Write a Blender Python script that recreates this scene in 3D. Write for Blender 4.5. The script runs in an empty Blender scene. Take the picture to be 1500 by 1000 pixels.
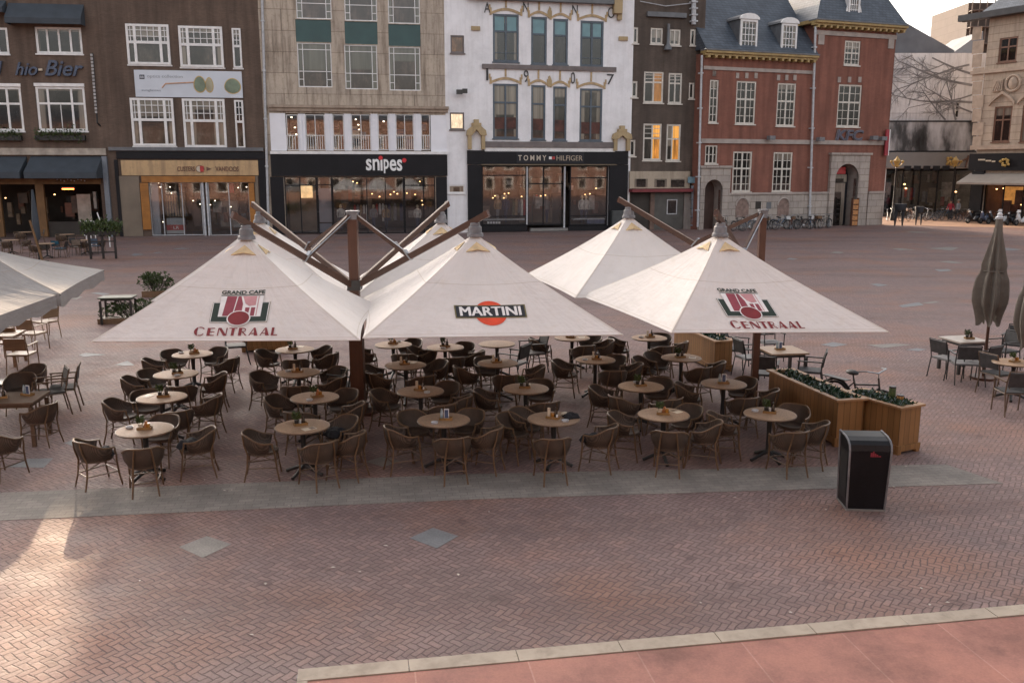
# A square with parasol terraces before a row of town houses: built object by object in metres.
SKY_STR, SKY_SAT, SKY_TINT, EXPO, SUN_ROT = 0.15, 0.32, (1.0, 0.955, 0.925, 1), 1.72, -0.39
import bpy, bmesh, math, random
from mathutils import Vector, Matrix
random.seed(7)
PI = math.pi
R = math.radians
scene = bpy.context.scene
COL = scene.collection

# ------------------------------------------------------------------ camera and pixel helpers (photo is 1500 x 1000)
H = 4.5
FPX = 1300.0
PITCH = math.atan(253 / FPX)
CP, SP = math.cos(PITCH), math.sin(PITCH)

def ray(px, py):
    x = (px - 750) / FPX
    y = -(py - 500) / FPX
    return Vector((x, CP + y * SP, -SP + y * CP))

def at_z(px, py, z=0.0):
    d = ray(px, py)
    t = (z - H) / d.z
    return Vector((d.x * t, d.y * t, z))

def at_y(px, py, dist):
    d = ray(px, py)
    t = dist / d.y
    return Vector((d.x * t, dist, H + d.z * t))

def ground_x(px, dist, z=0.0):
    return Vector(((px - 750) / FPX * (dist * CP + (H - z) * SP), dist, z))

cam = bpy.data.cameras.new('camera')
cam.lens = 36 * FPX / 1500
cam.sensor_width = 36
cam.clip_end = 1500
camo = bpy.data.objects.new('camera', cam)
camo.location = (0, 0, H)
camo.rotation_euler = (PI / 2 - PITCH, 0, 0)
COL.objects.link(camo)
scene.camera = camo

# ------------------------------------------------------------------ materials
MATS = {}

def lin(r, g, b):
    f = lambda c: (c / 255 / 12.92) if c / 255 <= 0.04045 else ((c / 255 + 0.055) / 1.055) ** 2.4
    return (f(r), f(g), f(b))

class NT:
    def __init__(self, name):
        self.m = bpy.data.materials.new(name)
        self.m.use_nodes = True
        self.t = self.m.node_tree
        self.p = self.t.nodes['Principled BSDF']
        self.out = self.t.nodes['Material Output']
        self.tc = None
    def n(self, typ, **kw):
        nd = self.t.nodes.new(typ)
        for k, v in kw.items():
            setattr(nd, k, v)
        return nd
    def link(self, a, b):
        self.t.links.new(a, b)
    def obj(self):
        if not self.tc:
            self.tc = self.n('ShaderNodeTexCoord')
        return self.tc.outputs['Object']
    def math(self, op, a, b=None, c=None):
        nd = self.n('ShaderNodeMath', operation=op)
        for i, v in enumerate((a, b, c)):
            if v is None: continue
            if isinstance(v, (int, float)): nd.inputs[i].default_value = v
            else: self.link(v, nd.inputs[i])
        return nd.outputs[0]
    def noise(self, scale, vec=None, detail=3, rough=0.55):
        nd = self.n('ShaderNodeTexNoise')
        nd.inputs['Scale'].default_value = scale
        nd.inputs['Detail'].default_value = detail
        nd.inputs['Roughness'].default_value = rough
        self.link(vec if vec is not None else self.obj(), nd.inputs['Vector'])
        return nd.outputs['Fac']
    def ramp(self, fac, stops):
        nd = self.n('ShaderNodeValToRGB')
        e = nd.color_ramp.elements
        e[0].position, e[0].color = stops[0][0], (*stops[0][1], 1)
        e[1].position, e[1].color = stops[-1][0], (*stops[-1][1], 1)
        for s in stops[1:-1]:
            x = e.new(s[0]); x.color = (*s[1], 1)
        self.link(fac, nd.inputs[0])
        return nd.outputs[0]
    def mix(self, fac, a, b, mode='MIX'):
        nd = self.n('ShaderNodeMix', data_type='RGBA', blend_type=mode)
        for i, v in ((0, fac), (6, a), (7, b)):
            if isinstance(v, (int, float)): nd.inputs[i].default_value = v
            elif isinstance(v, tuple): nd.inputs[i].default_value = (*v, 1)
            else: self.link(v, nd.inputs[i])
        return nd.outputs[2]
    def color(self, sock):
        self.link(sock, self.p.inputs['Base Color'])
    def bump(self, h, strength=0.3, dist=0.02):
        nd = self.n('ShaderNodeBump')
        nd.inputs['Strength'].default_value = strength
        nd.inputs['Distance'].default_value = dist
        self.link(h, nd.inputs['Height'])
        self.link(nd.outputs[0], self.p.inputs['Normal'])

def mul(c, k):
    return tuple(x * k for x in c)

def mat(name, c, rough=0.6, var=0.18, scale=4.0, bump=0.0, metal=0.0, fine=0.0, spec=0.5, tint=None):
    """Plain material broken up by two noises: broad patches and fine grain."""
    if name in MATS: return MATS[name]
    t = NT(name)
    a = t.noise(scale, detail=4)
    col = t.ramp(a, [(0.3, mul(c, 1 - var)), (0.7, mul(tint or c, 1 + var))])
    if fine:
        g = t.noise(scale * 14, detail=2)
        col = t.mix(fine, col, t.ramp(g, [(0.35, mul(c, 0.45)), (0.65, mul(c, 1.5))]))
    t.color(col)
    t.p.inputs['Roughness'].default_value = rough
    t.p.inputs['Metallic'].default_value = metal
    t.p.inputs['Specular IOR Level'].default_value = spec
    if bump:
        t.bump(t.noise(scale * 8, detail=3), bump, 0.01)
    MATS[name] = t.m
    return t.m

def facade_vec(t):
    s = t.n('ShaderNodeSeparateXYZ'); t.link(t.obj(), s.inputs[0])
    c = t.n('ShaderNodeCombineXYZ')
    t.link(t.math('ADD', s.outputs[0], s.outputs[1]), c.inputs[0]); t.link(s.outputs[2], c.inputs[1])
    return c.outputs[0], s

def brick_mat(name, c1, c2, mortar, bw=0.22, bh=0.065, ms=0.010, patch=0.35, rough=0.85):
    t = NT(name)
    v, s = facade_vec(t)
    b = t.n('ShaderNodeTexBrick')
    b.inputs['Color1'].default_value = (*c1, 1); b.inputs['Color2'].default_value = (*c2, 1)
    b.inputs['Mortar'].default_value = (*mortar, 1)
    b.inputs['Scale'].default_value = 1.0
    b.inputs['Mortar Size'].default_value = ms
    b.inputs['Mortar Smooth'].default_value = 0.3
    b.inputs['Brick Width'].default_value = bw
    b.inputs['Row Height'].default_value = bh
    t.link(v, b.inputs['Vector'])
    big = t.noise(0.5, detail=5, rough=0.65)
    col = t.mix(patch, b.outputs[0], t.ramp(big, [(0.3, mul(c1, 0.55)), (0.5, c1), (0.72, mul(c2, 1.45))]))
    st = t.n('ShaderNodeMapping'); st.inputs['Scale'].default_value = (2.2, 2.2, 0.16)
    t.link(t.obj(), st.inputs['Vector'])
    streak = t.noise(1.0, st.outputs[0], detail=4)
    col = t.mix(0.55, col, t.ramp(streak, [(0.33, (0.42, 0.39, 0.38)), (0.6, (1, 1, 1)), (0.8, (1.15, 1.13, 1.1))]), 'MULTIPLY')
    t.color(col)
    t.p.inputs['Roughness'].default_value = rough
    t.bump(b.outputs['Fac'], -0.25, 0.01)
    MATS[name] = t.m
    return t.m

def plaster_mat(name, c, dirt, rough=0.8, joints=None, amount=0.5, scale=0.8):
    t = NT(name)
    v, s = facade_vec(t)
    a = t.noise(scale, detail=6, rough=0.7)
    col = t.ramp(a, [(0.3, mul(c, 0.82)), (0.55, c), (0.75, mul(c, 1.1))])
    st = t.n('ShaderNodeMapping'); st.inputs['Scale'].default_value = (2.5, 2.5, 0.22)
    t.link(t.obj(), st.inputs['Vector'])
    k = t.noise(1.0, st.outputs[0], detail=5, rough=0.7)
    col = t.mix(t.math('MULTIPLY', t.ramp(k, [(0.47, (0, 0, 0)), (0.66, (1, 1, 1))]), amount), col, dirt)
    k2 = t.noise(5.5, detail=6, rough=0.75)
    col = t.mix(t.math('MULTIPLY', t.ramp(k2, [(0.54, (0, 0, 0)), (0.66, (1, 1, 1))]), amount * 0.6), col, mul(dirt, 0.9))
    if joints:
        b = t.n('ShaderNodeTexBrick')
        b.inputs['Color1'].default_value = (1, 1, 1, 1); b.inputs['Color2'].default_value = (0.86, 0.86, 0.88, 1)
        b.inputs['Mortar'].default_value = (0.5, 0.48, 0.46, 1)
        b.inputs['Scale'].default_value = 1.0
        b.inputs['Mortar Size'].default_value = 0.02
        b.inputs['Brick Width'].default_value = joints[0]; b.inputs['Row Height'].default_value = joints[1]
        t.link(v, b.inputs['Vector'])
        col = t.mix(1.0, col, b.outputs[0], 'MULTIPLY')
    t.color(col)
    t.p.inputs['Roughness'].default_value = rough
    t.bump(k2, 0.2, 0.01)
    MATS[name] = t.m
    return t.m

def emit_mat(name, c, strength):
    t = NT(name)
    a = t.noise(3.0, detail=3)
    col = t.ramp(a, [(0.3, mul(c, 0.55)), (0.7, c)])
    t.color(col)
    t.link(col, t.p.inputs['Emission Color'])
    t.p.inputs['Emission Strength'].default_value = strength
    MATS[name] = t.m
    return t.m

def pane_mat(name, dark, light, frac=0.5, rough=0.06, emit=0.0):
    """Window pane seen from the street: a dim room with drapes or a half blind, each pane its own, behind a glossy sheet."""
    t = NT(name)
    oi = t.n('ShaderNodeObjectInfo'); rnd = oi.outputs['Random']
    gen = t.n('ShaderNodeTexCoord').outputs['Generated']
    s = t.n('ShaderNodeSeparateXYZ'); t.link(gen, s.inputs[0])
    mp = t.n('ShaderNodeMapping'); mp.inputs['Scale'].default_value = (9, 1, 0.5); t.link(gen, mp.inputs['Vector'])
    ad = t.n('ShaderNodeVectorMath', operation='ADD'); cb = t.n('ShaderNodeCombineXYZ')
    t.link(t.math('MULTIPLY', rnd, 37.0), cb.inputs[0]); t.link(t.math('MULTIPLY', rnd, 91.0), cb.inputs[2])
    t.link(mp.outputs[0], ad.inputs[0]); t.link(cb.outputs[0], ad.inputs[1])
    folds = t.noise(1.0, ad.outputs[0], detail=3, rough=0.6)
    r2 = t.math('FRACT', t.math('MULTIPLY', rnd, 7.13)); r3 = t.math('FRACT', t.math('MULTIPLY', rnd, 13.7))
    side = t.math('SUBTRACT', 0.5, t.math('ABSOLUTE', t.math('SUBTRACT', s.outputs[0], 0.5)))
    wid = t.math('MULTIPLY', r2, frac * 0.45)
    drape = t.math('SUBTRACT', t.math('ADD', wid, t.math('MULTIPLY', t.math('SUBTRACT', folds, 0.5), 0.10)), side)
    blind = t.math('SUBTRACT', s.outputs[2], t.math('SUBTRACT', 1.12, t.math('MULTIPLY', r3, frac * 1.1)))
    m = t.math('MAXIMUM', drape, blind)
    mr = t.n('ShaderNodeMapRange'); mr.inputs['From Min'].default_value = -0.015; mr.inputs['From Max'].default_value = 0.02; t.link(m, mr.inputs['Value'])
    cloth = t.ramp(folds, [(0.3, mul(light, 0.5)), (0.7, light)])
    mp2 = t.n('ShaderNodeMapping'); mp2.inputs['Scale'].default_value = (2.2, 1, 2.6); t.link(ad.outputs[0], mp2.inputs['Vector']); mp2.inputs['Scale'].default_value = (0.3, 1, 3.0)
    room = t.noise(1.0, mp2.outputs[0], detail=4, rough=0.7)
    inside = t.ramp(room, [(0.3, mul(dark, 0.6)), (0.5, dark), (0.66, mul(dark, 2.2)), (0.75, (dark[0] * 5, dark[1] * 3.6, dark[2] * 2.4))])
    col = t.mix(mr.outputs[0], inside, cloth)
    t.color(col)
    t.p.inputs['Roughness'].default_value = rough
    t.p.inputs['Specular IOR Level'].default_value = 0.7
    if emit:
        t.link(col, t.p.inputs['Emission Color'])
        t.p.inputs['Emission Strength'].default_value = emit
    t.bump(t.noise(1.2, detail=2), 0.05, 0.05)
    MATS[name] = t.m
    return t.m

def clear_glass(name, refl=1.0):
    t = NT(name)
    tr = t.n('ShaderNodeBsdfTransparent'); tr.inputs[0].default_value = (0.9, 0.92, 0.93, 1)
    gl = t.n('ShaderNodeBsdfGlossy'); gl.inputs['Roughness'].default_value = 0.03
    t.link(t.ramp(t.noise(0.6), [(0.3, (0.85, 0.88, 0.9)), (0.7, (1, 1, 1))]), gl.inputs['Color'])
    fr = t.n('ShaderNodeFresnel'); fr.inputs[0].default_value = 1.5
    mx = t.n('ShaderNodeMixShader')
    t.link(t.math('MULTIPLY', t.math('ADD', fr.outputs[0], 0.05), refl), mx.inputs[0])
    t.link(tr.outputs[0], mx.inputs[1]); t.link(gl.outputs[0], mx.inputs[2])
    t.link(mx.outputs[0], t.out.inputs['Surface'])
    MATS[name] = t.m
    return t.m

def wood_mat(name, c, axis='z', rough=0.5, plank=None, spec=0.4):
    t = NT(name)
    mp = t.n('ShaderNodeMapping')
    sc = {'x': (1.2, 22, 22), 'y': (22, 1.2, 22), 'z': (22, 22, 1.2)}[axis]
    mp.inputs['Scale'].default_value = sc
    t.link(t.obj(), mp.inputs['Vector'])
    a = t.noise(1.0, mp.outputs[0], detail=5, rough=0.6)
    col = t.ramp(a, [(0.25, mul(c, 0.6)), (0.55, c), (0.8, mul(c, 1.3))])
    b = t.noise(1.6, detail=4)
    col = t.mix(0.5, col, t.ramp(b, [(0.35, mul(c, 0.65)), (0.65, mul(c, 1.2))]))
    h = a
    if plank:
        s = t.n('ShaderNodeSeparateXYZ'); t.link(t.obj(), s.inputs[0])
        u = t.math('ADD', s.outputs[0], s.outputs[1])
        fr = t.math('FRACT', t.math('DIVIDE', u, plank))
        gap = t.math('LESS_THAN', fr, 0.07)
        rnd = t.n('ShaderNodeTexWhiteNoise', noise_dimensions='1D')
        t.link(t.math('FLOOR', t.math('DIVIDE', u, plank)), rnd.inputs['W'])
        col = t.mix(0.35, col, t.ramp(rnd.outputs['Value'], [(0.0, mul(c, 0.65)), (1.0, mul(c, 1.3))]))
        col = t.mix(gap, col, mul(c, 0.3))
    t.color(col)
    t.p.inputs['Roughness'].default_value = rough
    t.p.inputs['Specular IOR Level'].default_value = spec
    t.bump(h, 0.15, 0.01)
    MATS[name] = t.m
    return t.m

def ground_mat():
    """Clay pavers laid in herringbone, worn, with dark joints and warm and grey patches."""
    t = NT('herringbone_pavers')
    mp = t.n('ShaderNodeMapping')
    mp.inputs['Rotation'].default_value = (0, 0, R(45 - 9))
    mp.inputs['Scale'].default_value = (1 / 0.076, 1 / 0.076, 1)
    wob = t.n('ShaderNodeTexNoise'); wob.inputs['Scale'].default_value = 0.9; wob.inputs['Detail'].default_value = 2
    t.link(t.obj(), wob.inputs['Vector'])
    wv = t.n('ShaderNodeVectorMath', operation='MULTIPLY_ADD')
    wv.inputs[1].default_value = (0.16, 0.16, 0); 
    t.link(wob.outputs['Color'], wv.inputs[0]); t.link(t.obj(), wv.inputs[2])
    w2 = t.n('ShaderNodeTexNoise'); w2.inputs['Scale'].default_value = 9.0; w2.inputs['Detail'].default_value = 1
    t.link(t.obj(), w2.inputs['Vector'])
    wv2 = t.n('ShaderNodeVectorMath', operation='MULTIPLY_ADD')
    wv2.inputs[1].default_value = (0.035, 0.035, 0)
    t.link(w2.outputs['Color'], wv2.inputs[0]); t.link(wv.outputs[0], wv2.inputs[2])
    t.link(wv2.outputs[0], mp.inputs['Vector'])
    s = t.n('ShaderNodeSeparateXYZ'); t.link(mp.outputs[0], s.inputs[0])
    x, y = s.outputs[0], s.outputs[1]
    i, j = t.math('FLOOR', x), t.math('FLOOR', y)
    fx, fy = t.math('SUBTRACT', x, i), t.math('SUBTRACT', y, j)
    k = t.math('FLOORED_MODULO', t.math('SUBTRACT', i, j), 4.0)
    is_ = lambda q: t.math('COMPARE', k, float(q), 0.1)
    k0, k1, k2, k3 = is_(0), is_(1), is_(2), is_(3)
    dl = t.math('ADD', fx, k1)                                   # distance to each side; an open side is pushed away
    dr = t.math('ADD', t.math('SUBTRACT', 1.0, fx), k0)
    db = t.math('ADD', fy, k2)
    dt = t.math('ADD', t.math('SUBTRACT', 1.0, fy), k3)
    edge = t.math('MINIMUM', t.math('MINIMUM', dl, dr), t.math('MINIMUM', db, dt))
    idx = t.math('SUBTRACT', i, k1)
    idy = t.math('ADD', j, k3)
    cid = t.n('ShaderNodeCombineXYZ'); t.link(idx, cid.inputs[0]); t.link(idy, cid.inputs[1]); t.link(k0, cid.inputs[2])
    wn = t.n('ShaderNodeTexWhiteNoise', noise_dimensions='2D'); t.link(cid.outputs[0], wn.inputs['Vector'])
    base = t.ramp(wn.outputs['Value'], [(0.0, G0), (0.35, G1), (0.7, G2), (1.0, G3)])
    big = t.noise(0.32, detail=4, rough=0.6)
    warm = t.ramp(big, [(0.48, (0, 0, 0)), (0.66, (1, 1, 1))])
    col = t.mix(t.math('MULTIPLY', warm, 0.55), base, GW)
    med = t.noise(1.1, detail=5, rough=0.7)
    col = t.mix(0.42, col, t.ramp(med, [(0.28, (0.55, 0.55, 0.56)), (0.5, (1, 1, 1)), (0.75, (1.25, 1.22, 1.2))]), 'MULTIPLY')
    st = t.n('ShaderNodeMapping'); st.inputs['Rotation'].default_value = (0, 0, R(-11)); st.inputs['Scale'].default_value = (0.10, 0.45, 1); t.link(t.obj(), st.inputs['Vector'])
    wear = t.noise(1.0, st.outputs[0], detail=5, rough=0.65)
    col = t.mix(0.75, col, t.ramp(wear, [(0.33, (0.66, 0.62, 0.60)), (0.5, (1, 1, 1)), (0.66, (1.14, 1.10, 1.09))]), 'MULTIPLY')
    spot = t.noise(2.7, detail=2, rough=0.4)
    col = t.mix(0.5, col, t.ramp(spot, [(0.26, (0.45, 0.43, 0.42)), (0.34, (1, 1, 1)), (0.9, (1, 1, 1))]), 'MULTIPLY')
    grain = t.noise(45.0, detail=2)
    col = t.mix(0.35, col, t.ramp(grain, [(0.3, (0.6, 0.6, 0.6)), (0.7, (1.3, 1.3, 1.3))]), 'MULTIPLY')
    jm = t.n('ShaderNodeMapRange'); jm.inputs['From Min'].default_value = 0.035; jm.inputs['From Max'].default_value = 0.13
    t.link(edge, jm.inputs['Value'])
    col = t.mix(jm.outputs[0], GJ, col)
    t.color(col)
    t.link(t.ramp(med, [(0.3, (0.58,) * 3), (0.7, (0.8,) * 3)]), t.p.inputs['Roughness'])
    t.p.inputs['Specular IOR Level'].default_value = 0.26
    hh = t.math('ADD', t.math('ADD', t.math('MULTIPLY', jm.outputs[0], 1.0), t.math('MULTIPLY', wn.outputs['Value'], 0.35)), t.math('MULTIPLY', med, 3.0))
    t.bump(hh, 0.55, 0.012)
    MATS['ground'] = t.m
    return t.m

G0, G1, G2, G3 = (0.187, 0.127, 0.119), (0.203, 0.140, 0.132), (0.219, 0.152, 0.143), (0.250, 0.167, 0.151)
GW = (0.29, 0.142, 0.088)
GJ = (0.110, 0.074, 0.068)

# ------------------------------------------------------------------ mesh builder
ROOTM = {}

class MB:
    def __init__(self):
        self.v = []; self.f = []; self.uv = None
    def add(self, vs, fs):
        o = len(self.v)
        self.v += [Vector(p) for p in vs]
        self.f += [[o + i for i in q] for q in fs]
        return self
    def box(self, x0, x1, y0, y1, z0, z1, M=None):
        vs = [Vector(p) for p in ((x0, y0, z0), (x1, y0, z0), (x1, y1, z0), (x0, y1, z0), (x0, y0, z1), (x1, y0, z1), (x1, y1, z1), (x0, y1, z1))]
        if M is not None: vs = [M @ p for p in vs]
        return self.add(vs, [(0, 3, 2, 1), (4, 5, 6, 7), (0, 1, 5, 4), (1, 2, 6, 5), (2, 3, 7, 6), (3, 0, 4, 7)])
    def quad(self, a, b, c, d):
        return self.add([a, b, c, d], [(0, 1, 2, 3)])
    def poly(self, pts):
        return self.add(pts, [tuple(range(len(pts)))])
    def prism(self, pts, vec):
        n = len(pts); vec = Vector(vec)
        vs = [Vector(p) for p in pts] + [Vector(p) + vec for p in pts]
        fs = [tuple(range(n))[::-1], tuple(range(n, 2 * n))]
        fs += [(i, (i + 1) % n, n + (i + 1) % n, n + i) for i in range(n)]
        return self.add(vs, fs)
    def tube(self, pts, r, n=8, cap=True, flat=1.0):
        pts = [Vector(p) for p in pts]
        rs = r if isinstance(r, (list, tuple)) else [r] * len(pts)
        rings = []
        up = None
        for i, p in enumerate(pts):
            d = (pts[min(i + 1, len(pts) - 1)] - pts[max(i - 1, 0)])
            d = d.normalized() if d.length > 1e-9 else Vector((0, 0, 1))
            if up is None:
                up = Vector((0, 0, 1)) if abs(d.z) < 0.9 else Vector((1, 0, 0))
            s = d.cross(up).normalized(); up = s.cross(d).normalized()
            rings.append([p + s * math.cos(2 * PI * k / n) * rs[i] + up * math.sin(2 * PI * k / n) * rs[i] * flat for k in range(n)])
        vs = [q for g in rings for q in g]
        fs = []
        for a in range(len(pts) - 1):
            for k in range(n):
                fs.append((a * n + k, a * n + (k + 1) % n, (a + 1) * n + (k + 1) % n, (a + 1) * n + k))
        if cap:
            fs.append(tuple(range(n))[::-1]); fs.append(tuple((len(pts) - 1) * n + k for k in range(n)))
        return self.add(vs, fs)
    def bar(self, p, q, w, h):
        p, q = Vector(p), Vector(q)
        d = (q - p).normalized()
        u = Vector((0, 0, 1)) if abs(d.z) < 0.95 else Vector((0, 1, 0))
        s = d.cross(u).normalized() * w / 2; u = s.cross(d).normalized() * h / 2
        vs = [p - s - u, p + s - u, p + s + u, p - s + u, q - s - u, q + s - u, q + s + u, q - s + u]
        return self.add(vs, [(0, 1, 2, 3), (7, 6, 5, 4), (0, 4, 5, 1), (1, 5, 6, 2), (2, 6, 7, 3), (3, 7, 4, 0)])
    def lathe(self, prof, n=20, c=(0, 0, 0), sx=1, sy=1):
        c = Vector(c); vs = []; fs = []
        for (r, z) in prof:
            for k in range(n):
                a = 2 * PI * k / n
                vs.append(c + Vector((math.cos(a) * r * sx, math.sin(a) * r * sy, z)))
        for i in range(len(prof) - 1):
            for k in range(n):
                fs.append((i * n + k, i * n + (k + 1) % n, (i + 1) * n + (k + 1) % n, (i + 1) * n + k))
        fs.append(tuple(range(n))[::-1]); fs.append(tuple((len(prof) - 1) * n + k for k in range(n)))
        return self.add(vs, fs)
    def ball(self, c, r, n=10, m=7, sx=1, sy=1, sz=1):
        prof = [(max(1e-4, math.sin(PI * i / m)) * r, -math.cos(PI * i / m) * r * sz) for i in range(m + 1)]
        return self.lathe(prof, n, c, sx, sy)
    def torus(self, c, R_, r, axis='y', n=20, m=6):
        pts = []
        for k in range(n + 1):
            a = 2 * PI * k / n
            if axis == 'y': pts.append(Vector(c) + Vector((math.cos(a) * R_, 0, math.sin(a) * R_)))
            elif axis == 'x': pts.append(Vector(c) + Vector((0, math.cos(a) * R_, math.sin(a) * R_)))
            else: pts.append(Vector(c) + Vector((math.cos(a) * R_, math.sin(a) * R_, 0)))
        return self.tube(pts, r, m, cap=False)
    def leaves(self, fn, n, size, rnd, curl=0.3):
        """Scatter n small leaf blades; fn(rnd) gives a position and an outward direction."""
        for _ in range(n):
            p, o = fn(rnd)
            o = (Vector(o) + Vector((rnd.uniform(-1, 1), rnd.uniform(-1, 1), rnd.uniform(-0.6, 1))) * 0.8).normalized()
            s = o.cross(Vector((rnd.uniform(-1, 1), rnd.uniform(-1, 1), rnd.uniform(-1, 1)))).normalized()
            l = size * rnd.uniform(0.6, 1.3); w = l * 0.28
            nn = o.cross(s) * curl * l * 0.5
            self.add([p, p + o * l * 0.5 + s * w + nn, p + o * l, p + o * l * 0.5 - s * w + nn], [(0, 1, 2, 3)])
        return self
    def build(self, name, m, parent=None, smooth=False, world=False, loc=None):
        vs = self.v
        if world and parent is not None:
            r = parent
            while r.parent is not None: r = r.parent
            inv = ROOTM[r.name].inverted()
            vs = [inv @ p for p in vs]
        me = bpy.data.meshes.new(name)
        me.from_pydata([tuple(p) for p in vs], [], self.f)
        me.validate()
        bm = bmesh.new(); bm.from_mesh(me)
        bmesh.ops.recalc_face_normals(bm, faces=bm.faces[:])
        bm.to_mesh(me); bm.free()
        if isinstance(m, (list, tuple)):
            for q in m: me.materials.append(q)
        else:
            me.materials.append(m)
        if smooth:
            me.polygons.foreach_set('use_smooth', [True] * len(me.polygons))
            me.update()
            try: me.set_sharp_from_angle(angle=R(40))
            except Exception: pass
        o = bpy.data.objects.new(name, me)
        COL.objects.link(o)
        if parent is not None: o.parent = parent
        if loc is not None: o.location = loc
        return o

def thing(name, label, cat, loc=(0, 0, 0), rz=0.0, group=None):
    o = bpy.data.objects.new(name, None)
    o.empty_display_size = 0.2
    COL.objects.link(o)
    o.location = loc; o.rotation_euler = (0, 0, rz)
    o['label'] = label; o['category'] = cat
    if group: o['group'] = group
    ROOTM[o.name] = Matrix.Translation(Vector(loc)) @ Matrix.Rotation(rz, 4, 'Z')
    return o

def tag(o, label, cat, group=None):
    o['label'] = label; o['category'] = cat
    if group: o['group'] = group
    return o

def structure(o, kind='structure'):
    o['kind'] = kind
    return o

def kids(o):
    return CH.get(o, [])

def copy_tree(root, loc, rz, label, group=None, scale=None):
    def rec(o, par):
        c = o.copy(); COL.objects.link(c); c.parent = par
        for ch in o.children: rec(ch, c)
        return c
    c = rec(root, None)
    c.location = loc; c.rotation_euler = (0, 0, rz)
    if scale: c.scale = (scale,) * 3
    c['label'] = label
    if group: c['group'] = group
    ROOTM[c.name] = Matrix.Translation(Vector(loc)) @ Matrix.Rotation(rz, 4, 'Z')
    return c

TEXT = {}
def text_geo(body, offset=0.0, shear=0.0, extrude=0.0):
    key = (body, offset, shear, extrude)
    if key in TEXT: return TEXT[key]
    cu = bpy.data.curves.new('lettering', 'FONT')
    cu.body = body; cu.offset = offset; cu.shear = shear; cu.resolution_u = 3; cu.extrude = extrude
    ob = bpy.data.objects.new('lettering', cu)
    COL.objects.link(ob)
    dg = bpy.context.evaluated_depsgraph_get(); dg.update()
    me = bpy.data.meshes.new_from_object(ob.evaluated_get(dg))
    vs = [v.co.copy() for v in me.vertices]; fs = [tuple(p.vertices) for p in me.polygons]
    bpy.data.objects.remove(ob); bpy.data.curves.remove(cu); bpy.data.meshes.remove(me)
    x0 = min(v.x for v in vs); x1 = max(v.x for v in vs); y0 = min(v.y for v in vs); y1 = max(v.y for v in vs)
    vs = [Vector(((v.x - x0) / (x1 - x0), (v.y - y0) / (y1 - y0), v.z)) for v in vs]
    TEXT[key] = (vs, fs)
    return TEXT[key]

def text_to(mb, body, fn, offset=0.0, shear=0.0, extrude=0.0):
    """Letters normalised to the unit square, placed by fn(u, v, depth)."""
    vs, fs = text_geo(body, offset, shear, extrude)
    mb.add([fn(p.x, p.y, p.z) for p in vs], fs)
# ------------------------------------------------------------------ shared materials
WICKER = NT('brown_wicker')
def _wicker():
    t = WICKER
    w = t.n('ShaderNodeTexWave', wave_type='BANDS', bands_direction='Z'); w.inputs['Scale'].default_value = 22; w.inputs['Distortion'].default_value = 2.5
    t.link(t.obj(), w.inputs['Vector'])
    w2 = t.n('ShaderNodeTexWave', wave_type='BANDS', bands_direction='X'); w2.inputs['Scale'].default_value = 22; w2.inputs['Distortion'].default_value = 2.5
    t.link(t.obj(), w2.inputs['Vector'])
    m = t.math('MULTIPLY', w.outputs['Fac'], w2.outputs['Fac'])
    oi = t.n('ShaderNodeObjectInfo')
    col = t.ramp(m, [(0.0, (0.038, 0.024, 0.016)), (0.5, (0.094, 0.06, 0.04)), (1.0, (0.175, 0.115, 0.077))])
    col = t.mix(t.math('MULTIPLY', oi.outputs['Random'], 0.6), col, t.mix(1.0, col, (0.65, 0.68, 0.72), 'MULTIPLY'))
    n = t.noise(7.0, detail=4)
    col = t.mix(0.6, col, t.ramp(n, [(0.3, (0.6, 0.6, 0.6)), (0.7, (1.35, 1.3, 1.25))]), 'MULTIPLY')
    t.color(col); t.p.inputs['Roughness'].default_value = 0.55
    t.bump(m, 0.5, 0.006)
_wicker()
WICKER = WICKER.m
BAMBOO = mat('honey_bamboo', (0.118, 0.068, 0.034), 0.4, 0.35, 9, fine=0.35)
BAMBOO_DK = mat('dark_bamboo', (0.105, 0.062, 0.035), 0.45, 0.35, 9, fine=0.35)
BLACK_IRON = mat('black_iron', (0.014, 0.013, 0.013), 0.5, 0.3, 8, bump=0.15)
DARK_METAL = mat('dark_metal', (0.03, 0.028, 0.027), 0.38, 0.3, 6)
STEEL = mat('brushed_steel', (0.32, 0.33, 0.35), 0.32, 0.2, 6, metal=0.9)
PALE_METAL = mat('pale_metal', (0.45, 0.46, 0.48), 0.45, 0.2, 5)
PEWTER = mat('pewter_cap', (0.17, 0.17, 0.18), 0.6, 0.3, 9)
BLACK_PAINT = mat('black_gloss_paint', (0.010, 0.010, 0.012), 0.22, 0.4, 3, fine=0.2)
WOOD_TOP = NT('speckled_table_top')
def _top():
    t = WOOD_TOP
    oi = t.n('ShaderNodeObjectInfo')
    n = t.noise(2.2, detail=5, rough=0.7)
    col = t.ramp(n, [(0.25, (0.24, 0.155, 0.097)), (0.55, (0.355, 0.238, 0.155)), (0.8, (0.47, 0.325, 0.215))])
    g = t.noise(42, detail=3)
    col = t.mix(0.5, col, t.ramp(g, [(0.35, (0.6, 0.57, 0.55)), (0.65, (1.25, 1.2, 1.15))]), 'MULTIPLY')
    col = t.mix(t.math('MULTIPLY', oi.outputs['Random'], 0.5), col, t.mix(1.0, col, (0.72, 0.72, 0.75), 'MULTIPLY'))
    t.color(col); t.link(t.ramp(n, [(0.3, (0.55,) * 3), (0.7, (0.7,) * 3)]), t.p.inputs['Roughness']); t.p.inputs['Specular IOR Level'].default_value = 0.3
_top()
WOOD_TOP = WOOD_TOP.m
EDGE_BROWN = mat('table_edge', (0.15, 0.09, 0.05), 0.4, 0.25, 12)
MAST_WOOD = wood_mat('red_brown_mast', (0.085, 0.036, 0.022), 'z', 0.45)
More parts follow.
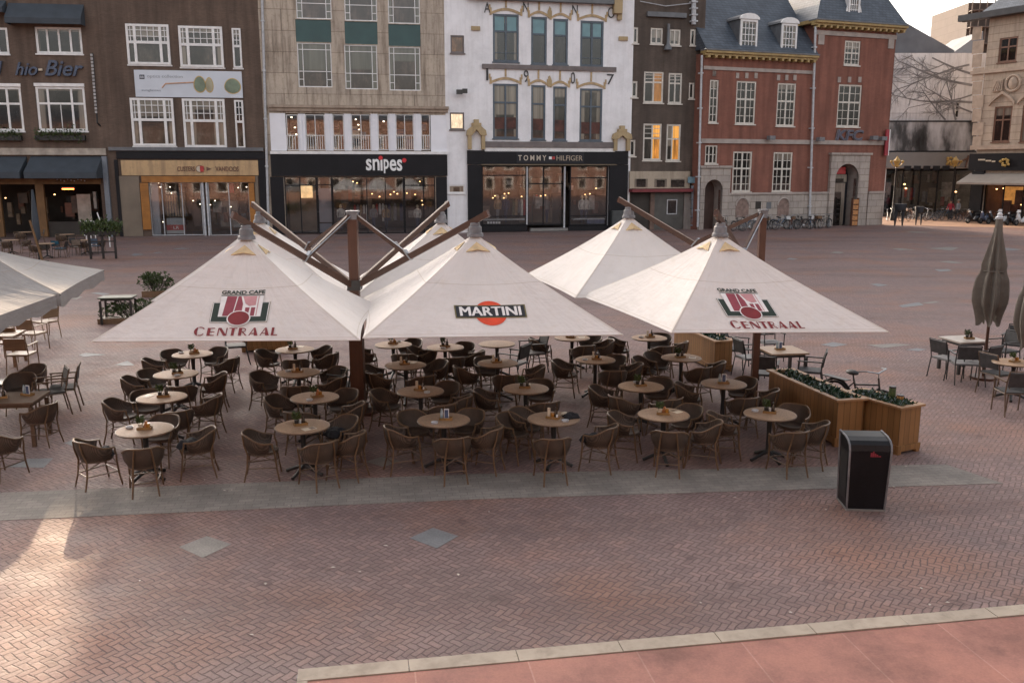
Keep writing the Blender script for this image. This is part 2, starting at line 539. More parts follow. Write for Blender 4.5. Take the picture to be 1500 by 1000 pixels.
ARM_WOOD = wood_mat('brown_arm', (0.075, 0.036, 0.023), 'x', 0.45)
ARM_LIGHT = mat('pale_arm_edge', (0.30, 0.21, 0.15), 0.5, 0.2, 6)
PLANTER_WOOD = wood_mat('golden_planks', (0.235, 0.118, 0.042), 'z', 0.5, plank=0.115)
PLANTER_RIM = wood_mat('golden_rim', (0.29, 0.16, 0.075), 'x', 0.5)
LEAF = NT('dark_leaf')
def _leaf(t, a, b, c, rough=0.4):
    n = t.noise(14.0, detail=3)
    t.color(t.ramp(n, [(0.3, a), (0.5, b), (0.75, c)]))
    t.p.inputs['Roughness'].default_value = rough
_leaf(LEAF, (0.008, 0.022, 0.013), (0.022, 0.055, 0.028), (0.07, 0.11, 0.075), 0.25)
LEAF = LEAF.m
LEAF_G = NT('green_leaf'); _leaf(LEAF_G, (0.02, 0.035, 0.009), (0.045, 0.075, 0.018), (0.10, 0.12, 0.035), 0.5); LEAF_G = LEAF_G.m
LEAF_B = NT('leaf_highlight_and_bottle'); _leaf(LEAF_B, (0.10, 0.15, 0.17), (0.2, 0.26, 0.28), (0.4, 0.46, 0.5), 0.3); LEAF_B = LEAF_B.m  # bluish leaf highlights put into the colour; also tints one bottle
SOIL = mat('potting_soil', (0.03, 0.022, 0.016), 0.9, 0.4, 10, bump=0.5)
CREAM = mat('cream_card', (0.55, 0.47, 0.36), 0.6, 0.15, 8)
WHITE_CARD = mat('white_card', (0.6, 0.6, 0.6), 0.5, 0.15, 8)
BLUE_CARD = mat('blue_card', (0.06, 0.09, 0.17), 0.4, 0.4, 12)
AMBER = mat('amber_glass', (0.30, 0.13, 0.02), 0.2, 0.3, 10)
ORANGE = mat('orange_tin', (0.38, 0.14, 0.04), 0.4, 0.25, 10)
TRAY_WOOD = mat('tray_wood', (0.22, 0.12, 0.04), 0.5, 0.3, 12)
BOTTLE_DK = mat('dark_bottle', (0.02, 0.014, 0.01), 0.12, 0.3, 6)
RED = mat('red_label', (0.42, 0.03, 0.03), 0.4, 0.2, 6)
BLANKET = mat('black_blanket', (0.012, 0.013, 0.017), 0.9, 0.5, 12, bump=0.4)
BLUE_CUSH = mat('blue_cushion', (0.02, 0.10, 0.16), 0.8, 0.3, 8)
GREY_STONE = plaster_mat('grey_stone', (0.205, 0.195, 0.185), (0.12, 0.11, 0.10), 0.62, amount=0.45, scale=2.2)
RUBBER = mat('rubber', (0.015, 0.015, 0.016), 0.75, 0.3, 8)

# ------------------------------------------------------------------ the ground
g = MB()
g.add([(-220, -120, 0), (220, -120, 0), (220, 260, 0), (-220, 260, 0)], [(0, 1, 2, 3)])
structure(g.build('ground', ground_mat()))

def flat(name, pts, z, m, kind='structure', drop=0.003):
    mb = MB(); ps = [Vector((p.x, p.y, z)) for p in pts]
    c = sum(ps, Vector()) / len(ps)
    mb.prism([p - c for p in ps], (0, 0, -drop))
    o = mb.build(name, m, loc=c)
    return structure(o, kind)

def band_mat():
    t = NT('grey_band_stone')
    mp = t.n('ShaderNodeMapping'); mp.inputs['Rotation'].default_value = (0, 0, R(-9))
    t.link(t.obj(), mp.inputs['Vector'])
    b = t.n('ShaderNodeTexBrick')
    b.inputs['Color1'].default_value = (0.215, 0.192, 0.172, 1); b.inputs['Color2'].default_value = (0.255, 0.23, 0.206, 1)
    b.inputs['Mortar'].default_value = (0.175, 0.156, 0.139, 1)
    b.inputs['Scale'].default_value = 1; b.inputs['Mortar Size'].default_value = 0.006
    b.inputs['Brick Width'].default_value = 0.21; b.inputs['Row Height'].default_value = 0.105
    t.link(mp.outputs[0], b.inputs['Vector'])
    n = t.noise(1.3, detail=6, rough=0.7)
    col = t.mix(0.8, b.outputs[0], t.ramp(n, [(0.3, (0.6, 0.6, 0.61)), (0.7, (1.2, 1.18, 1.15))]), 'MULTIPLY')
    gr = t.noise(60, detail=2)
    col = t.mix(0.4, col, t.ramp(gr, [(0.3, (0.6, 0.6, 0.6)), (0.7, (1.35, 1.35, 1.35))]), 'MULTIPLY')
    t.color(col); t.p.inputs['Roughness'].default_value = 0.8; t.p.inputs['Specular IOR Level'].default_value = 0.25
    t.bump(b.outputs['Fac'], -0.2, 0.006)
    return t.m
flat('pavement_band', [at_z(-60, 724), at_z(700, 694), at_z(1385, 680), at_z(1470, 708), at_z(700, 731), at_z(-60, 765)], 0.005, band_mat())

SLAB_A = mat('pale_grey_slab', (0.185, 0.168, 0.15), 0.65, 0.25, 3, bump=0.2, fine=0.3)
SLAB_B = mat('blue_grey_slab', (0.15, 0.153, 0.158), 0.6, 0.25, 3, bump=0.2, fine=0.3)
for pts, m in (([(262, 801), (303, 785), (339, 797), (297, 817)], SLAB_A), ([(600, 788), (634, 773), (671, 785), (640, 803)], SLAB_B),
               ([(8, 684), (38, 672), (78, 671), (64, 685)], SLAB_B), ([(94, 649), (112, 642), (128, 645), (112, 655)], SLAB_B),
               ([(536, 676), (560, 669), (586, 675), (562, 684)], SLAB_A)):
    flat('paving_slab', [at_z(*p) for p in pts], 0.005, m)
rs = random.Random(5)
for (px, py, w, h) in ((104, 436, 30, 5), (150, 430, 34, 4), (132, 519, 42, 6), (186, 533, 30, 7), (200, 373, 22, 3), (230, 370, 20, 3), (264, 364, 26, 3),
                       (1325, 365, 34, 4), (1386, 364, 44, 5), (1393, 384, 30, 5), (1383, 396, 30, 5), (1285, 417, 34, 4), (1335, 446, 60, 7), (1364, 443, 28, 5),
                       (1225, 505, 36, 7), (1306, 506, 56, 6), (1340, 512, 32, 4), (1160, 379, 18, 3), (1225, 370, 26, 3), (1420, 330, 60, 2), (1340, 340, 40, 2), (1480, 365, 40, 4)):
    k = [rs.uniform(0.6, 1.3) for _ in range(4)]
    flat('paving_slab', [at_z(px - w / 2 * k[0], py + rs.uniform(-.3, .3) * h), at_z(px + rs.uniform(-.3, .3) * w, py + h / 2 * k[1]), at_z(px + w / 2 * k[2], py + rs.uniform(-.3, .3) * h), at_z(px + rs.uniform(-.2, .2) * w, py - h / 2 * k[3])],
         0.005, SLAB_B if rs.random() < 0.7 else SLAB_A)

# raised red terrace with its concrete kerb at the lower right
TZ = 0.14
ta, tb = at_z(437, 979, TZ), at_z(1500, 884, TZ)
dirt = (tb - ta); L = dirt.length; yaw = math.atan2(dirt.y, dirt.x)
def terrace_mat():
    t = NT('red_concrete_slabs')
    b = t.n('ShaderNodeTexBrick'); b.offset = 0.0
    b.inputs['Color1'].default_value = (0.265, 0.112, 0.086, 1); b.inputs['Color2'].default_value = (0.30, 0.132, 0.102, 1)
    b.inputs['Mortar'].default_value = (0.34, 0.17, 0.135, 1); b.inputs['Scale'].default_value = 1
    b.inputs['Mortar Size'].default_value = 0.008; b.inputs['Brick Width'].default_value = 1.02; b.inputs['Row Height'].default_value = 1.9
    t.link(t.obj(), b.inputs['Vector'])
    n = t.noise(1.5, detail=6, rough=0.7)
    col = t.mix(0.75, b.outputs[0], t.ramp(n, [(0.3, (0.55, 0.54, 0.54)), (0.5, (1, 1, 1)), (0.72, (1.3, 1.28, 1.2))]), 'MULTIPLY')
    gr = t.noise(50, detail=3)
    col = t.mix(0.3, col, t.ramp(gr, [(0.3, (0.65,) * 3), (0.7, (1.3,) * 3)]), 'MULTIPLY')
    bl = t.noise(0.7, detail=6, rough=0.75)
    col = t.mix(0.6, col, t.ramp(bl, [(0.38, (0.62, 0.58, 0.56)), (0.5, (1, 1, 1)), (0.62, (1.1, 1.1, 1.08))]), 'MULTIPLY')
    t.color(col); t.p.inputs['Roughness'].default_value = 0.75; t.bump(gr, 0.25, 0.004)
    return t.m
tm = MB(); tm.box(0.03, L + 14, -5.2, -0.197, -0.02, TZ - 0.012)
o = structure(tm.build('terrace_floor', terrace_mat(), loc=(ta.x, ta.y, 0))); o.rotation_euler.z = yaw
KERB = plaster_mat('concrete_kerb', (0.37, 0.31, 0.245), (0.19, 0.15, 0.115), 0.8, amount=0.5, scale=1.6)
kb = MB()
x_ = 0.0
while x_ < L + 12:                                       # separate kerb stones with open joints
    l_ = rs.uniform(0.94, 1.0); kb.box(x_, x_ + l_, -0.19, rs.uniform(-0.004, 0.002), -0.02, TZ + rs.uniform(-0.004, 0.003)); x_ += l_ + 0.008
kb.box(0, 0.09, -5.2, -0.192, -0.02, TZ - 0.005)
o = structure(kb.build('kerb', KERB, loc=(ta.x, ta.y, 0))); o.rotation_euler.z = yaw
ch = MB(); ch.box(-0.02, L + 14, 0.002, 0.05, -0.02, 0.05)
o = structure(ch.build('drain_channel', mat('zinc_channel', (0.16, 0.165, 0.17), 0.4, 0.3, 3, metal=0.5), loc=(ta.x, ta.y, 0))); o.rotation_euler.z = yaw

# far pavement by the shops on the right
flat('pavement', [ground_x(1286, 72.5), ground_x(1700, 66), ground_x(1700, 100), ground_x(1270, 100)], 0.006,
     mat('tan_paving', (0.36, 0.215, 0.14), 0.6, 0.25, 0.8, fine=0.35))  # orange-tan base tone over the far strip
flat('pavement', [ground_x(-120, 57.6), ground_x(400, 59.2), ground_x(1000, 66), ground_x(1000, 69), ground_x(400, 62.5), ground_x(-120, 61)], 0.006,
     mat('grey_clay_paving', (0.16, 0.105, 0.095), 0.6, 0.25, 0.8, fine=0.35))

# scraps on the paving nobody could count
lt = MB(); rl = random.Random(11)
for _ in range(110):
    d = rl.uniform(8, 24); x = rl.uniform(-0.55, 0.55) * d
    a = rl.uniform(0, PI); s = rl.uniform(0.008, 0.02); l = s * rl.uniform(1, 2.2)
    ca, sa = math.cos(a), math.sin(a)
    lt.add([(x - ca * l, d - sa * l, 0.012), (x + sa * s, d - ca * s, 0.014), (x + ca * l, d + sa * l, 0.012), (x - sa * s, d + ca * s, 0.018)], [(0, 1, 2, 3)])
structure(lt.build('litter', mat('pale_litter', (0.42, 0.37, 0.32), 0.8, 0.5, 2)), 'stuff')

# ------------------------------------------------------------------ wicker armchair
def sstep(a, b, x):
    t = max(0.0, min(1.0, (x - a) / (b - a))); return t * t * (3 - 2 * t)

def chair_rim(phi):                                     # phi measured from the back, degrees
    a = abs(phi)
    z = 0.735 - 0.125 * sstep(35, 105, a)
    r = 0.285 + 0.01 * sstep(60, 110, a)
    return Vector((math.sin(R(phi)) * r, -math.cos(R(phi)) * r * 0.98 - 0.02 + 0.05 * sstep(80, 125, a), z))

def wicker_chair():
    t = thing('wicker_armchair', '', 'chair')
    s = MB()
    s.lathe([(0.05, 0.425), (0.20, 0.42), (0.232, 0.43), (0.238, 0.45), (0.225, 0.463), (0.12, 0.455), (0.01, 0.45)], 22, (0, 0.0, 0), 1.0, 1.02)
    s.build('seat', WICKER, t, smooth=True)
    b = MB(); n = 24; m = 5
    def sh(phi, v, off):
        top = chair_rim(phi); 
        bot = Vector((math.sin(R(phi)) * 0.225, -math.cos(R(phi)) * 0.225, 0.43))
        p = bot.lerp(top, v)
        out = Vector((math.sin(R(phi)), -math.cos(R(phi)), 0))
        return p + out * (0.022 * math.sin(PI * v) - off)
    vs = []
    for side in (0, 0.016):
        for i in range(n + 1):
            for j in range(m + 1):
                vs.append(sh(-112 + 224 * i / n, j / m, side))
    fs = []; N = (n + 1) * (m + 1)
    for side in (0, 1):
        for i in range(n):
            for j in range(m):
                q = [i * (m + 1) + j, (i + 1) * (m + 1) + j, (i + 1) * (m + 1) + j + 1, i * (m + 1) + j + 1]
                fs.append([x + side * N for x in q])
    for i in range(n):
        for j in (0, m):
            fs.append([i * (m + 1) + j, (i + 1) * (m + 1) + j, (i + 1) * (m + 1) + j + N, i * (m + 1) + j + N])
    for i in (0, n):
        for j in range(m):
            fs.append([i * (m + 1) + j, i * (m + 1) + j + 1, i * (m + 1) + j + 1 + N, i * (m + 1) + j + N])
    b.add(vs, fs); b.build('backrest', WICKER, t, smooth=True)
    r = MB()
    pts = [chair_rim(-118 + 236 * k / 26) + Vector((0, 0, 0.004)) for k in range(27)]
    pts = [Vector((-0.245, 0.19, 0.48)), Vector((-0.262, 0.165, 0.555))] + pts + [Vector((0.262, 0.165, 0.555)), Vector((0.245, 0.19, 0.48))]
    r.tube(pts, 0.0145, 7)
    r.build('rim', BAMBOO, t, smooth=True)
    for sx in (-1, 1):
        lg = MB(); lg.tube([(sx * 0.245, 0.19, 0.49), (sx * 0.225, 0.195, 0.40), (sx * 0.222, 0.215, 0.2), (sx * 0.235, 0.25, 0.0)], [0.0145, 0.015, 0.014, 0.013], 7)
        lg.build('leg', BAMBOO, t, smooth=True)
        lg = MB(); lg.tube([(sx * 0.115, -0.285, 0.725), (sx * 0.135, -0.265, 0.57), (sx * 0.15, -0.215, 0.42), (sx * 0.165, -0.235, 0.2), (sx * 0.185, -0.285, 0.0)], [0.012, 0.013, 0.015, 0.014, 0.013], 7)
        lg.build('leg', BAMBOO, t, smooth=True)
    st = MB()
    A = [(-0.223, 0.21, 0.22), (0.223, 0.21, 0.22), (0.165, -0.235, 0.21), (-0.165, -0.235, 0.21)]
    for k in range(4): st.tube([A[k], A[(k + 1) % 4]], 0.010, 6)
    for k in range(4):
        p, q = Vector(A[k]), Vector(A[(k + 1) % 4])
        st.tube([p + Vector((0, 0, 0.10)), p.lerp(q, 0.5) + Vector((0, 0, 0.20)), q + Vector((0, 0, 0.10))], 0.009, 6)
    st.torus((0, 0, 0.415), 0.215, 0.013, 'z', 20, 6)
    st.build('stretcher', BAMBOO_DK, t, smooth=True)
    return t
WCHAIR = wicker_chair(); WCHAIR.scale = (0.95, 0.95, 0.96)

def round_table():
    t = thing('bistro_table', '', 'table')
    p = MB(); p.lathe([(0.02, 0.722), (0.375, 0.722), (0.392, 0.728), (0.396, 0.738), (0.392, 0.749), (0.38, 0.752), (0.02, 0.752)], 40)
    p.build('tabletop', WOOD_TOP, t, smooth=True)
    e = MB(); e.torus((0, 0, 0.735), 0.394, 0.0125, 'z', 40, 6); e.build('edge_band', EDGE_BROWN, t, smooth=True)
    c = MB(); c.lathe([(0.16, 0.72), (0.16, 0.705), (0.045, 0.69), (0.04, 0.6), (0.034, 0.4), (0.04, 0.16), (0.06, 0.10)], 14); c.build('column', BLACK_IRON, t, smooth=True)
    b = MB()
    for k in range(4):
        a = R(45 + 90 * k); d = Vector((math.cos(a), math.sin(a), 0))
        b.tube([d * 0.02 + Vector((0, 0, 0.13)), d * 0.14 + Vector((0, 0, 0.09)), d * 0.27 + Vector((0, 0, 0.035)), d * 0.31 + Vector((0, 0, 0.02))], [0.035, 0.028, 0.024, 0.03], 7)
    b.build('base', BLACK_IRON, t, smooth=True)
    return t
WTABLE = round_table()

def caddy(kind):
    t = thing('condiment_caddy', '', 'caddy')
    tr = MB(); tr.box(-0.10, 0.10, -0.055, 0.055, 0, 0.012)
    for x0, x1, y0, y1 in ((-0.10, 0.10, -0.055, -0.047), (-0.10, 0.10, 0.047, 0.055), (-0.10, -0.092, -0.046, 0.046), (0.092, 0.10, -0.046, 0.046)):
        tr.box(x0, x1, y0, y1, 0.0125, 0.038)
    tr.build('tray', TRAY_WOOD, t)
    if kind in (0, 2):
        pt = MB(); pt.lathe([(0.028, 0.013), (0.036, 0.085), (0.03, 0.085)], 12, (-0.055, 0, 0)); pt.build('pot', CREAM if kind else DARK_METAL, t, smooth=True)
        rr = random.Random(kind); pl = MB()
        def fn(q):
            a = q.uniform(0, 2 * PI); e = q.uniform(0, 0.04)
            return Vector((-0.055 + math.cos(a) * e, math.sin(a) * e, 0.085 + q.uniform(0, 0.09))), Vector((math.cos(a), math.sin(a), 1.0))
        pl.leaves(fn, 60, 0.055, rr); pl.build('plant', LEAF_G, t)
    if kind in (0, 1):
        bo = MB(); bo.lathe([(0.026, 0.013), (0.026, 0.10), (0.010, 0.135), (0.010, 0.165), (0.012, 0.17)], 10, (0.045, 0.012, 0)); bo.build('bottle', BOTTLE_DK, t, smooth=True)
    if kind in (1, 2):
        j = MB(); j.lathe([(0.028, 0.013), (0.03, 0.075), (0.026, 0.09)], 12, (-0.005 if kind == 1 else 0.055, -0.01, 0)); j.build('jar', AMBER, t, smooth=True)
    if kind == 1:
        k = MB(); k.box(-0.085, -0.045, -0.012, 0.012, 0.013, 0.16); k.build('menu_holder', CREAM, t)
    if kind == 3:
        k = MB(); k.box(-0.03, 0.045, 0.0, 0.012, 0.013, 0.17); k.build('menu_card', WHITE_CARD, t)
        k = MB(); k.box(-0.02, 0.035, -0.004, -0.001, 0.03, 0.155); k.build('menu_picture', BLUE_CARD, t)
        k = MB(); k.lathe([(0.024, 0.013), (0.024, 0.11), (0.02, 0.13), (0.01, 0.17)], 12, (-0.065, 0, 0)); k.build('bottle', LEAF_B, t, smooth=True)
    sh = MB(); sh.lathe([(0.018, 0.013), (0.016, 0.06), (0.01, 0.075)], 10, (0.0 if kind != 1 else 0.075, 0.025 if kind != 1 else -0.02, 0)); sh.build('salt_shaker', WHITE_CARD if kind != 2 else ORANGE, t, smooth=True)
    if kind == 2:
        sh = MB(); sh.lathe([(0.022, 0.013), (0.022, 0.10), (0.012, 0.12)], 10, (0.02, 0.02, 0)); sh.build('spice_tin', ORANGE, t, smooth=True)
    return t
CADDIES = [caddy(k) for k in range(4)]
used = {}
def put(proto, name, loc, rz, label, group):
    """The first use moves the prototype itself, later uses copy it."""
    loc = Vector(loc)
    if name not in used:
        used[name] = 1
        proto.location = loc; proto.rotation_euler = (0, 0, rz); proto['label'] = label
        if group: proto['group'] = group
        ROOTM[proto.name] = Matrix.Translation(loc) @ Matrix.Rotation(rz, 4, 'Z')
        return proto
    return copy_tree(proto, loc, rz, label, group)

ROWN = ['front', 'second', 'third', 'fourth']
COLN = ['leftmost row', 'second row', 'third row', 'fourth row', 'fifth row', 'rightmost row']
CADN = ['cactus pot and dark bottle in a wooden tray', 'menu holder, bottle and amber jar in a wooden tray', 'small potted plant and orange tins in a wooden tray', 'white menu card and pale bottle in a wooden tray']
SIDES = {'near': 'near side', 'left': 'left side', 'right': 'right side', 'far': 'far side', 'farl': 'far left side', 'nearl': 'near left side', 'farr': 'far right side'}
# pixel of each table top centre; chairs as (side, bearing seen from above, 270 = towards the camera)
ST = [('left', 168), ('near', 285), ('right', 340), ('farr', 52)]
TABLES = [
    (0, 0, 212, 628, 2, [('left', 212), ('near', 293), ('right', 8), ('far', 98)]),
    (0, 1, 237, 581, 0, [('left', 190), ('farl', 142), ('near', 308), ('right', 15)]),
    (0, 2, 258, 547, 0, [('left', 192), ('farl', 148), ('near', 300), ('right', 12)]),
    (0, 3, 282, 518, 2, [('left', 195), ('farl', 135), ('right', 350), ('far', 70)]),
    (1, 0, 443, 623, 0, [('left', 192), ('near', 300), ('right', 352), ('farr', 50)]),
    (1, 1, 461, 581, 2, [('left', 172), ('near', 262), ('right', 340), ('farr', 48)]),
    (1, 2, 437, 545, 1, [('left', 170), ('near', 280), ('right', 345), ('farr', 40)]),
    (1, 3, 432, 511, 0, [('left', 175), ('near', 285), ('right', 350), ('farr', 50)]),
    (2, 0, 650, 614, 3, [('farl', 140), ('left', 196), ('near', 287), ('right', 338), ('farr', 62)]),
    (2, 1, 616, 572, 1, [('left', 170), ('near', 305), ('right', 345), ('farr', 60)]),
    (2, 2, 594, 534, 1, [('left', 175), ('near', 300), ('nearl', 225), ('farr', 45)]),
    (2, 3, 576, 504, 2, [('left', 180), ('near', 290), ('right', 350), ('farr', 60)]),
    (3, 0, 811, 612, 1, [('left', 160), ('near', 272), ('right', 338), ('farl', 125)]),
    (3, 1, 770, 568, 0, [('left', 172), ('near', 298), ('farr', 62)]),
    (3, 2, 729, 531, 1, [('left', 185), ('near', 292), ('right', 345), ('farl', 110)]),
    (3, 3, 652, 508, 0, [('left', 170), ('near', 280), ('right', 345), ('farr', 55)]),
    (4, 0, 972, 606, 2, [('left', 165), ('near', 274), ('right', 336), ('farr', 48)]),
    (4, 1, 939, 565, 0, [('left', 170), ('near', 300), ('nearl', 235), ('farr', 58)]),
    (4, 2, 872, 526, 1, [('left', 172), ('near', 292), ('right', 342), ('farr', 50)]),
    (4, 3, 838, 494, 3, [('left', 175), ('near', 285), ('right', 345), ('farr', 55)]),
    (5, 0, 1128, 605, 0, [('left', 162), ('near', 276), ('right', 335), ('farr', 45)]),
    (5, 1, 1060, 561, 3, [('left', 165), ('near', 290), ('right', 335), ('farr', 45)]),
    (5, 2, 998, 523, 0, [('left', 170), ('near', 295), ('right', 340), ('farl', 120)]),
    (5, 3, 951, 494, 1, [('left', 172), ('near', 288), ('right', 340), ('farr', 50)]),
]
rt = random.Random(3)
TPOS = {}
for (c, r, px, py, cd, chairs) in TABLES:
    p = at_z(px, py, 0.752); base = Vector((p.x, p.y, 0)); TPOS[(c, r)] = base
    put(WTABLE, 'table', base, rt.uniform(0, 1.5), 'round wooden bistro table, %s of the %s under the parasols' % (ROWN[r] + ' table', COLN[c]), 'round bistro tables under the parasols')
    put(CADDIES[cd], 'caddy%d' % cd, base + Vector((rt.uniform(-.04, .04), rt.uniform(-.04, .04), 0.7525)), rt.uniform(-.5, .5),
        '%s on the %s table, %s' % (CADN[cd], ROWN[r], COLN[c]), 'condiment caddies on the tables')
    for side, ang in chairs:
        dist = 0.60 + rt.uniform(-0.03, 0.12)
        a = R(ang + rt.uniform(-7, 7))
        cp = base + Vector((math.cos(a), math.sin(a), 0)) * dist
        put(WCHAIR, 'wchair', cp, a + PI / 2 + rt.gauss(0, 0.2),
            'brown wicker armchair at the %s of the %s table, %s' % (SIDES[side], ROWN[r], COLN[c]), 'wicker armchairs under the parasols')

# small things left on the tables
def ashtray():
    t = thing('ashtray', '', 'ashtray'); q = MB(); q.lathe([(0.02, 0.0), (0.05, 0.004), (0.055, 0.03), (0.045, 0.03), (0.04, 0.012), (0.005, 0.012)], 16); q.build('bowl', PALE_METAL, t, smooth=True); return t
def leaflet():
    t = thing('menu_leaflet', '', 'menu'); q = MB(); q.box(-0.07, 0.07, -0.10, 0.10, 0, 0.004); q.build('sheet', CREAM, t); q = MB(); q.box(-0.055, 0.055, 0.01, 0.085, 0.0045, 0.006); q.build('picture', EDGE_BROWN, t); return t
ASH, LEAF_M = ashtray(), leaflet()
for i, (c, r, px, py, cd, chairs) in enumerate(TABLES):
    a = rt.uniform(0, 2 * PI); d = rt.uniform(0.19, 0.27)
    loc = TPOS[(c, r)] + Vector((math.cos(a) * d, math.sin(a) * d, 0.7525))
    if i % 3 != 1: put(ASH, 'ash', loc, a, 'small metal ashtray on the %s table, %s' % (ROWN[r], COLN[c]), 'ashtrays on the tables')
    else: put(LEAF_M, 'menu', loc, a, 'cream menu leaflet lying on the %s table, %s' % (ROWN[r], COLN[c]), 'menu leaflets on the tables')
# ------------------------------------------------------------------ parasols
FABRIC = NT('cream_canvas')
def _fabric(t, c, warm):
    uv = t.n('ShaderNodeUVMap'); uv.uv_map = 'UVMap'
    s = t.n('ShaderNodeSeparateXYZ'); t.link(uv.outputs[0], s.inputs[0])
    n = t.noise(1.3, detail=5, rough=0.65)
    col = t.ramp(n, [(0.3, mul(c, 0.93)), (0.6, c), (0.8, mul(c, 1.03))])
    st = t.noise(7, detail=4)
    col = t.mix(t.math('MULTIPLY', t.ramp(st, [(0.55, (0, 0, 0)), (0.8, (1, 1, 1))]), 0.25), col, warm)
    dm = t.n('ShaderNodeMapping'); dm.inputs['Scale'].default_value = (9, 1.2, 1); t.link(uv.outputs[0], dm.inputs['Vector'])
    dn = t.noise(1.0, dm.outputs[0], detail=5, rough=0.7)
    col = t.mix(t.math('MULTIPLY', t.ramp(dn, [(0.5, (0, 0, 0)), (0.72, (1, 1, 1))]), 0.11), col, mul(warm, 0.85))
    seam = t.math('COMPARE', s.outputs[1], 0.47, 0.0035)
    hem = t.math('COMPARE', s.outputs[1], 0.972, 0.003)
    rib = t.math('MINIMUM', s.outputs[0], t.math('SUBTRACT', 1.0, s.outputs[0]))
    rb = t.math('LESS_THAN', rib, 0.012)
    col = t.mix(t.math('MULTIPLY', t.math('MAXIMUM', t.math('MAXIMUM', seam, hem), t.math('MULTIPLY', rb, 0.7)), 0.4), col, mul(warm, 0.75))
    t.color(col); t.p.inputs['Roughness'].default_value = 0.85
    t.p.inputs['Specular IOR Level'].default_value = 0.2
    wr = t.n('ShaderNodeMapping'); wr.inputs['Scale'].default_value = (1.5, 1.5, 4)
    t.link(t.obj(), wr.inputs['Vector'])
    w2 = t.n('ShaderNodeMapping'); w2.inputs['Scale'].default_value = (14, 1.6, 1); t.link(uv.outputs[0], w2.inputs['Vector'])
    t.bump(t.math('ADD', t.noise(1.6, wr.outputs[0], detail=4), t.math('MULTIPLY', t.noise(1.0, w2.outputs[0], detail=3), 0.7)), 0.65, 0.05)
    tl = t.n('ShaderNodeBsdfTranslucent'); t.link(col, tl.inputs['Color'])
    mx = t.n('ShaderNodeMixShader'); mx.inputs[0].default_value = 0.24
    t.link(t.p.outputs[0], mx.inputs[1]); t.link(tl.outputs[0], mx.inputs[2]); t.link(mx.outputs[0], t.out.inputs['Surface'])
_fabric(FABRIC, (0.88, 0.825, 0.785), (0.72, 0.61, 0.48)); FABRIC = FABRIC.m
GREYFAB = NT('grey_canvas'); _fabric(GREYFAB, (0.36, 0.34, 0.33), (0.36, 0.27, 0.19)); GREYFAB = GREYFAB.m
FLAP = mat('yellowed_flap', (0.62, 0.46, 0.26), 0.8, 0.2, 8)
INK_RED = mat('maroon_print', (0.20, 0.018, 0.022), 0.7, 0.15, 6)
INK_PLUM = mat('plum_print', (0.27, 0.05, 0.07), 0.7, 0.15, 6)
INK_PINK = mat('pink_print', (0.55, 0.27, 0.28), 0.7, 0.15, 6)
INK_GREEN = mat('dark_green_print', (0.018, 0.032, 0.022), 0.7, 0.15, 6)
INK_WHITE = mat('white_print', (0.78, 0.75, 0.73), 0.7, 0.08, 6)
INK_BLACK = mat('black_print', (0.012, 0.013, 0.018), 0.7, 0.15, 6)
INK_ORANGE = mat('orange_red_print', (0.68, 0.06, 0.015), 0.7, 0.12, 6)
INK_OLIVE = mat('olive_edge_print', (0.17, 0.14, 0.055), 0.7, 0.12, 6)

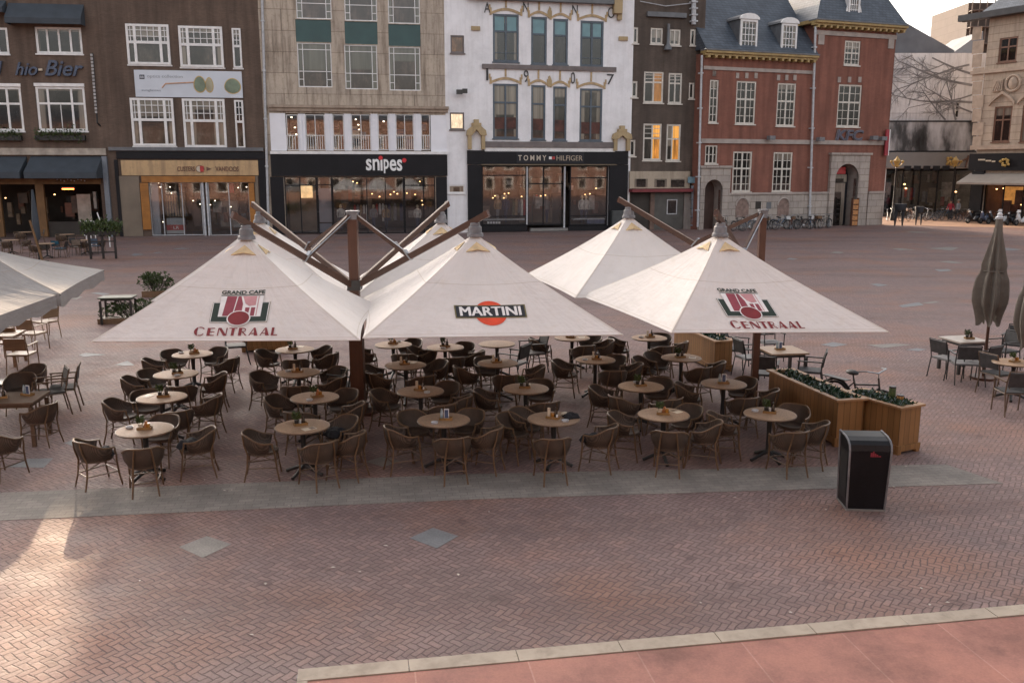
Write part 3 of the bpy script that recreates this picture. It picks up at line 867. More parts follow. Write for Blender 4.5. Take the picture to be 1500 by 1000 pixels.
class Canopy:
    def __init__(s, fl, fr, bl, peak, ze, sag=0.05):
        s.pk = peak
        br = fr + bl - fl
        s.c = [Vector((q.x, q.y, ze)) for q in (fl, fr, br, bl)]
        s.sag = sag
    def P(s, side, u, v, off=0.0):
        a, b = s.c[side], s.c[(side + 1) % 4]
        e = a.lerp(b, u)
        p = s.pk.lerp(e, v)
        z = -0.055 * math.sin(PI * min(1, v) ** 0.8) - s.sag * math.sin(PI * u) * math.sin(PI * min(1.0, v * 0.9)) 
        inn = (s.pk - e); inn.z = 0
        p = p + inn * (0.05 * math.sin(PI * u) * v * v)
        p.z += z
        if off:
            n = (b - a).cross(s.pk - a).normalized()
            p += n * off
        return p
    def mesh(s, nu=14, nv=10, v0=0.03, val=0.0):
        mb = MB(); uvs = []
        for side in range(4):
            for th in (0.0, -0.014):
                vs = [s.P(side, i / nu, v0 + (1 - v0) * j / nv, th) for i in range(nu + 1) for j in range(nv + 1)]
                fs = []
                for i in range(nu):
                    for j in range(nv):
                        q = [i * (nv + 1) + j, (i + 1) * (nv + 1) + j, (i + 1) * (nv + 1) + j + 1, i * (nv + 1) + j + 1]
                        fs.append(q)
                        uvs.append([(i / nu, v0 + (1 - v0) * j / nv), ((i + 1) / nu, v0 + (1 - v0) * j / nv), ((i + 1) / nu, v0 + (1 - v0) * (j + 1) / nv), (i / nu, v0 + (1 - v0) * (j + 1) / nv)])
                mb.add(vs, fs)
            for i in range(nu):
                a, b = s.P(side, i / nu, 1), s.P(side, (i + 1) / nu, 1)
                c, d = s.P(side, (i + 1) / nu, 1, -0.014), s.P(side, i / nu, 1, -0.014)
                if val:
                    k0 = val * (1 + 0.12 * math.sin(i * 1.3)); k1 = val * (1 + 0.12 * math.sin((i + 1) * 1.3))
                    c, d = b - Vector((0, 0, k1)), a - Vector((0, 0, k0))
                mb.quad(a, b, c, d); uvs.append([(0.5, 0.9)] * 4)
        return mb, uvs
    def build(s, root, m, val=0.0, name='canopy'):
        mb, uvs = s.mesh(val=val)
        inv = ROOTM[root.name].inverted()
        me = bpy.data.meshes.new(name)
        me.from_pydata([tuple(inv @ p) for p in mb.v], [], mb.f)
        me.materials.append(m)
        ul = me.uv_layers.new(name='UVMap')
        k = 0
        for q in uvs:
            for c in q: ul.data[k].uv = c; k += 1
        me.polygons.foreach_set('use_smooth', [True] * len(me.polygons)); me.update()
        bm = bmesh.new(); bm.from_mesh(me)
        bmesh.ops.remove_doubles(bm, verts=bm.verts[:], dist=0.0005)
        bmesh.ops.recalc_face_normals(bm, faces=bm.faces[:])
        bm.to_mesh(me); bm.free()
        try: me.set_sharp_from_angle(angle=R(14))
        except Exception: pass
        o = bpy.data.objects.new(name, me); COL.objects.link(o); o.parent = root
        return o
    def flaps(s, root, can):
        for side in range(4):
            mb = MB()
            for (v0, v1, w, off) in ((0.085, 0.17, 0.30, 0.05),):
                a = s.P(side, 0.5, v0, 0.02)
                l, r_ = s.P(side, 0.5 - w, v1, 0.012), s.P(side, 0.5 + w, v1, 0.012)
                mdl = s.P(side, 0.5, v1 - 0.01, off)
                dn = Vector((0, 0, -0.012))
                mb.add([a, l, mdl, r_, a + dn, l + dn, mdl + dn, r_ + dn], [(0, 1, 2), (0, 2, 3), (4, 5, 6), (4, 6, 7), (1, 2, 6, 5), (2, 3, 7, 6), (0, 1, 5, 4), (3, 0, 4, 7)])
            mb.build('vent_flap', FLAP, can, world=True)
    def hub(s, root, can):
        mb = MB(); p = s.pk
        mb.lathe([(0.14, -0.06), (0.135, -0.01), (0.115, 0.0), (0.105, 0.10), (0.085, 0.115), (0.08, 0.16), (0.03, 0.17), (0.025, 0.21)], 14, p)
        mb.build('hub_cap', PEWTER, can, smooth=True, world=True)

def facet_fn(can, side, off):
    """Metres across (x, 0 on the centre line) and v down the slope -> a point on the cloth."""
    def fn(x, v):
        e = (can.c[(side + 1) % 4] - can.c[side]).length
        return can.P(side, 0.5 + x / (e * v), v, off)
    return fn

def deco(ch, w, h):
    """Thick-and-thin poster capitals as convex pieces in a w x h box, heavy strokes first."""
    q = []
    T = 0.30 * w; t = 0.115 * w; th = 0.10 * h
    def rect(x0, x1, y0, y1): q.append([(x0, y0), (x1, y0), (x1, y1), (x0, y1)])
    if ch == 'C':
        n = 10
        for k in range(n):
            a0, a1 = R(105 + 150 * k / n), R(105 + 150 * (k + 1) / n)
            o = lambda a: (w * 0.5 + math.cos(a) * w * 0.5, h / 2 + math.sin(a) * h / 2)
            i = lambda a: (w * 0.40 + math.cos(a) * w * 0.12, h / 2 + math.sin(a) * h * 0.5)
            q.append([o(a0), o(a1), i(a1), i(a0)])
        for s0, s1 in ((35, 105), (255, 325)):
            for k in range(5):
                a0, a1 = R(s0 + (s1 - s0) * k / 5), R(s0 + (s1 - s0) * (k + 1) / 5)
                o = lambda a, e: (w * 0.5 + math.cos(a) * (w * 0.5 - e), h / 2 + math.sin(a) * (h / 2 - (th if e else 0)))
                q.append([o(a0, 0), o(a1, 0), o(a1, t), o(a0, t)])
    elif ch == 'E':
        rect(0, T * 1.2, 0, h)
        for y in (0, h / 2 - th / 2, h - th): rect(T * 1.2, w * 0.85, y, y + th)
    elif ch == 'N':
        q.append([(0, h), (T * 1.1, h), (w, 0), (w - T * 1.1, 0)])
        rect(0, t, 0, h * 0.93); rect(w - t, w, h * 0.07, h)
    elif ch == 'T':
        rect(0, w, h - th, h); rect(w / 2 - T * 0.6, w / 2 + T * 0.6, 0, h - th)
    elif ch == 'R':
        rect(0, T * 1.2, 0, h)
        cx, cy, ry, rx = T * 1.2, h * 0.72, h * 0.28, w * 0.48
        for k in range(7):
            a0, a1 = R(-90 + 180 * k / 7), R(-90 + 180 * (k + 1) / 7)
            o = lambda a, e: (cx + math.cos(a) * (rx - e), cy + math.sin(a) * (ry - (th if e else 0)))
            q.append([o(a0, 0), o(a1, 0), o(a1, t), o(a0, t)])
        q.append([(T * 1.3, h * 0.46), (T * 1.3 + t * 1.5, h * 0.46), (w, 0), (w - t * 1.5, 0)])
    elif ch == 'A':
        q.append([(w * 0.46, h), (w * 0.62, h), (w, 0), (w - T * 1.35, 0)])
        q.append([(w * 0.46, h), (w * 0.52, h * 0.93), (t, 0), (0, 0)])
        rect(w * 0.16, w * 0.62, h * 0.22, h * 0.22 + th)
    elif ch == 'L':
        rect(0, T * 1.2, 0, h); rect(T * 1.2, w * 0.9, 0, th)
    return q

def cafe_logo(can, side, canopy_obj, xc_e, xc_t, v_top, v_bot, ew, tw):
    """GRAND CAFE, the framed emblem and CENTRAAL printed down the front facet."""
    f1, f2, f3, f4 = (facet_fn(can, side, o) for o in (0.007, 0.010, 0.013, 0.016))
    v = lambda k: v_top + (v_bot - v_top) * k                 # 0 = emblem top, 1 = lettering bottom
    mbs = {}
    def put_(m, fn, pts, xc):
        mb = mbs.setdefault(m.name, (m, MB()))[1]
        mb.poly([fn(xc + x * ew / 2, v(y)) for x, y in pts])
    def rect(m, fn, x0, x1, y0, y1, n=4):
        for k in range(n):
            a, b = x0 + (x1 - x0) * k / n, x0 + (x1 - x0) * (k + 1) / n
            put_(m, fn, [(a, y0), (b, y0), (b, y1), (a, y1)], xc_e)
    # bracket frame: pale border below a dark green U
    for (m, fn, e) in ((INK_OLIVE, f1, 0.045), (INK_WHITE, f2, 0.03), (INK_GREEN, f3, 0.0)):
        rect(m, fn, -0.93 - e, -0.62, 0.22 - e * 0.5, 0.66 + e * 0.4, 2); rect(m, fn, 0.62, 0.93 + e, 0.22 - e * 0.5, 0.66 + e * 0.4, 2)
        rect(m, fn, -0.62, 0.62, 0.50, 0.66 + e * 0.4, 6)
    rect(INK_WHITE, f4, -0.72, 0.72, 0.05, 0.545, 6)
    g1, g2, g3 = (facet_fn(can, side, o) for o in (0.019, 0.022, 0.025))
    put_(INK_PLUM, g1, [(-0.52, 0.07), (-0.18, 0.07), (-0.25, 0.53), (-0.58, 0.53)], xc_e)
    put_(INK_PLUM, g1, [(-0.14, 0.07), (-0.04, 0.07), (0.06, 0.25), (0.06, 0.42), (-0.2, 0.42)], xc_e)
    put_(INK_PINK, g1, [(0.02, 0.07), (0.5, 0.07), (0.5, 0.28), (0.28, 0.30), (0.14, 0.24)], xc_e)
    put_(INK_PLUM, g1, [(0.16, 0.33), (0.31, 0.33), (0.29, 0.5), (0.16, 0.5)], xc_e)
    put_(INK_PLUM, g1, [(0.36, 0.33), (0.5, 0.33), (0.5, 0.53), (0.36, 0.53)], xc_e)
    put_(INK_PINK, g1, [(0.55, 0.07), (0.58, 0.07), (0.58, 0.53), (0.55, 0.53)], xc_e)
    put_(INK_GREEN, g1, [(-0.735, 0.045), (0.735, 0.045), (0.735, 0.062), (-0.735, 0.062)], xc_e)
    for (m, fn, k) in ((INK_WHITE, g2, 1.12), (INK_RED, g3, 1.0)):
        put_(m, fn, [(math.cos(2 * PI * i / 28) * 0.36 * k, 0.59 + math.sin(2 * PI * i / 28) * 0.165 * k) for i in range(28)], xc_e)
    for nm, (m, mb) in mbs.items():
        mb.build('printed_emblem', m, canopy_obj, world=True)
    lt_ = MB()
    h = (v(1.0) - v(0.81)); 
    x = -tw / 2; ws = [0.16, 0.125, 0.135, 0.115, 0.125, 0.135, 0.135, 0.10]; gap = 0.022
    for i, c in enumerate('CENTRAAL'):
        w = ws[i] * tw * 0.86
        hh = 1.16 if i == 0 else 1.0
        for q in deco(c, w, 1.0):
            lt_.poly([f2(xc_t + x + a, v(1.0) + (0.03 if i == 0 else 0) * (h) - b * h * hh) for a, b in q])
        x += w + gap * tw
    lt_.build('lettering', INK_RED, canopy_obj, world=True)
    tp = MB(); gw = ew * 0.74; gh = (v_bot - v_top) * 0.085
    text_to(tp, 'GRAND CAFE', lambda a, b, c: f2(xc_e + (a - 0.5) * gw, v(0.015) - b * gh), offset=0.03)
    tp.build('lettering', INK_GREEN, canopy_obj, world=True)

def martini_logo(can, side, canopy_obj, xc, v0, v1, w):
    f = [facet_fn(can, side, o) for o in (0.007, 0.010, 0.013, 0.016)]
    vm = (v0 + v1) / 2; hv = (v1 - v0)
    d = MB(); d.poly([f[0](xc + math.cos(2 * PI * i / 32) * w * 0.226, vm + 0.015 + math.sin(2 * PI * i / 32) * hv * 0.5) for i in range(32)]); d.build('printed_disc', INK_ORANGE, canopy_obj, world=True)
    def bar(fn, x0, x1, y0, y1):
        mb = MB()
        for k in range(10):
            a, b = x0 + (x1 - x0) * k / 10, x0 + (x1 - x0) * (k + 1) / 10
            mb.quad(fn(xc + a, y0), fn(xc + b, y0), fn(xc + b, y1), fn(xc + a, y1))
        return mb
    bar(f[1], -w / 2, w / 2, vm - hv * 0.265, vm + hv * 0.25).build('printed_border', INK_OLIVE, canopy_obj, world=True)
    bar(f[2], -w / 2 + 0.02, w / 2 - 0.02, vm - hv * 0.235, vm + hv * 0.22).build('printed_bar', INK_BLACK, canopy_obj, world=True)
    tx = MB()
    for k in range(3):
        fk = facet_fn(can, side, 0.016 + 0.0015 * k)
        text_to(tx, 'MARTINI', lambda a, b, c: fk(xc + (a - 0.5) * w * 0.85 + (k - 1) * w * 0.0075, vm + hv * 0.17 - b * hv * 0.36))
    tx.build('lettering', INK_WHITE, canopy_obj, world=True)

def peak_at(px, py, dist):
    return at_y(px, py, dist)

def mast(root, base, zt, zj, sec=0.17):
    b = MB(); b.box(base.x - 0.30, base.x + 0.30, base.y - 0.30, base.y + 0.30, 0.0, 0.05); b.box(base.x - 0.16, base.x + 0.16, base.y - 0.16, base.y + 0.16, 0.052, 0.16)
    b.build('base', MAST_WOOD, root, world=True)
    p = MB(); p.box(base.x - sec / 2, base.x + sec / 2, base.y - sec / 2, base.y + sec / 2, 0.162, zt); 
    if sec > 0.16: p.box(base.x - sec * 0.72, base.x + sec * 0.72, base.y - sec * 0.72, base.y + sec * 0.72, 0.162, 1.72)
    p.build('mast', MAST_WOOD, root, world=True)
    c = MB(); c.box(base.x - sec * 0.68, base.x + sec * 0.68, base.y - sec * 0.68, base.y + sec * 0.68, zt + 0.002, zt + 0.035)
    c.box(base.x - sec * 0.55, base.x + sec * 0.55, base.y - sec * 0.55, base.y + sec * 0.55, zt - 0.12, zt + 0.001)
    c.build('mast_cap', PEWTER, root, world=True)
    j = MB(); j.box(base.x - sec * 0.7, base.x + sec * 0.7, base.y - sec * 0.7, base.y + sec * 0.7, zj - 0.10, zj + 0.08)
    j.build('collar', DARK_METAL, root, world=True)

def arm_to(root, base, zj, zt, pk, over=0.28, k=0.44):
    d = (Vector((pk.x, pk.y, 0)) - Vector((base.x, base.y, 0))).normalized()
    p = Vector((base.x, base.y, zj)) + d * 0.10
    q = pk + Vector((0, 0, 0.20)); e = (q - p).normalized()
    q2 = q + e * over
    a = MB(); a.bar(p, q2, 0.06, 0.10); ao = a.build('arm', ARM_WOOD, root, world=True)
    s = MB(); up = Vector((0, 0, 0.055))
    s.bar(p + up, q2 + up, 0.024, 0.008); s.build('top_edge', ARM_LIGHT, ao, world=True)
    hk = MB(); hk.tube([q - Vector((0, 0, 0.02)), pk + Vector((0, 0, 0.2))], 0.02, 6); hk.bar(q2 - e * 0.06, q2 + e * 0.012, 0.07, 0.11)
    hk.build('arm_end', MAST_WOOD, ao, world=True)
    m = p.lerp(q, k)
    st = MB(); t0 = Vector((base.x, base.y, zt - 0.06)) + d * 0.09
    st.bar(t0, m + Vector((0, 0, 0.06)), 0.05, 0.07); so = st.build('strut', ARM_WOOD, root, world=True)
    w = MB(); w.tube([t0 + Vector((0.03, -0.03, 0)), m + Vector((0.03, -0.03, 0.08))], 0.011, 6); w.build('steel_rod', STEEL, so, world=True)
    cl = MB(); cl.bar(m + Vector((0, 0, 0.14)) - d * 0.05, m - Vector((0, 0, 0.02)) + d * 0.10, 0.075, 0.03); cl.build('clamp', STEEL, so, world=True)

ZE = 2.08
# the four-canopy parasol
MA = at_z(526, 603, 0)
UA = thing('quadruple_parasol', 'four cream square canopies with logo prints on one red-brown central mast', 'parasol', MA, 0, 'large cream parasols on masts')
mast(UA, MA, 3.72, 2.42)
pkA = [peak_at(361, 345, 14.15), peak_at(696, 341, 14.75), peak_at(381, 322, 18.3), peak_at(646, 322, 18.5)]
def canopy_from(fl, fr, pk, sag=0.05):
    fl, fr = Vector((fl.x, fl.y, 0)), Vector((fr.x, fr.y, 0))
    bl = 2 * Vector((pk.x, pk.y, 0)) - fr
    return Canopy(fl, fr, bl, pk, ZE, sag)
cA = canopy_from(at_z(133, 500, ZE), at_z(528, 498, ZE), pkA[0])
cB = canopy_from(at_z(531, 495, ZE), at_z(913, 490, ZE), pkA[1])
wv = Vector((3.62, 0.22, 0)); dv = Vector((-0.45, 3.6, 0))
def canopy_c(pk, w=wv, d=dv):
    c = Vector((pk.x, pk.y, 0))
    return Canopy(c - w / 2 - d / 2, c + w / 2 - d / 2, c - w / 2 + d / 2, pk, ZE)
cC, cD = canopy_c(pkA[2]), canopy_c(pkA[3])
objs = []
for cn in (cA, cB, cC, cD):
    o = cn.build(UA, FABRIC); cn.flaps(UA, o); cn.hub(UA, o); objs.append(o)
for pk in pkA: arm_to(UA, MA, 2.42, 3.72, pk)
cafe_logo(cA, 0, objs[0], 0.10, 0.08, 0.52, 0.95, 0.90, 1.22)
martini_logo(cB, 0, objs[1], 0.03, 0.62, 0.875, 1.12)

# the second mast with two canopies in view
MBP = at_z(1103, 592, 0)
UB = thing('double_parasol', 'two cream canopies on the right-hand brown mast, the front one printed with a logo', 'parasol', MBP, 0, 'large cream parasols on masts')
mast(UB, MBP, 3.72, 2.42, 0.12)
pkB = [peak_at(1055, 341, 14.85), peak_at(921, 315, 18.8)]
fl, fr = at_z(983, 487, ZE), at_z(1303, 486, ZE)
bl = at_z(850, 433, ZE)
cE = Canopy(Vector((fl.x, fl.y, 0)), Vector((fr.x, fr.y, 0)), Vector((bl.x, bl.y, 0)), pkB[0], ZE)
cF = canopy_c(pkB[1], Vector((3.4, 0.25, 0)), Vector((-0.9, 3.75, 0)))
oE = cE.build(UB, FABRIC); cE.flaps(UB, oE); cE.hub(UB, oE)
oF = cF.build(UB, FABRIC); cF.flaps(UB, oF); cF.hub(UB, oF)
for pk in pkB: arm_to(UB, MBP, 2.42, 3.72, pk)
cafe_logo(cE, 0, oE, -0.23, -0.11, 0.56, 0.96, 0.86, 1.12)

# ------------------------------------------------------------------ grey parasols at the left edge of the photograph
def grey_parasol(label, fr, br, side_len, pkz):
    """fr, br: front-right and back-right corners of the canopy."""
    fr, br = Vector((fr.x, fr.y, 0)), Vector((br.x, br.y, 0))
    d = br - fr
    w = Vector((d.y, -d.x, 0)).normalized() * side_len
    fl = fr - w; pk = (fr + br) / 2 - w / 2; 
    root = thing('grey_parasol', label, 'parasol', (pk.x, pk.y, 0), 0, 'grey parasols at the left')
    ze = 2.17
    cn = Canopy(fl, fr, fl + d, Vector((pk.x, pk.y, pkz)), ze, 0.10)
    o = cn.build(root, GREYFAB, val=0.26); cn.hub(root, o)
    p = MB(); p.lathe([(0.30, 0), (0.30, 0.06), (0.04, 0.07), (0.035, pkz - 0.02)], 12); p.build('pole', DARK_METAL, root, smooth=True)
    rb = MB()
    for k in range(4): rb.tube([Vector((0, 0, pkz - 0.12)), cn.c[k] - Vector((pk.x, pk.y, 0)) + Vector((0, 0, -0.03))], 0.014, 6)
    rb.build('ribs', DARK_METAL, root)
    return root
zc = 2.17
grey_parasol('pale grey parasol with drooping valance nearest the left edge', at_z(-12, 466, zc), at_z(82, 432, zc), 3.6, 3.05)
grey_parasol('flat pale grey parasol behind, its corner reaching towards the brick cafe', at_z(88, 430, zc), at_z(152, 395, zc), 3.9, 2.95)

# ------------------------------------------------------------------ folded parasols at the right
FOLD = NT('taupe_canvas'); _fabric(FOLD, (0.215, 0.19, 0.163), (0.13, 0.11, 0.09)); FOLD = FOLD.m
def folded(base, zt, zb, label, seed, rmax=0.285):
    root = thing('folded_parasol', label, 'parasol', base, 0, 'folded parasols at the right')
    rr = random.Random(seed)
    p = MB(); p.lathe([(0.28, 0), (0.28, 0.05), (0.035, 0.06), (0.03, zb + 0.4)], 12); p.build('pole', MAST_WOOD, root, smooth=True)
    n, m = 72, 22
    ph = [rr.uniform(0, 2 * PI) for _ in range(6)]
    vs = []; fs = []
    for j in range(m + 1):
        v = j / m
        prof = 0.07 + (rmax - 0.07) * (sstep(0, 0.78, v) ** 1.1) * (1 - 0.42 * sstep(0.80, 1.0, v))
        prof *= 1 - 0.16 * math.exp(-((v - 0.52) / 0.035) ** 2) 
        for k in range(n):
            a = 2 * PI * k / n
            fold = 0.21 * math.cos(8 * a + ph[0] + 0.5 * v) + 0.08 * math.cos(13 * a + ph[1] - v) + 0.05 * math.cos(21 * a + ph[4] + 2 * v) + 0.06 * math.cos(3 * a + ph[2] + 3 * v)
            r_ = prof * (1 + fold * sstep(0.02, 0.3, v))
            dz = 0.14 * sstep(0.85, 1, v) * math.cos(5 * a + ph[3])
            vs.append((math.cos(a) * r_, math.sin(a) * r_, zt + (zb - zt) * v + dz))
    for j in range(m):
        for k in range(n):
            fs.append((j * n + k, j * n + (k + 1) % n, (j + 1) * n + (k + 1) % n, (j + 1) * n + k))
    c = MB(); c.add(vs, fs); co = c.build('canopy', FOLD, root, smooth=True)
    bnd = MB(); zs = zt + (zb - zt) * 0.52; rs_ = 0.07 + (rmax - 0.07) * (sstep(0, 0.78, 0.52) ** 1.1)
    bnd.torus((0, 0, zs), rs_ * 0.93, 0.016, 'z', 24, 6); bnd.build('tie_strap', FOLD, co, smooth=True)
    f = MB(); f.lathe([(0.08, zt - 0.04), (0.085, zt), (0.05, zt + 0.02), (0.05, zt + 0.07), (0.02, zt + 0.10)], 12); f.build('finial', PALE_METAL, root, smooth=True)
    return root
b1 = ground_x(1440, 18.9)
folded(b1, at_y(1453, 318, 18.9).z, at_y(1440, 468, 18.9).z, 'tall folded taupe parasol tied shut, standing behind the right-hand tables', 4)
b2 = ground_x(1502, 17.9)
folded(b2, at_y(1520, 330, 17.9).z, at_y(1500, 505, 17.9).z, 'folded taupe parasol cut off by the right edge of the photo', 9)
# ------------------------------------------------------------------ litter bin
BINFACE = mat('black_bin_panel', (0.007, 0.007, 0.009), 0.42, 0.5, 2.5, fine=0.35, spec=0.22)
bl_, br_ = at_z(1232, 748), at_z(1297, 747)
fl_, frr_ = at_z(1250, 751), at_z(1293, 749)
BX = (at_z(1262, 741)); BYAW = R(-4)
bin_ = thing('litter_bin', 'black tapered litter bin with steel edges and curved lid in front of the planters', 'litter bin', (BX.x, BX.y + 0.05, 0), BYAW)
def bin_prof(z):                     # half width and half depth at height z
    k = z / 1.12
    return 0.27 + 0.075 * k, 0.24 + 0.06 * k
bm_ = MB(); N_ = 8
prof = []
hgt = 1.10
# front face leans out, the lid curves back
pts2 = [(-0.27, 0.0), (-0.31, hgt - 0.14), (-0.28, hgt - 0.05), (-0.20, hgt + 0.0), (-0.05, hgt + 0.03), (0.26, hgt + 0.035), (0.24, 0.0)]
def wid(z): return 0.305 + 0.03 * z / hgt
vs = []; n = len(pts2)
for sx in (-1, 1):
    for (y, z) in pts2: vs.append((sx * wid(z), y, z + 0.03))
fs = [tuple(range(n)), tuple(range(2 * n - 1, n - 1, -1))] + [(i, (i + 1) % n, n + (i + 1) % n, n + i) for i in range(n)]
bm_.add(vs, fs); bm_.build('body', BINFACE, bin_)
ed = MB()
for sx in (-1, 1):
    path = [Vector((sx * (wid(z) + 0.004), y - 0.004, z + 0.032)) for (y, z) in pts2[:6]]
    ed.tube(path, 0.018, 8)
    ed.tube([Vector((sx * (wid(z) + 0.004), y, z + 0.03)) for (y, z) in (pts2[5], pts2[6])], 0.02, 8)
ed.build('steel_edge', mat('dull_steel', (0.17, 0.17, 0.18), 0.5, 0.3, 4, metal=0.5), bin_, smooth=True)
bs = MB(); bs.box(-0.32, 0.32, -0.30, 0.28, 0.0, 0.03); bs.build('base', GREY_STONE, bin_)
sd = MB(); sd.add([(-wid(0.1) - 0.008, -0.17, 0.15), (-wid(0.1) - 0.008, 0.16, 0.15), (-wid(0.85) - 0.012, 0.18, 0.95), (-wid(0.85) - 0.012, -0.22, 0.95)], [(0, 1, 2, 3)])
sd.build('side_panel', BLACK_IRON, bin_)
lg = MB()                                                 # small red skyline mark
y_ = lambda z: -0.27 - 0.04 * (z - 0.03) / (hgt - 0.14) - 0.006
for (x0, x1, z0, z1) in ((0.06, 0.09, 0.90, 0.97), (0.095, 0.12, 0.90, 0.99), (0.125, 0.15, 0.90, 0.96), (0.155, 0.18, 0.90, 0.94), (0.185, 0.23, 0.90, 0.92)):
    lg.prism([(x0 - 0.06, y_(z0), z0), (x1 - 0.06, y_(z0), z0), (x1 - 0.06, y_(z1), z1), (x0 - 0.06, y_(z1), z1)], (0, -0.003, 0))
lg.build('logo', mat('faded_red', (0.20, 0.02, 0.035), 0.5, 0.3, 8), bin_)

bin_.scale = (0.80, 0.80, 0.85)

# ------------------------------------------------------------------ wooden planters
def planter(origin, w, l, yaw, h, label, seed, leafy=True, leafm=None, nleaf=620):
    """origin: front-left corner on the ground; l runs away from the camera."""
    root = thing('planter_box', label, 'planter', (origin.x, origin.y, 0), yaw, 'wooden planter boxes')
    b = MB()
    for (x0, x1, y0, y1) in ((0, w, 0, 0.03), (0, w, l - 0.03, l), (0, 0.03, 0.03, l - 0.03), (w - 0.03, w, 0.03, l - 0.03)):
        b.box(x0, x1, y0, y1, 0.06, h - 0.035)
    b.build('box', PLANTER_WOOD, root)
    pl = MB(); e = 0.025
    for (x0, x1, y0, y1) in ((-e, w + e, -e, -0.002), (-e, w + e, l + 0.002, l + e), (-e, -0.002, -0.001, l + 0.001), (w + 0.002, w + e, -0.001, l + 0.001)):
        pl.box(x0, x1, y0, y1, 0.05, 0.15)
    for x in (-e + 0.005, w + e - 0.085):
        for y in (-e + 0.005, l + e - 0.085): pl.box(x, x + 0.08, y, y + 0.08, 0.0, 0.058)
    pl.build('plinth', PLANTER_WOOD, root)
    r = MB(); o_ = 0.045; i_ = 0.05
    for (x0, x1, y0, y1) in ((-o_, w + o_, -o_, i_), (-o_, w + o_, l - i_, l + o_), (-o_, i_, i_ + 0.001, l - i_ - 0.001), (w - i_, w + o_, i_ + 0.001, l - i_ - 0.001)):
        r.box(x0, x1, y0, y1, h - 0.033, h)
    r.build('rim', PLANTER_RIM, root)
    so = MB(); so.box(0.032, w - 0.032, 0.032, l - 0.032, h - 0.2, h - 0.09); so.build('soil', SOIL, root)
    rr = random.Random(seed)
    def fn(q):
        x, y = q.uniform(0.05, w - 0.05), q.uniform(0.05, l - 0.05)
        return Vector((x, y, h - 0.09 + abs(q.gauss(0, 0.045)))), Vector((x - w / 2, q.uniform(-0.3, 0.3), 0.6))
    f = MB(); f.leaves(fn, nleaf, 0.085, rr); f.build('foliage', LEAF, root)
    f = MB(); f.leaves(fn, nleaf // 4, 0.075, rr); f.build('leaf_highlights', LEAF_B, root)  # paler blades carry the glossy leaves' highlights as colour
    return root
PYAW = math.atan2(0.97, -0.22) - PI / 2
P1 = at_z(1223, 654); P2 = at_z(1316, 666)
planter(P1, 0.48, 2.25, PYAW, 0.80, 'long golden plank planter with dark leaves beside the rightmost table', 1)
P2b = Vector((P2.x - 0.02, P2.y, 0))
planter(P2b, 0.47, 1.15, R(27), 0.79, 'golden plank planter behind the litter bin, with a jar standing on its leaves', 2)
P3 = at_z(1046, 545)
planter(P3, 0.42, 2.3, PYAW, 0.72, 'golden plank planter half under the right parasol, next to its mast', 3)
P4 = at_z(356, 516)
planter(P4, 1.1, 0.5, R(8), 0.66, 'brown plank planter glimpsed under the left logo canopy', 4)
# jars on the second planter
for (px, py, h_, m_, lb) in ((1306, 585, 0.26, LEAF_G, 'tall green bottle-glass lantern standing in the planter behind the bin'), (1318, 588, 0.15, AMBER, 'short amber candle jar beside the green lantern in the planter')):
    p = at_z(px, py + 3, 0.74)
    t = thing('table_lantern', lb, 'lantern', (p.x, p.y, 0.74))
    q = MB(); q.lathe([(0.05, 0.0), (0.055, 0.01), (0.055, h_ * 0.85), (0.05, h_ * 0.9)], 12); q.build('glass', m_, t, smooth=True)
    q = MB(); q.lathe([(0.057, h_ * 0.9), (0.057, h_), (0.03, h_ * 1.02)], 12); q.build('lid', DARK_METAL, t, smooth=True)

# ------------------------------------------------------------------ metal armchair (square arms)
def metal_chair(seatm, framem, name='metal_armchair', backm=None):
    t = thing(name, '', 'chair')
    s = MB(); s.box(-0.23, 0.23, -0.22, 0.22, 0.43, 0.455)
    s.build('seat', seatm, t)
    b = MB(); M = Matrix.Translation((0, -0.235, 0.46)) @ Matrix.Rotation(R(10), 4, 'X')
    b.box(-0.215, 0.215, -0.012, 0.012, 0.10, 0.38, M); b.build('backrest', backm or seatm, t)
    for sx in (-1, 1):
        f = MB(); f.tube([(sx * 0.245, 0.25, 0), (sx * 0.245, 0.22, 0.44), (sx * 0.25, 0.215, 0.655)], 0.013, 6); f.build('leg', framem, t, smooth=True)
        f = MB(); f.tube([(sx * 0.235, -0.30, 0), (sx * 0.235, -0.22, 0.44), (sx * 0.235, -0.255, 0.66), (sx * 0.23, -0.315, 0.86)], 0.013, 6); f.build('leg', framem, t, smooth=True)
        a = MB(); a.bar((sx * 0.25, -0.255, 0.66), (sx * 0.255, 0.24, 0.665), 0.045, 0.02); a.build('armrest', framem, t)
    r = MB(); r.tube([(-0.23, -0.315, 0.86), (0.23, -0.315, 0.86)], 0.013, 6); r.build('top_rail', framem, t, smooth=True)
    r = MB(); r.tube([(-0.245, 0.22, 0.425), (0.245, 0.22, 0.425)], 0.011, 6); r.tube([(-0.235, -0.225, 0.425), (0.235, -0.225, 0.425)], 0.011, 6)
    for sx in (-1, 1): r.tube([(sx * 0.24, -0.225, 0.425), (sx * 0.245, 0.22, 0.425)], 0.011, 6)
    r.build('seat_rail', framem, t, smooth=True)
    return t
SLATE_SEAT = mat('charcoal_sling', (0.035, 0.034, 0.035), 0.6, 0.3, 12)
PALE_SEAT = mat('pale_sling', (0.19, 0.18, 0.175), 0.6, 0.3, 12)
OAK = wood_mat('oak_arm', (0.27, 0.175, 0.105), 'x', 0.45)
MCH = metal_chair(PALE_SEAT, DARK_METAL, backm=SLATE_SEAT)
DCH = metal_chair(SLATE_SEAT, BLACK_IRON)
OCH = metal_chair(OAK, OAK, 'wooden_armchair')
BCH = metal_chair(SLATE_SEAT, BAMBOO_DK, 'terrace_armchair')

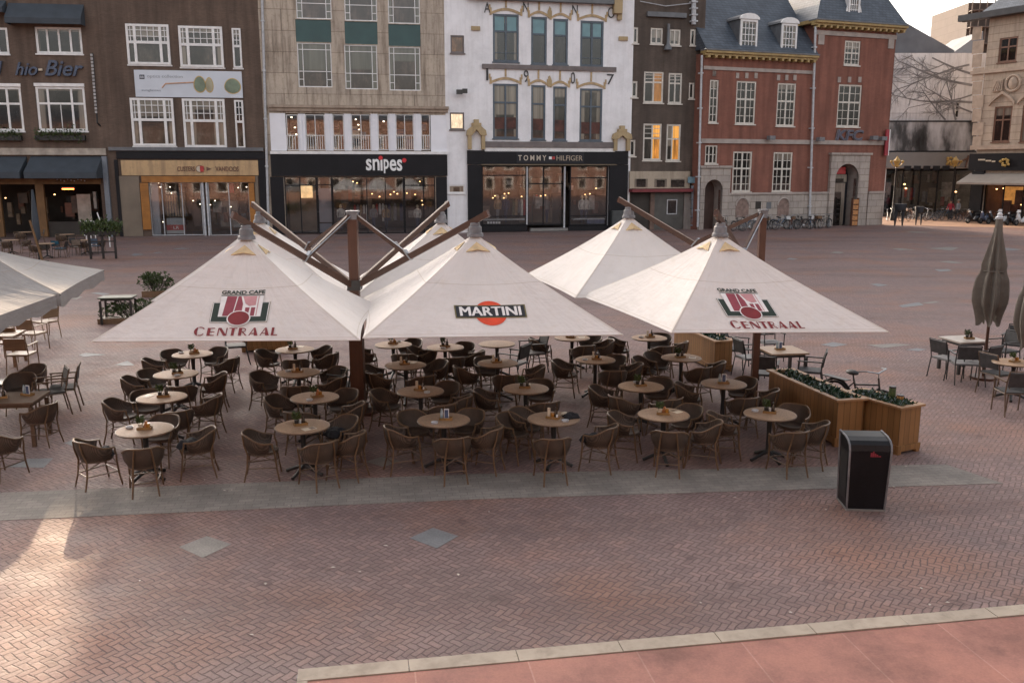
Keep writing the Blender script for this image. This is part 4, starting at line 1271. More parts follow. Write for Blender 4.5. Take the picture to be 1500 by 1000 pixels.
def chair_at(proto, key, px, py, face, label, group, z=0.45):
    p = at_z(px, py, z)
    return put(proto, key, Vector((p.x, p.y, 0)), R(face) - PI / 2, label, group)

# tables and chairs at the right edge
SQT = None
def square_table(name, loc, rz, w, l, label, topm, legm, group=None, h=0.74):
    t = thing(name, label, 'table', loc, rz, group)
    a = MB(); a.box(-w / 2, w / 2, -l / 2, l / 2, h - 0.035, h); a.build('tabletop', topm, t)
    ap = MB(); ap.box(-w / 2 + .06, w / 2 - .06, -l / 2 + .06, l / 2 - .06, h - 0.10, h - 0.036); ap.build('apron', legm, t)
    for sx in (-1, 1):
        for sy in (-1, 1):
            q = MB(); q.box(sx * (w / 2 - 0.05) - 0.03, sx * (w / 2 - 0.05) + 0.03, sy * (l / 2 - 0.05) - 0.03, sy * (l / 2 - 0.05) + 0.03, 0, h - 0.101); q.build('leg', legm, t)
    return t
TANTOP = mat('tan_table_top', (0.27, 0.18, 0.115), 0.4, 0.25, 4, fine=0.3)
def flat2(p): return Vector((p.x, p.y, 0))
pt = at_z(1146, 512, 0.74)
square_table('cafe_table', flat2(pt), R(8), 0.82, 0.82, 'square tan-topped cafe table in the open beyond the right planter', TANTOP, DARK_METAL)
put(CADDIES[3], 'caddy3', (pt.x - 0.05, pt.y, 0.7405), 0.2, 'white menu card stand on the square tan table beyond the planter', 'condiment caddies on the tables')
GR = 'metal armchairs around the open-air tables'
chair_at(DCH, 'dch', 1120, 545, 70, 'dark metal armchair on the near side of the square tan table', GR)
chair_at(MCH, 'mch', 1098, 522, 15, 'pale-seated metal armchair by the parasol mast, left of the square table', GR)
chair_at(DCH, 'dch', 1186, 541, 160, 'dark metal armchair on the right of the square tan table', GR)
chair_at(MCH, 'mch', 1128, 500, 280, 'pale-seated metal armchair on the far side of the square tan table', GR)
chair_at(DCH, 'dch', 1078, 510, 330, 'dark metal armchair between the third planter and the mast', GR)

pr1 = at_z(1412, 496, 0.74)
t1 = square_table('cafe_table', flat2(pr1), R(12), 0.75, 0.75, 'pale square table under the tall folded parasol', mat('pale_top', (0.36, 0.31, 0.27), 0.35, 0.2, 4), DARK_METAL)
put(CADDIES[0], 'caddy0', (pr1.x + 0.12, pr1.y, 0.7405), 0, 'cactus pot and bottle tray on the table under the tall folded parasol', 'condiment caddies on the tables')
chair_at(MCH, 'mch', 1388, 523, 20, 'pale-seated metal chair on the left of the table by the folded parasol', GR)
chair_at(MCH, 'mch', 1412, 530, 80, 'pale-seated metal chair, near left of the table by the folded parasol', GR)
chair_at(MCH, 'mch', 1437, 531, 120, 'pale-seated metal chair in front of the folded parasol pole', GR)
chair_at(DCH, 'dch', 1470, 512, 200, 'black metal chair right of the folded parasol pole', GR)
chair_at(DCH, 'dch', 1488, 503, 230, 'black metal chair at the right edge behind the second folded parasol', GR)
chair_at(BCH, 'bch', 1462, 545, 20, 'bamboo-legged terrace chair between the two right-hand tables', GR)
pr2 = at_z(1486, 530, 0.752)
put(WTABLE, 'table', flat2(pr2), 0.3, 'round tan table cut by the right edge of the photo', 'round bistro tables under the parasols')
put(CADDIES[2], 'caddy2', (pr2.x, pr2.y, 0.7525), 0.4, 'plant and orange tins on the round table at the right edge', 'condiment caddies on the tables')
chair_at(BCH, 'bch', 1484, 571, 85, 'bamboo-legged terrace chair on the near side of the right-edge table', GR)
chair_at(BCH, 'bch', 1508, 572, 110, 'bamboo-legged terrace chair half out of the photo at the right edge', GR)
pd = flat2(at_z(728, 503, 0.752))
put(WTABLE, 'table', pd, 0.9, 'small pale round table beyond the third row, behind the printed front canopy', 'round bistro tables under the parasols')
chair_at(MCH, 'mch', 752, 530, 150, 'pale-seated metal chair right of the small pale table', GR)
chair_at(MCH, 'mch', 780, 515, 200, 'pale-seated metal chair standing alone right of the third row', GR)
chair_at(DCH, 'dch', 505, 562, 160, 'dark metal armchair beside the central parasol mast', GR)
chair_at(DCH, 'dch', 345, 505, 200, 'dark metal chair behind the leftmost row, below the left logo canopy', GR)

# left edge terrace
GL = 'chairs of the left-hand terrace'
pl_ = at_z(14, 582, 0.76)
square_table('wooden_table', flat2(pl_), R(8), 1.0, 0.8, 'rectangular brown wooden table at the left edge', wood_mat('brown_table', (0.12, 0.075, 0.048), 'x', 0.4), wood_mat('brown_leg', (0.10, 0.06, 0.036), 'z', 0.5), h=0.76)
put(CADDIES[3], 'caddy3', (pl_.x + 0.22, pl_.y + 0.15, 0.7605), -0.3, 'blue menu stand on the rectangular wooden table at the left', 'condiment caddies on the tables')
put(CADDIES[0], 'caddy0', (pl_.x - 0.12, pl_.y - 0.05, 0.7605), 0.5, 'potted plant tray on the rectangular wooden table at the left', 'condiment caddies on the tables')
chair_at(WCHAIR, 'wchair', 2, 655, 75, 'wicker armchair cut by the left edge, in front of the rectangular table', GL)
chair_at(WCHAIR, 'wchair', 30, 570, 285, 'wicker armchair on the far side of the rectangular table at the left', GL)
chair_at(WCHAIR, 'wchair', 58, 612, 170, 'wicker armchair at the right end of the rectangular table', GL)
chair_at(WCHAIR, 'wchair', 46, 556, 250, 'wicker armchair behind the rectangular table, further back', GL)
chair_at(BCH, 'bch', 92, 566, 200, 'dark upright terrace chair alone right of the rectangular table', GL)
chair_at(BCH, 'bch', 74, 572, 215, 'dark upright terrace chair beside the lone one, left terrace', GL)
chair_at(OCH, 'och', 32, 517, 95, 'oak armchair in front under the grey parasol', GL)
chair_at(OCH, 'och', 15, 500, 100, 'oak armchair behind the front one at the left edge under the grey parasol', GL)
chair_at(OCH, 'och', 48, 487, 80, 'oak armchair in the middle under the grey parasol', GL)
chair_at(OCH, 'och', 66, 470, 150, 'oak armchair beside the dark post under the grey parasol', GL)
chair_at(OCH, 'och', 22, 472, 110, 'oak armchair furthest back under the grey parasol', GL)
po = flat2(at_z(2, 488, 0.74))
square_table('wooden_table', po, R(10), 0.8, 0.8, 'oak table beneath the grey parasol, mostly out of the photo', OAK, OAK)
# dark green table and two leafy planters beyond the left logo canopy
pg = at_z(172, 434, 0.8)
t_ = square_table('standing_table', flat2(pg), R(8), 0.95, 0.6, 'dark table with a green top standing alone beyond the left logo canopy', mat('green_top', (0.055, 0.075, 0.055), 0.35, 0.25, 4), DARK_METAL, h=0.8)
def bush_planter(px, py, w, l, h, bh, label, seed):
    p = at_z(px, py); root = thing('bush_planter', label, 'planter', (p.x, p.y, 0), R(8), 'leafy planters at the left')
    b = MB(); b.box(-w / 2, w / 2, -l / 2, l / 2, 0, h); b.build('box', EDGE_BROWN, root)
    rr = random.Random(seed)
    cl = [(rr.uniform(-w / 2, w / 2) * 0.9, rr.uniform(-l / 2, l / 2) * 0.8, h + rr.uniform(0.05, bh), rr.uniform(0.10, 0.2)) for _ in range(16)]
    def fn(q):
        c = cl[q.randrange(len(cl))]
        d = Vector((q.gauss(0, 1), q.gauss(0, 1), q.gauss(0, 1))).normalized()
        return Vector(c[:3]) + d * c[3] * q.uniform(0.6, 1.05), d
    f = MB(); f.leaves(fn, 1500, 0.085, rr); f.build('foliage', LEAF_G, root)
    st = MB()
    for c in cl: st.tube([(c[0] * 0.5, c[1] * 0.5, h), c[:3]], 0.012, 5)
    st.build('stems', SOIL, root)
    return root
bush_planter(232, 434, 1.0, 0.5, 0.22, 0.50, 'planter with a bushy dark green plant behind the left canopy', 21)
bush_planter(196, 472, 1.9, 0.5, 0.16, 0.42, 'low planter of yellow-green leaves at the left canopy edge', 22)

# blankets and a napkin left on chairs and tables
def blanket(loc, rz, label, m=BLANKET, s=1.0):
    t = thing('folded_blanket', label, 'blanket', loc, rz)
    mb = MB(); rr = random.Random(str(label)); n = 10
    vs = []
    for i in range(n + 1):
        for j in range(n + 1):
            u, v = i / n * 2 - 1, j / n * 2 - 1
            e = max(0.0, 1 - (u ** 4 + v ** 4) * 0.75)
            vs.append(((u * 0.17 + 0.02 * math.sin(5 * v)) * s, (v * 0.14 + 0.02 * math.cos(4 * u)) * s, (0.01 + 0.09 * e + 0.018 * math.sin(7 * u + 3 * v)) * s))
    fs = [(i * (n + 1) + j, (i + 1) * (n + 1) + j, (i + 1) * (n + 1) + j + 1, i * (n + 1) + j + 1) for i in range(n) for j in range(n)]
    mb.add(vs, fs); mb.box(-0.15 * s, 0.15 * s, -0.12 * s, 0.12 * s, 0.0, 0.02)
    mb.build('fold', m, t, smooth=True)
    return t
for (c, r, ang, lb) in ((0, 0, 212, 'black folded blanket on the left chair of the front table, leftmost row'), (3, 0, 338, 'black blanket on the right chair of the front table, fourth row'),
                        (1, 0, 50, 'black blanket on the far chair of the front table, second row'), (0, 0, 8, 'dark blanket on the right chair of the front table, leftmost row'), (2, 2, 175, 'dark blanket on the left chair of the third table, third row')):
    a = R(ang); p = TPOS[(c, r)] + Vector((math.cos(a), math.sin(a), 0)) * 0.62
    blanket((p.x, p.y, 0.462), a, lb)
p = TPOS[(3, 0)] + Vector((0.27, 0.02, 0.7525)); blanket(p, 0.3, 'crumpled dark cloth on the right rim of the front table, fourth row', BLANKET, 0.7)
bu = TPOS[(3, 0)] + Vector((0.18, 0.12, 0.7525))
t = thing('bread_roll', 'pale bread roll lying by the dark cloth on the fourth-row front table', 'bread', bu)
q = MB(); q.ball((0, 0, 0.032), 0.045, 12, 8, 1.3, 1, 0.72); q.build('crust', CREAM, t, smooth=True)
# ------------------------------------------------------------------ building kit
W_FRAME = mat('white_window_paint', (0.74, 0.73, 0.72), 0.45, 0.1, 3)
CREAM_FRAME = mat('cream_window_paint', (0.60, 0.56, 0.50), 0.5, 0.12, 3)
BLUE_FRAME = mat('blue_grey_window_paint', (0.075, 0.098, 0.125), 0.45, 0.2, 3)
PANE = pane_mat('street_pane', (0.016, 0.014, 0.013), (0.26, 0.22, 0.18), 0.42)
PANE_C = pane_mat('curtained_pane', (0.038, 0.032, 0.027), (0.30, 0.26, 0.21), 0.75)
PANE_O = pane_mat('office_pane', (0.05, 0.035, 0.028), (0.15, 0.145, 0.115), 0.7)
PANE_T = pane_mat('teal_blind_pane', (0.13, 0.26, 0.29), (0.2, 0.36, 0.38), 0.5, rough=0.2)
PANE_L = pane_mat('lit_pane', (0.15, 0.06, 0.012), (0.55, 0.25, 0.05), 1.1, emit=0.5)
GLASS = clear_glass('shop_glass', 1.6)
BLACKSHOP = mat('black_shopfront', (0.012, 0.012, 0.0145), 0.5, 0.25, 0.7, fine=0.15, spec=0.2)
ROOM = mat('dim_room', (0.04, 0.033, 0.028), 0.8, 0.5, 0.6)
ROOM_W = mat('warm_glow_room', (0.20, 0.12, 0.06), 0.8, 0.5, 0.7)  # warm shop glow put into the wall colour
LAMP_W = emit_mat('warm_lamp', (1.0, 0.52, 0.2), 2.6)
LAMP_C = emit_mat('cool_lamp', (1.0, 0.8, 0.55), 2.6)
LEAD = mat('lead_gutter', (0.13, 0.135, 0.145), 0.5, 0.25, 2)
SANDST = plaster_mat('yellow_sandstone', (0.43, 0.325, 0.185), (0.25, 0.175, 0.095), 0.8)
GOLD = mat('gold_paint', (0.50, 0.33, 0.10), 0.35, 0.25, 5)
SIGNWHITE = mat('sign_white', (0.8, 0.8, 0.8), 0.4, 0.06, 3)

class Bld:
    def __init__(s, name, label, a, b, ztop, depth, wallm, zback=None, z0=0.0):
        s.P0 = ground_x(*a); s.P1 = ground_x(*b)
        d = s.P1 - s.P0
        s.w = d.length; s.rz = math.atan2(d.y, d.x); s.dir = d.normalized(); s.nrm = Vector((-s.dir.y, s.dir.x, 0))
        s.root = thing(name, label, 'building', s.P0, s.rz)
        s.ztop = ztop; s.depth = depth; s.m = wallm; s.holes = []
    def uv(s, px, py, y=0.0):
        r = ray(px, py); O = Vector((0, 0, H))
        t = (s.P0 + s.nrm * y - O).dot(s.nrm) / r.dot(s.nrm)
        p = O + r * t
        return (p - s.P0).dot(s.dir), p.z
    def R(s, x0, y0, x1, y1, y=0.0):
        xm, ym = (x0 + x1) / 2, (y0 + y1) / 2
        return s.uv(x0, ym, y)[0], s.uv(x1, ym, y)[0], s.uv(xm, y1, y)[1], s.uv(xm, y0, y)[1]
    def hole(s, r):
        s.holes.append(r)
    def box(s, name, m, pxr, ya, yb, parent=None, mb=None):
        """A slab seen at the pixel rectangle pxr, from depth ya (negative = proud of the wall) to yb."""
        a, b, c, d = s.R(*pxr)
        q = mb or MB(); q.box(a, b, ya, yb, c, d)
        if mb is None: return q.build(name, m, parent or s.root)
    def window(s, pxr, cols=(), rows=(), fm=None, pm=None, t=0.09, tb=0.07, y0=0.05, y1=0.16, grid=None, head=0, sill=True, name='window', lit=None, nohole=False, cells=None):
        """cols/rows: fractions of bars; grid: (fx0, fx1, fz0, fz1, nx, nz) finer muntins; lit: pane material per column."""
        a, b, c, d = s.R(*pxr)
        if not nohole: s.hole((a, b, c, d))
        f = MB(); w, h = b - a, d - c
        e = 0.004
        f.box(a + e, a + t, y0, y1, c + e, d - e); f.box(b - t, b - e, y0, y1, c + e, d - e)
        f.box(a + t, b - t, y0, y1, c + e, c + t); f.box(a + t, b - t, y0, y1, d - t, d - e)
        for q in cols: f.box(a + q * w - tb / 2, a + q * w + tb / 2, y0 + 0.006, y1 - 0.006, c + t, d - t)
        for q in rows: f.box(a + t, b - t, y0 + 0.012, y1 - 0.012, c + q * h - tb / 2, c + q * h + tb / 2)
        for (x0, x1, z0, z1, nx, nz) in (grid or ()):
            for i in range(1, nx): 
                x = a + (x0 + (x1 - x0) * i / nx) * w; f.box(x - 0.022, x + 0.022, y0 + 0.018, y1 - 0.018, c + z0 * h, c + z1 * h)
            for i in range(1, nz):
                z = c + (z0 + (z1 - z0) * i / nz) * h; f.box(a + x0 * w, a + x1 * w, y0 + 0.022, y1 - 0.022, z - 0.022, z + 0.022)
        if sill: f.box(a - 0.06, b + 0.06, -0.09, 0.048, c - 0.09, c - 0.002)
        if head: f.box(a - 0.03, b + 0.03, -0.06, 0.045, d + 0.002, d + head)
        fo = f.build(name, fm or W_FRAME, s.root)
        yp = (y0 + y1) / 2
        cs = [0] + list(cols) + [1]
        if lit:
            for k, m in enumerate(lit):
                p = MB(); p.quad((a + cs[k] * w, yp, c + e), (a + cs[k + 1] * w, yp, c + e), (a + cs[k + 1] * w, yp, d - e), (a + cs[k] * w, yp, d - e))
                p.build('pane', m, fo)
        else:
            p = MB(); p.quad((a + e, yp, c + e), (b - e, yp, c + e), (b - e, yp, d - e), (a + e, yp, d - e)); p.build('pane', pm or PANE, fo)
        return fo
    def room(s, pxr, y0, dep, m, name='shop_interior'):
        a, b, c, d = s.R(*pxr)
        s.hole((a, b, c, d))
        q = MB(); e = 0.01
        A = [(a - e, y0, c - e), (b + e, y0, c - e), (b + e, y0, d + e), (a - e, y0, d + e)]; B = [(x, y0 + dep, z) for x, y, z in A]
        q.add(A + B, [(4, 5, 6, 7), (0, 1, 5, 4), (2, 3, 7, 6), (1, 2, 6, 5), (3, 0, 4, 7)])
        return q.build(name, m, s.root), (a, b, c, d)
    def glass(s, pxr, y, cols=(), rows=(), fm=None, t=0.06, name='shop_window', frame=True):
        a, b, c, d = s.R(*pxr); w, h = b - a, d - c
        f = MB(); y0, y1 = y - 0.05, y + 0.05
        f.box(a, a + t, y0, y1, c, d); f.box(b - t, b, y0, y1, c, d); f.box(a + t, b - t, y0, y1, d - t, d); f.box(a + t, b - t, y0, y1, c, c + t)
        for q in cols: f.box(a + q * w - t / 2, a + q * w + t / 2, y0 + .004, y1 - .004, c + t, d - t)
        for q in rows: f.box(a + t, b - t, y0 + .008, y1 - .008, c + q * h - t / 2, c + q * h + t / 2)
        fo = f.build(name, fm or BLACKSHOP, s.root)
        p = MB(); p.quad((a + t, y, c + t), (b - t, y, c + t), (b - t, y, d - t), (a + t, y, d - t)); p.build('pane', GLASS, fo)
        return fo
    def text(s, body, m, pxr, y, depth=0.04, offset=0.0, shear=0.0, root=None, name='lettering'):
        a, b, c, d = s.R(*pxr)
        mb = MB(); text_to(mb, body, lambda u, v, k: (a + (b - a) * u, y - k * depth, c + (d - c) * v), offset, shear, 1.0)
        return mb.build(name, m, root or s.root)
    def lamps(s, spots, y, m=None, r=0.10):
        for (px, py) in spots:
            u, z = s.uv(px, py, y)
            q = MB(); q.ball((u, y, z), r * 0.5, 8, 6, 1.3, 1, 0.8); q.build('lamp', m or LAMP_W, s.root, smooth=True)
    def wall(s, name='wall', reveal=0.3):
        xs = sorted({0.0, s.w, *[max(0, h[0]) for h in s.holes], *[min(s.w, h[1]) for h in s.holes]})
        zs = sorted({-0.05, s.ztop, *[max(-0.05, h[2]) for h in s.holes], *[min(s.ztop, h[3]) for h in s.holes]})
        q = MB()
        for i in range(len(xs) - 1):
            for j in range(len(zs) - 1):
                cx, cz = (xs[i] + xs[i + 1]) / 2, (zs[j] + zs[j + 1]) / 2
                if any(h[0] < cx < h[1] and h[2] < cz < h[3] for h in s.holes): continue
                q.quad((xs[i], 0, zs[j]), (xs[i + 1], 0, zs[j]), (xs[i + 1], 0, zs[j + 1]), (xs[i], 0, zs[j + 1]))
        for (a, b, c, d) in s.holes:
            a, b, c, d = max(0, a), min(s.w, b), max(-0.05, c), min(s.ztop, d)
            for p0, p1 in (((a, c), (b, c)), ((b, c), (b, d)), ((b, d), (a, d)), ((a, d), (a, c))):
                q.quad((p0[0], 0, p0[1]), (p1[0], 0, p1[1]), (p1[0], reveal, p1[1]), (p0[0], reveal, p0[1]))
        w, t, D = s.w, s.ztop, s.depth
        q.quad((0, 0, -0.05), (0, D, -0.05), (0, D, t), (0, 0, t)); q.quad((w, 0, -0.05), (w, D, -0.05), (w, D, t), (w, 0, t))
        q.quad((0, D, -0.05), (w, D, -0.05), (w, D, t), (0, D, t)); q.quad((0, 0, t), (w, 0, t), (w, D, t), (0, D, t))
        return q.build(name, s.m, s.root)
    def pipe(s, p, q, m, r=0.06, y=-0.10, name='drainpipe'):
        a, za = s.uv(*p); b, zb = s.uv(*q)
        t = MB(); t.tube([(a, y, za), (b, y, zb)], r, 8)
        n = 5
        for i in range(n):
            k = (i + 0.5) / n; t.box(a + (b - a) * k - r * 1.4, a + (b - a) * k + r * 1.4, y - r * 1.2, -0.002, za + (zb - za) * k - 0.05, za + (zb - za) * k + 0.05)
        return t.build(name, m, s.root, smooth=True)

def own_sign(b, name, label, cat='sign', group=None):
    """A sign fixed to building b but a thing of its own, sharing its wall coordinates."""
    return thing(name, label, cat, b.P0, b.rz, group)

def garments(b, pxr, y, n, seed, palette, label, cat='clothes rack'):
    """A rail of hanging clothes inside a shop."""
    a, e, c, d = b.R(*pxr, y)
    t = thing('clothes_rack', label, cat, b.P0, b.rz, 'clothes racks in the shops')
    r = MB(); r.tube([(a, y, d + 0.06), (e, y, d + 0.06)], 0.02, 6); r.tube([(a, y, 0.0), (a, y, d + 0.06)], 0.02, 6); r.tube([(e, y, 0.0), (e, y, d + 0.06)], 0.02, 6)
    r.build('rail', DARK_METAL, t)
    rr = random.Random(seed)
    for i in range(n):
        x = a + (e - a) * (i + 0.5) / n; w = (e - a) / n * rr.uniform(0.32, 0.48); hh = (d - c) * rr.uniform(0.55, 1)
        g_ = MB(); g_.prism([(x - w * 0.35, y - 0.1, d), (x + w * 0.35, y - 0.1, d), (x + w, y - 0.1, d - 0.12), (x + w * 0.9, y - 0.1, d - hh), (x - w * 0.9, y - 0.1, d - hh), (x - w, y - 0.1, d - 0.12)], (0, 0.2, 0))
        g_.build('garment', rr.choice(palette), t)
    return t
CLOTH = [mat('cloth_' + n, c, 0.9, 0.3, 4) for n, c in (('white', (0.5, 0.48, 0.45)), ('grey', (0.16, 0.16, 0.17)), ('navy', (0.02, 0.03, 0.07)), ('red', (0.3, 0.03, 0.03)), ('tan', (0.27, 0.18, 0.1)), ('olive', (0.07, 0.075, 0.04)))]

def clutter(b, x0, x1, y0, y1, n, seed, dmin=1.2, dmax=4.0):
    """Stock, shelves and posters half seen through the shop glass."""
    rr = random.Random(seed)
    for _ in range(n):
        w = rr.uniform(3, 14); h = rr.uniform(4, 26); x = rr.uniform(x0, x1 - w); y = rr.uniform(y0, y1 - h); d = rr.uniform(dmin, dmax)
        b.box('shop_stock', rr.choice(STOCK), (x, y, x + w, y + h), d, d + 0.25)
STOCK = [mat('stock_' + k, c, 0.6, 0.5, 2.5) for k, c in (('umber', (0.06, 0.035, 0.022)), ('slate', (0.05, 0.055, 0.06)), ('tan', (0.16, 0.11, 0.07)), ('pale', (0.28, 0.26, 0.24)), ('black', (0.012, 0.011, 0.011)), ('rust', (0.12, 0.045, 0.025)))]

def mannequin(b, px, py, y, hgt, m_top, m_leg, label, group='mannequins in the shop windows'):
    u, z = b.uv(px, py, y)
    t = thing('mannequin', label, 'mannequin', b.P0, b.rz, group)
    q = MB(); q.lathe([(0.07, z), (0.11, z + hgt * 0.25), (0.15, z + hgt * 0.5)], 10, (u, y, 0), 1, .7); q.build('trousers', m_leg, t, smooth=True)
    q = MB(); q.lathe([(0.16, z + hgt * 0.48), (0.15, z + hgt * 0.62), (0.20, z + hgt * 0.8), (0.07, z + hgt * 0.86)], 10, (u, y, 0), 1, .65)
    for sx in (-1, 1): q.tube([(u + sx * 0.2, y, z + hgt * 0.8), (u + sx * 0.25, y, z + hgt * 0.62), (u + sx * 0.2, y - 0.05, z + hgt * 0.48)], [0.06, 0.05, 0.04], 7)
    q.build('jacket', m_top, t, smooth=True)
    q = MB(); q.ball((u, y, z + hgt * 0.93), hgt * 0.065, 10, 8, .85, 1, 1.25); q.build('head', CREAM, t, smooth=True)
    return t

# ------------------------------------------------------------------ brick cafe at the left
BROWN_BRICK = brick_mat('brown_brick', (0.104, 0.067, 0.048), (0.150, 0.098, 0.071), (0.135, 0.11, 0.092))
B1 = Bld('brick_cafe', 'brown brick cafe with dark slate awnings, flower boxes and blue script letters', (-110, 58.4), (171, 60.0), 16.0, 10, BROWN_BRICK)
for x0, x1 in ((52, 120), (-50, 12)):
    B1.window((x0, 40, x1, 79), (0.25, 0.5, 0.75), (), pm=PANE, t=0.14, tb=0.12)
for x0, x1 in ((54, 126), (-44, 33)):
    B1.window((x0, 127, x1, 192), (0.24, 0.72), (0.62,), pm=PANE, t=0.15, tb=0.13, grid=[(0.24, 0.72, 0, 0.62, 2, 1)], head=0.2)
B1.window((-108, 127, -62, 192), (0.5,), (0.62,), t=0.15, tb=0.13)
SLATE_CLOTH = mat('slate_awning_cloth', (0.042, 0.052, 0.065), 0.75, 0.15, 1.5)
def awning(b, x0, x1, ytop, ybot, proj, drop, m, sides=True, name='awning'):
    a, e, zb, zt = b.R(x0, ytop, x1, ybot)
    q = MB()
    q.prism([(a, -0.02, zt), (a, -proj, zb + drop), (a, -proj, zb), (a, -proj + 0.02, zb), (a, -proj + 0.02, zb + drop - 0.03), (a, -0.02, zt - 0.03)], (e - a, 0, 0))
    if sides:
        for x in (a, e - 0.012): q.prism([(x, -0.02, zt - 0.035), (x, -proj + 0.025, zb + drop - 0.035), (x, -proj + 0.025, zb), (x, -0.02, zb)], (0.012, 0, 0))
    return q.build(name, m, b.root)
awning(B1, 14, 124, 6, 38, 0.9, 0.35, SLATE_CLOTH); awning(B1, -90, 10, 0, 20, 0.8, 0.3, SLATE_CLOTH)
awning(B1, 47, 151, 229, 261, 1.5, 0.4, SLATE_CLOTH); awning(B1, -90, 41, 229, 261, 1.5, 0.4, SLATE_CLOTH)
B1.box('fascia', mat('cream_fascia', (0.36, 0.31, 0.26), 0.7, 0.3, 2), (-110, 217, 156, 227), -0.18, -0.002)
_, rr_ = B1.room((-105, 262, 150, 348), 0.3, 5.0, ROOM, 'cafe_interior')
for x0, x1 in ((54, 66), (-6, 2)): B1.box('timber_post', wood_mat('cafe_timber', (0.17, 0.088, 0.034), 'z', 0.6) if 'cafe_timber' not in MATS else MATS['cafe_timber'], (x0, 262, x1, 347), 0.02, 0.25)
B1.box('timber_beam', MATS['cafe_timber'], (-100, 262, 148, 270), -0.05, 0.018)
B1.box('corner_post', mat('blue_grey_post', (0.16, 0.18, 0.21), 0.5, 0.15, 3), (155, 229, 162, 347), -0.22, -0.003)
B1.box('wainscot', ROOM, (70, 325, 150, 347), 0.25, 0.298)
q = B1.box('menu_board', mat('pale_board', (0.30, 0.26, 0.22), 0.7, 0.2, 3), (108, 285, 128, 335), 0.8, 0.85)
for px, py in ((100, 276),):
    u, z = B1.uv(px, py, -0.6)
    t = thing('patio_heater', 'glowing orange patio heater bar under the cafe awning', 'heater', B1.P0, B1.rz)
    m_ = MB(); m_.box(u - 0.42, u + 0.42, -0.68, -0.55, z - 0.02, z + 0.10); m_.build('housing', DARK_METAL, t)
    m_ = MB(); m_.tube([(u - 0.36, -0.66, z - 0.035), (u + 0.36, -0.66, z - 0.035)], 0.045, 8); m_.build('element', emit_mat('heater_glow', (1.0, 0.16, 0.03), 5.0), t)
clutter(B1, -20, 148, 275, 345, 26, 44, 1.0, 4.0)
B1.lamps([(8, 290), (80, 285)], 2.0, LAMP_W, 0.09)
bulbs = MB()
for i in range(9):
    u, z = B1.uv(84 + i * 5, 263 + (i % 3), -0.5); bulbs.ball((u, -0.5, z), 0.04, 6, 4)
bulbs.build('bulb_string', mat('bulb_white', (0.6, 0.6, 0.6), 0.4, 0.1, 3), B1.root)
vs_ = MB()
for i in range(17):
    u, z = B1.uv(134 + i * 0.42, 81 + i * 5.2, -0.3)
    vs_.box(u - 0.07, u + 0.07, -0.32, -0.28, z - 0.075, z + 0.075)
t = own_sign(B1, 'bulb_sign', 'narrow vertical sign of small white letters at the cafe corner')
vs_.build('lettering', mat('worn_white_letters', (0.36, 0.35, 0.35), 0.5, 0.3, 5), t)
m_ = MB(); a0, z0 = B1.uv(136, 78, -0.2); a1, z1 = B1.uv(143, 180, -0.2); m_.tube([(a0, -0.25, z0), (a1, -0.25, z1)], 0.05, 6); m_.tube([(a1, -0.25, z1), (a1 + 0.1, -0.02, z1 - 0.2)], 0.05, 6); m_.build('bracket', BLACK_IRON, t)
t = own_sign(B1, 'script_sign', 'blue slanted script letters ending in Bier across the cafe wall')
NEON = mat('blue_script', (0.055, 0.075, 0.125), 0.4, 0.25, 5)
for body, r_ in (('hio', (23, 92, 56, 111)), ('Bier', (66, 89, 123, 112)), ('l', (-3, 90, 5, 110))):
    B1.text(body, NEON, r_, -0.10, 0.08, 0.012, 0.35, root=t)
B1.box('dash', CREAM, (57, 101, 63, 104), -0.12, -0.02, parent=t)
rr = random.Random(8)
for x0, x1 in ((54, 127), (-44, 34)):
    a, e, c, d = B1.R(x0, 199, x1, 206)
    bt = MB(); bt.box(a, e, -0.35, -0.1, c, d); bo = bt.build('flower_box', BLACK_IRON, B1.root)
    f = MB(); f.leaves(lambda q, a=a, e=e, d=d: (Vector((q.uniform(a, e), -0.25 + q.gauss(0, 0.1), d + q.gauss(0.0, 0.22))), Vector((0, -0.5, 0.5))), 420, 0.17, rr); f.build('foliage', LEAF_G, bo)
B1.wall()
q = MB(); q.prism([(B1.w, 0.05, 16.2), (B1.w, 9.9, 16.2), (B1.w - 7, 9.9, 19.0), (B1.w - 7, 0.05, 19.0)], (0, 0, 0.02)); q.v = []; q.f = []
q.prism([(B1.w - 0.02, 0.02, 16.01), (0, 0.02, 16.01), (0, 0.02, 16.5), (B1.w - 6.5, 0.02, 17.3)], (0, 9.9, 0)); q.build('added_shade_gable', BROWN_BRICK, B1.root)  # unseen slope above the cafe, added to shape the sunlit patch

# ------------------------------------------------------------------ brown brick optician
B2 = Bld('brick_optician', 'brown brick building with white bow windows above a gold-panelled optician shop', (171, 60.0), (395, 61.6), 15.7, 10, BROWN_BRICK)
q = MB(); q.box(0.88, B2.w - 0.01, 0.02, 9.9, 15.71, 19.5); q.build('added_shade_attic', BROWN_BRICK, B2.root)  # unseen upper block, added so its shadow bounds the sun patch
for (x0, y0, x1, y1, c) in ((186, 36, 249, 95, 1), (263, 39, 327, 99, 1), (341, 42, 354, 100, 0), (193, 144, 256, 214, 1), (269, 145, 331, 216, 1), (345, 147, 358, 217, 0)):
    if c: B2.window((x0, y0, x1, y1), (0.2, 0.79), (0.55,), t=0.15, tb=0.17, y0=-0.14, y1=0.10, grid=[(0.2, 0.79, 0.55, 1, 4, 3), (0, 0.2, 0.55, 1, 2, 3), (0.79, 1, 0.55, 1, 2, 3)], pm=PANE_C)
    else: B2.window((x0, y0, x1, y1), (), (0.55,), t=0.11, tb=0.15, y0=-0.14, y1=0.10, grid=[(0, 1, 0.55, 1, 2, 3)])
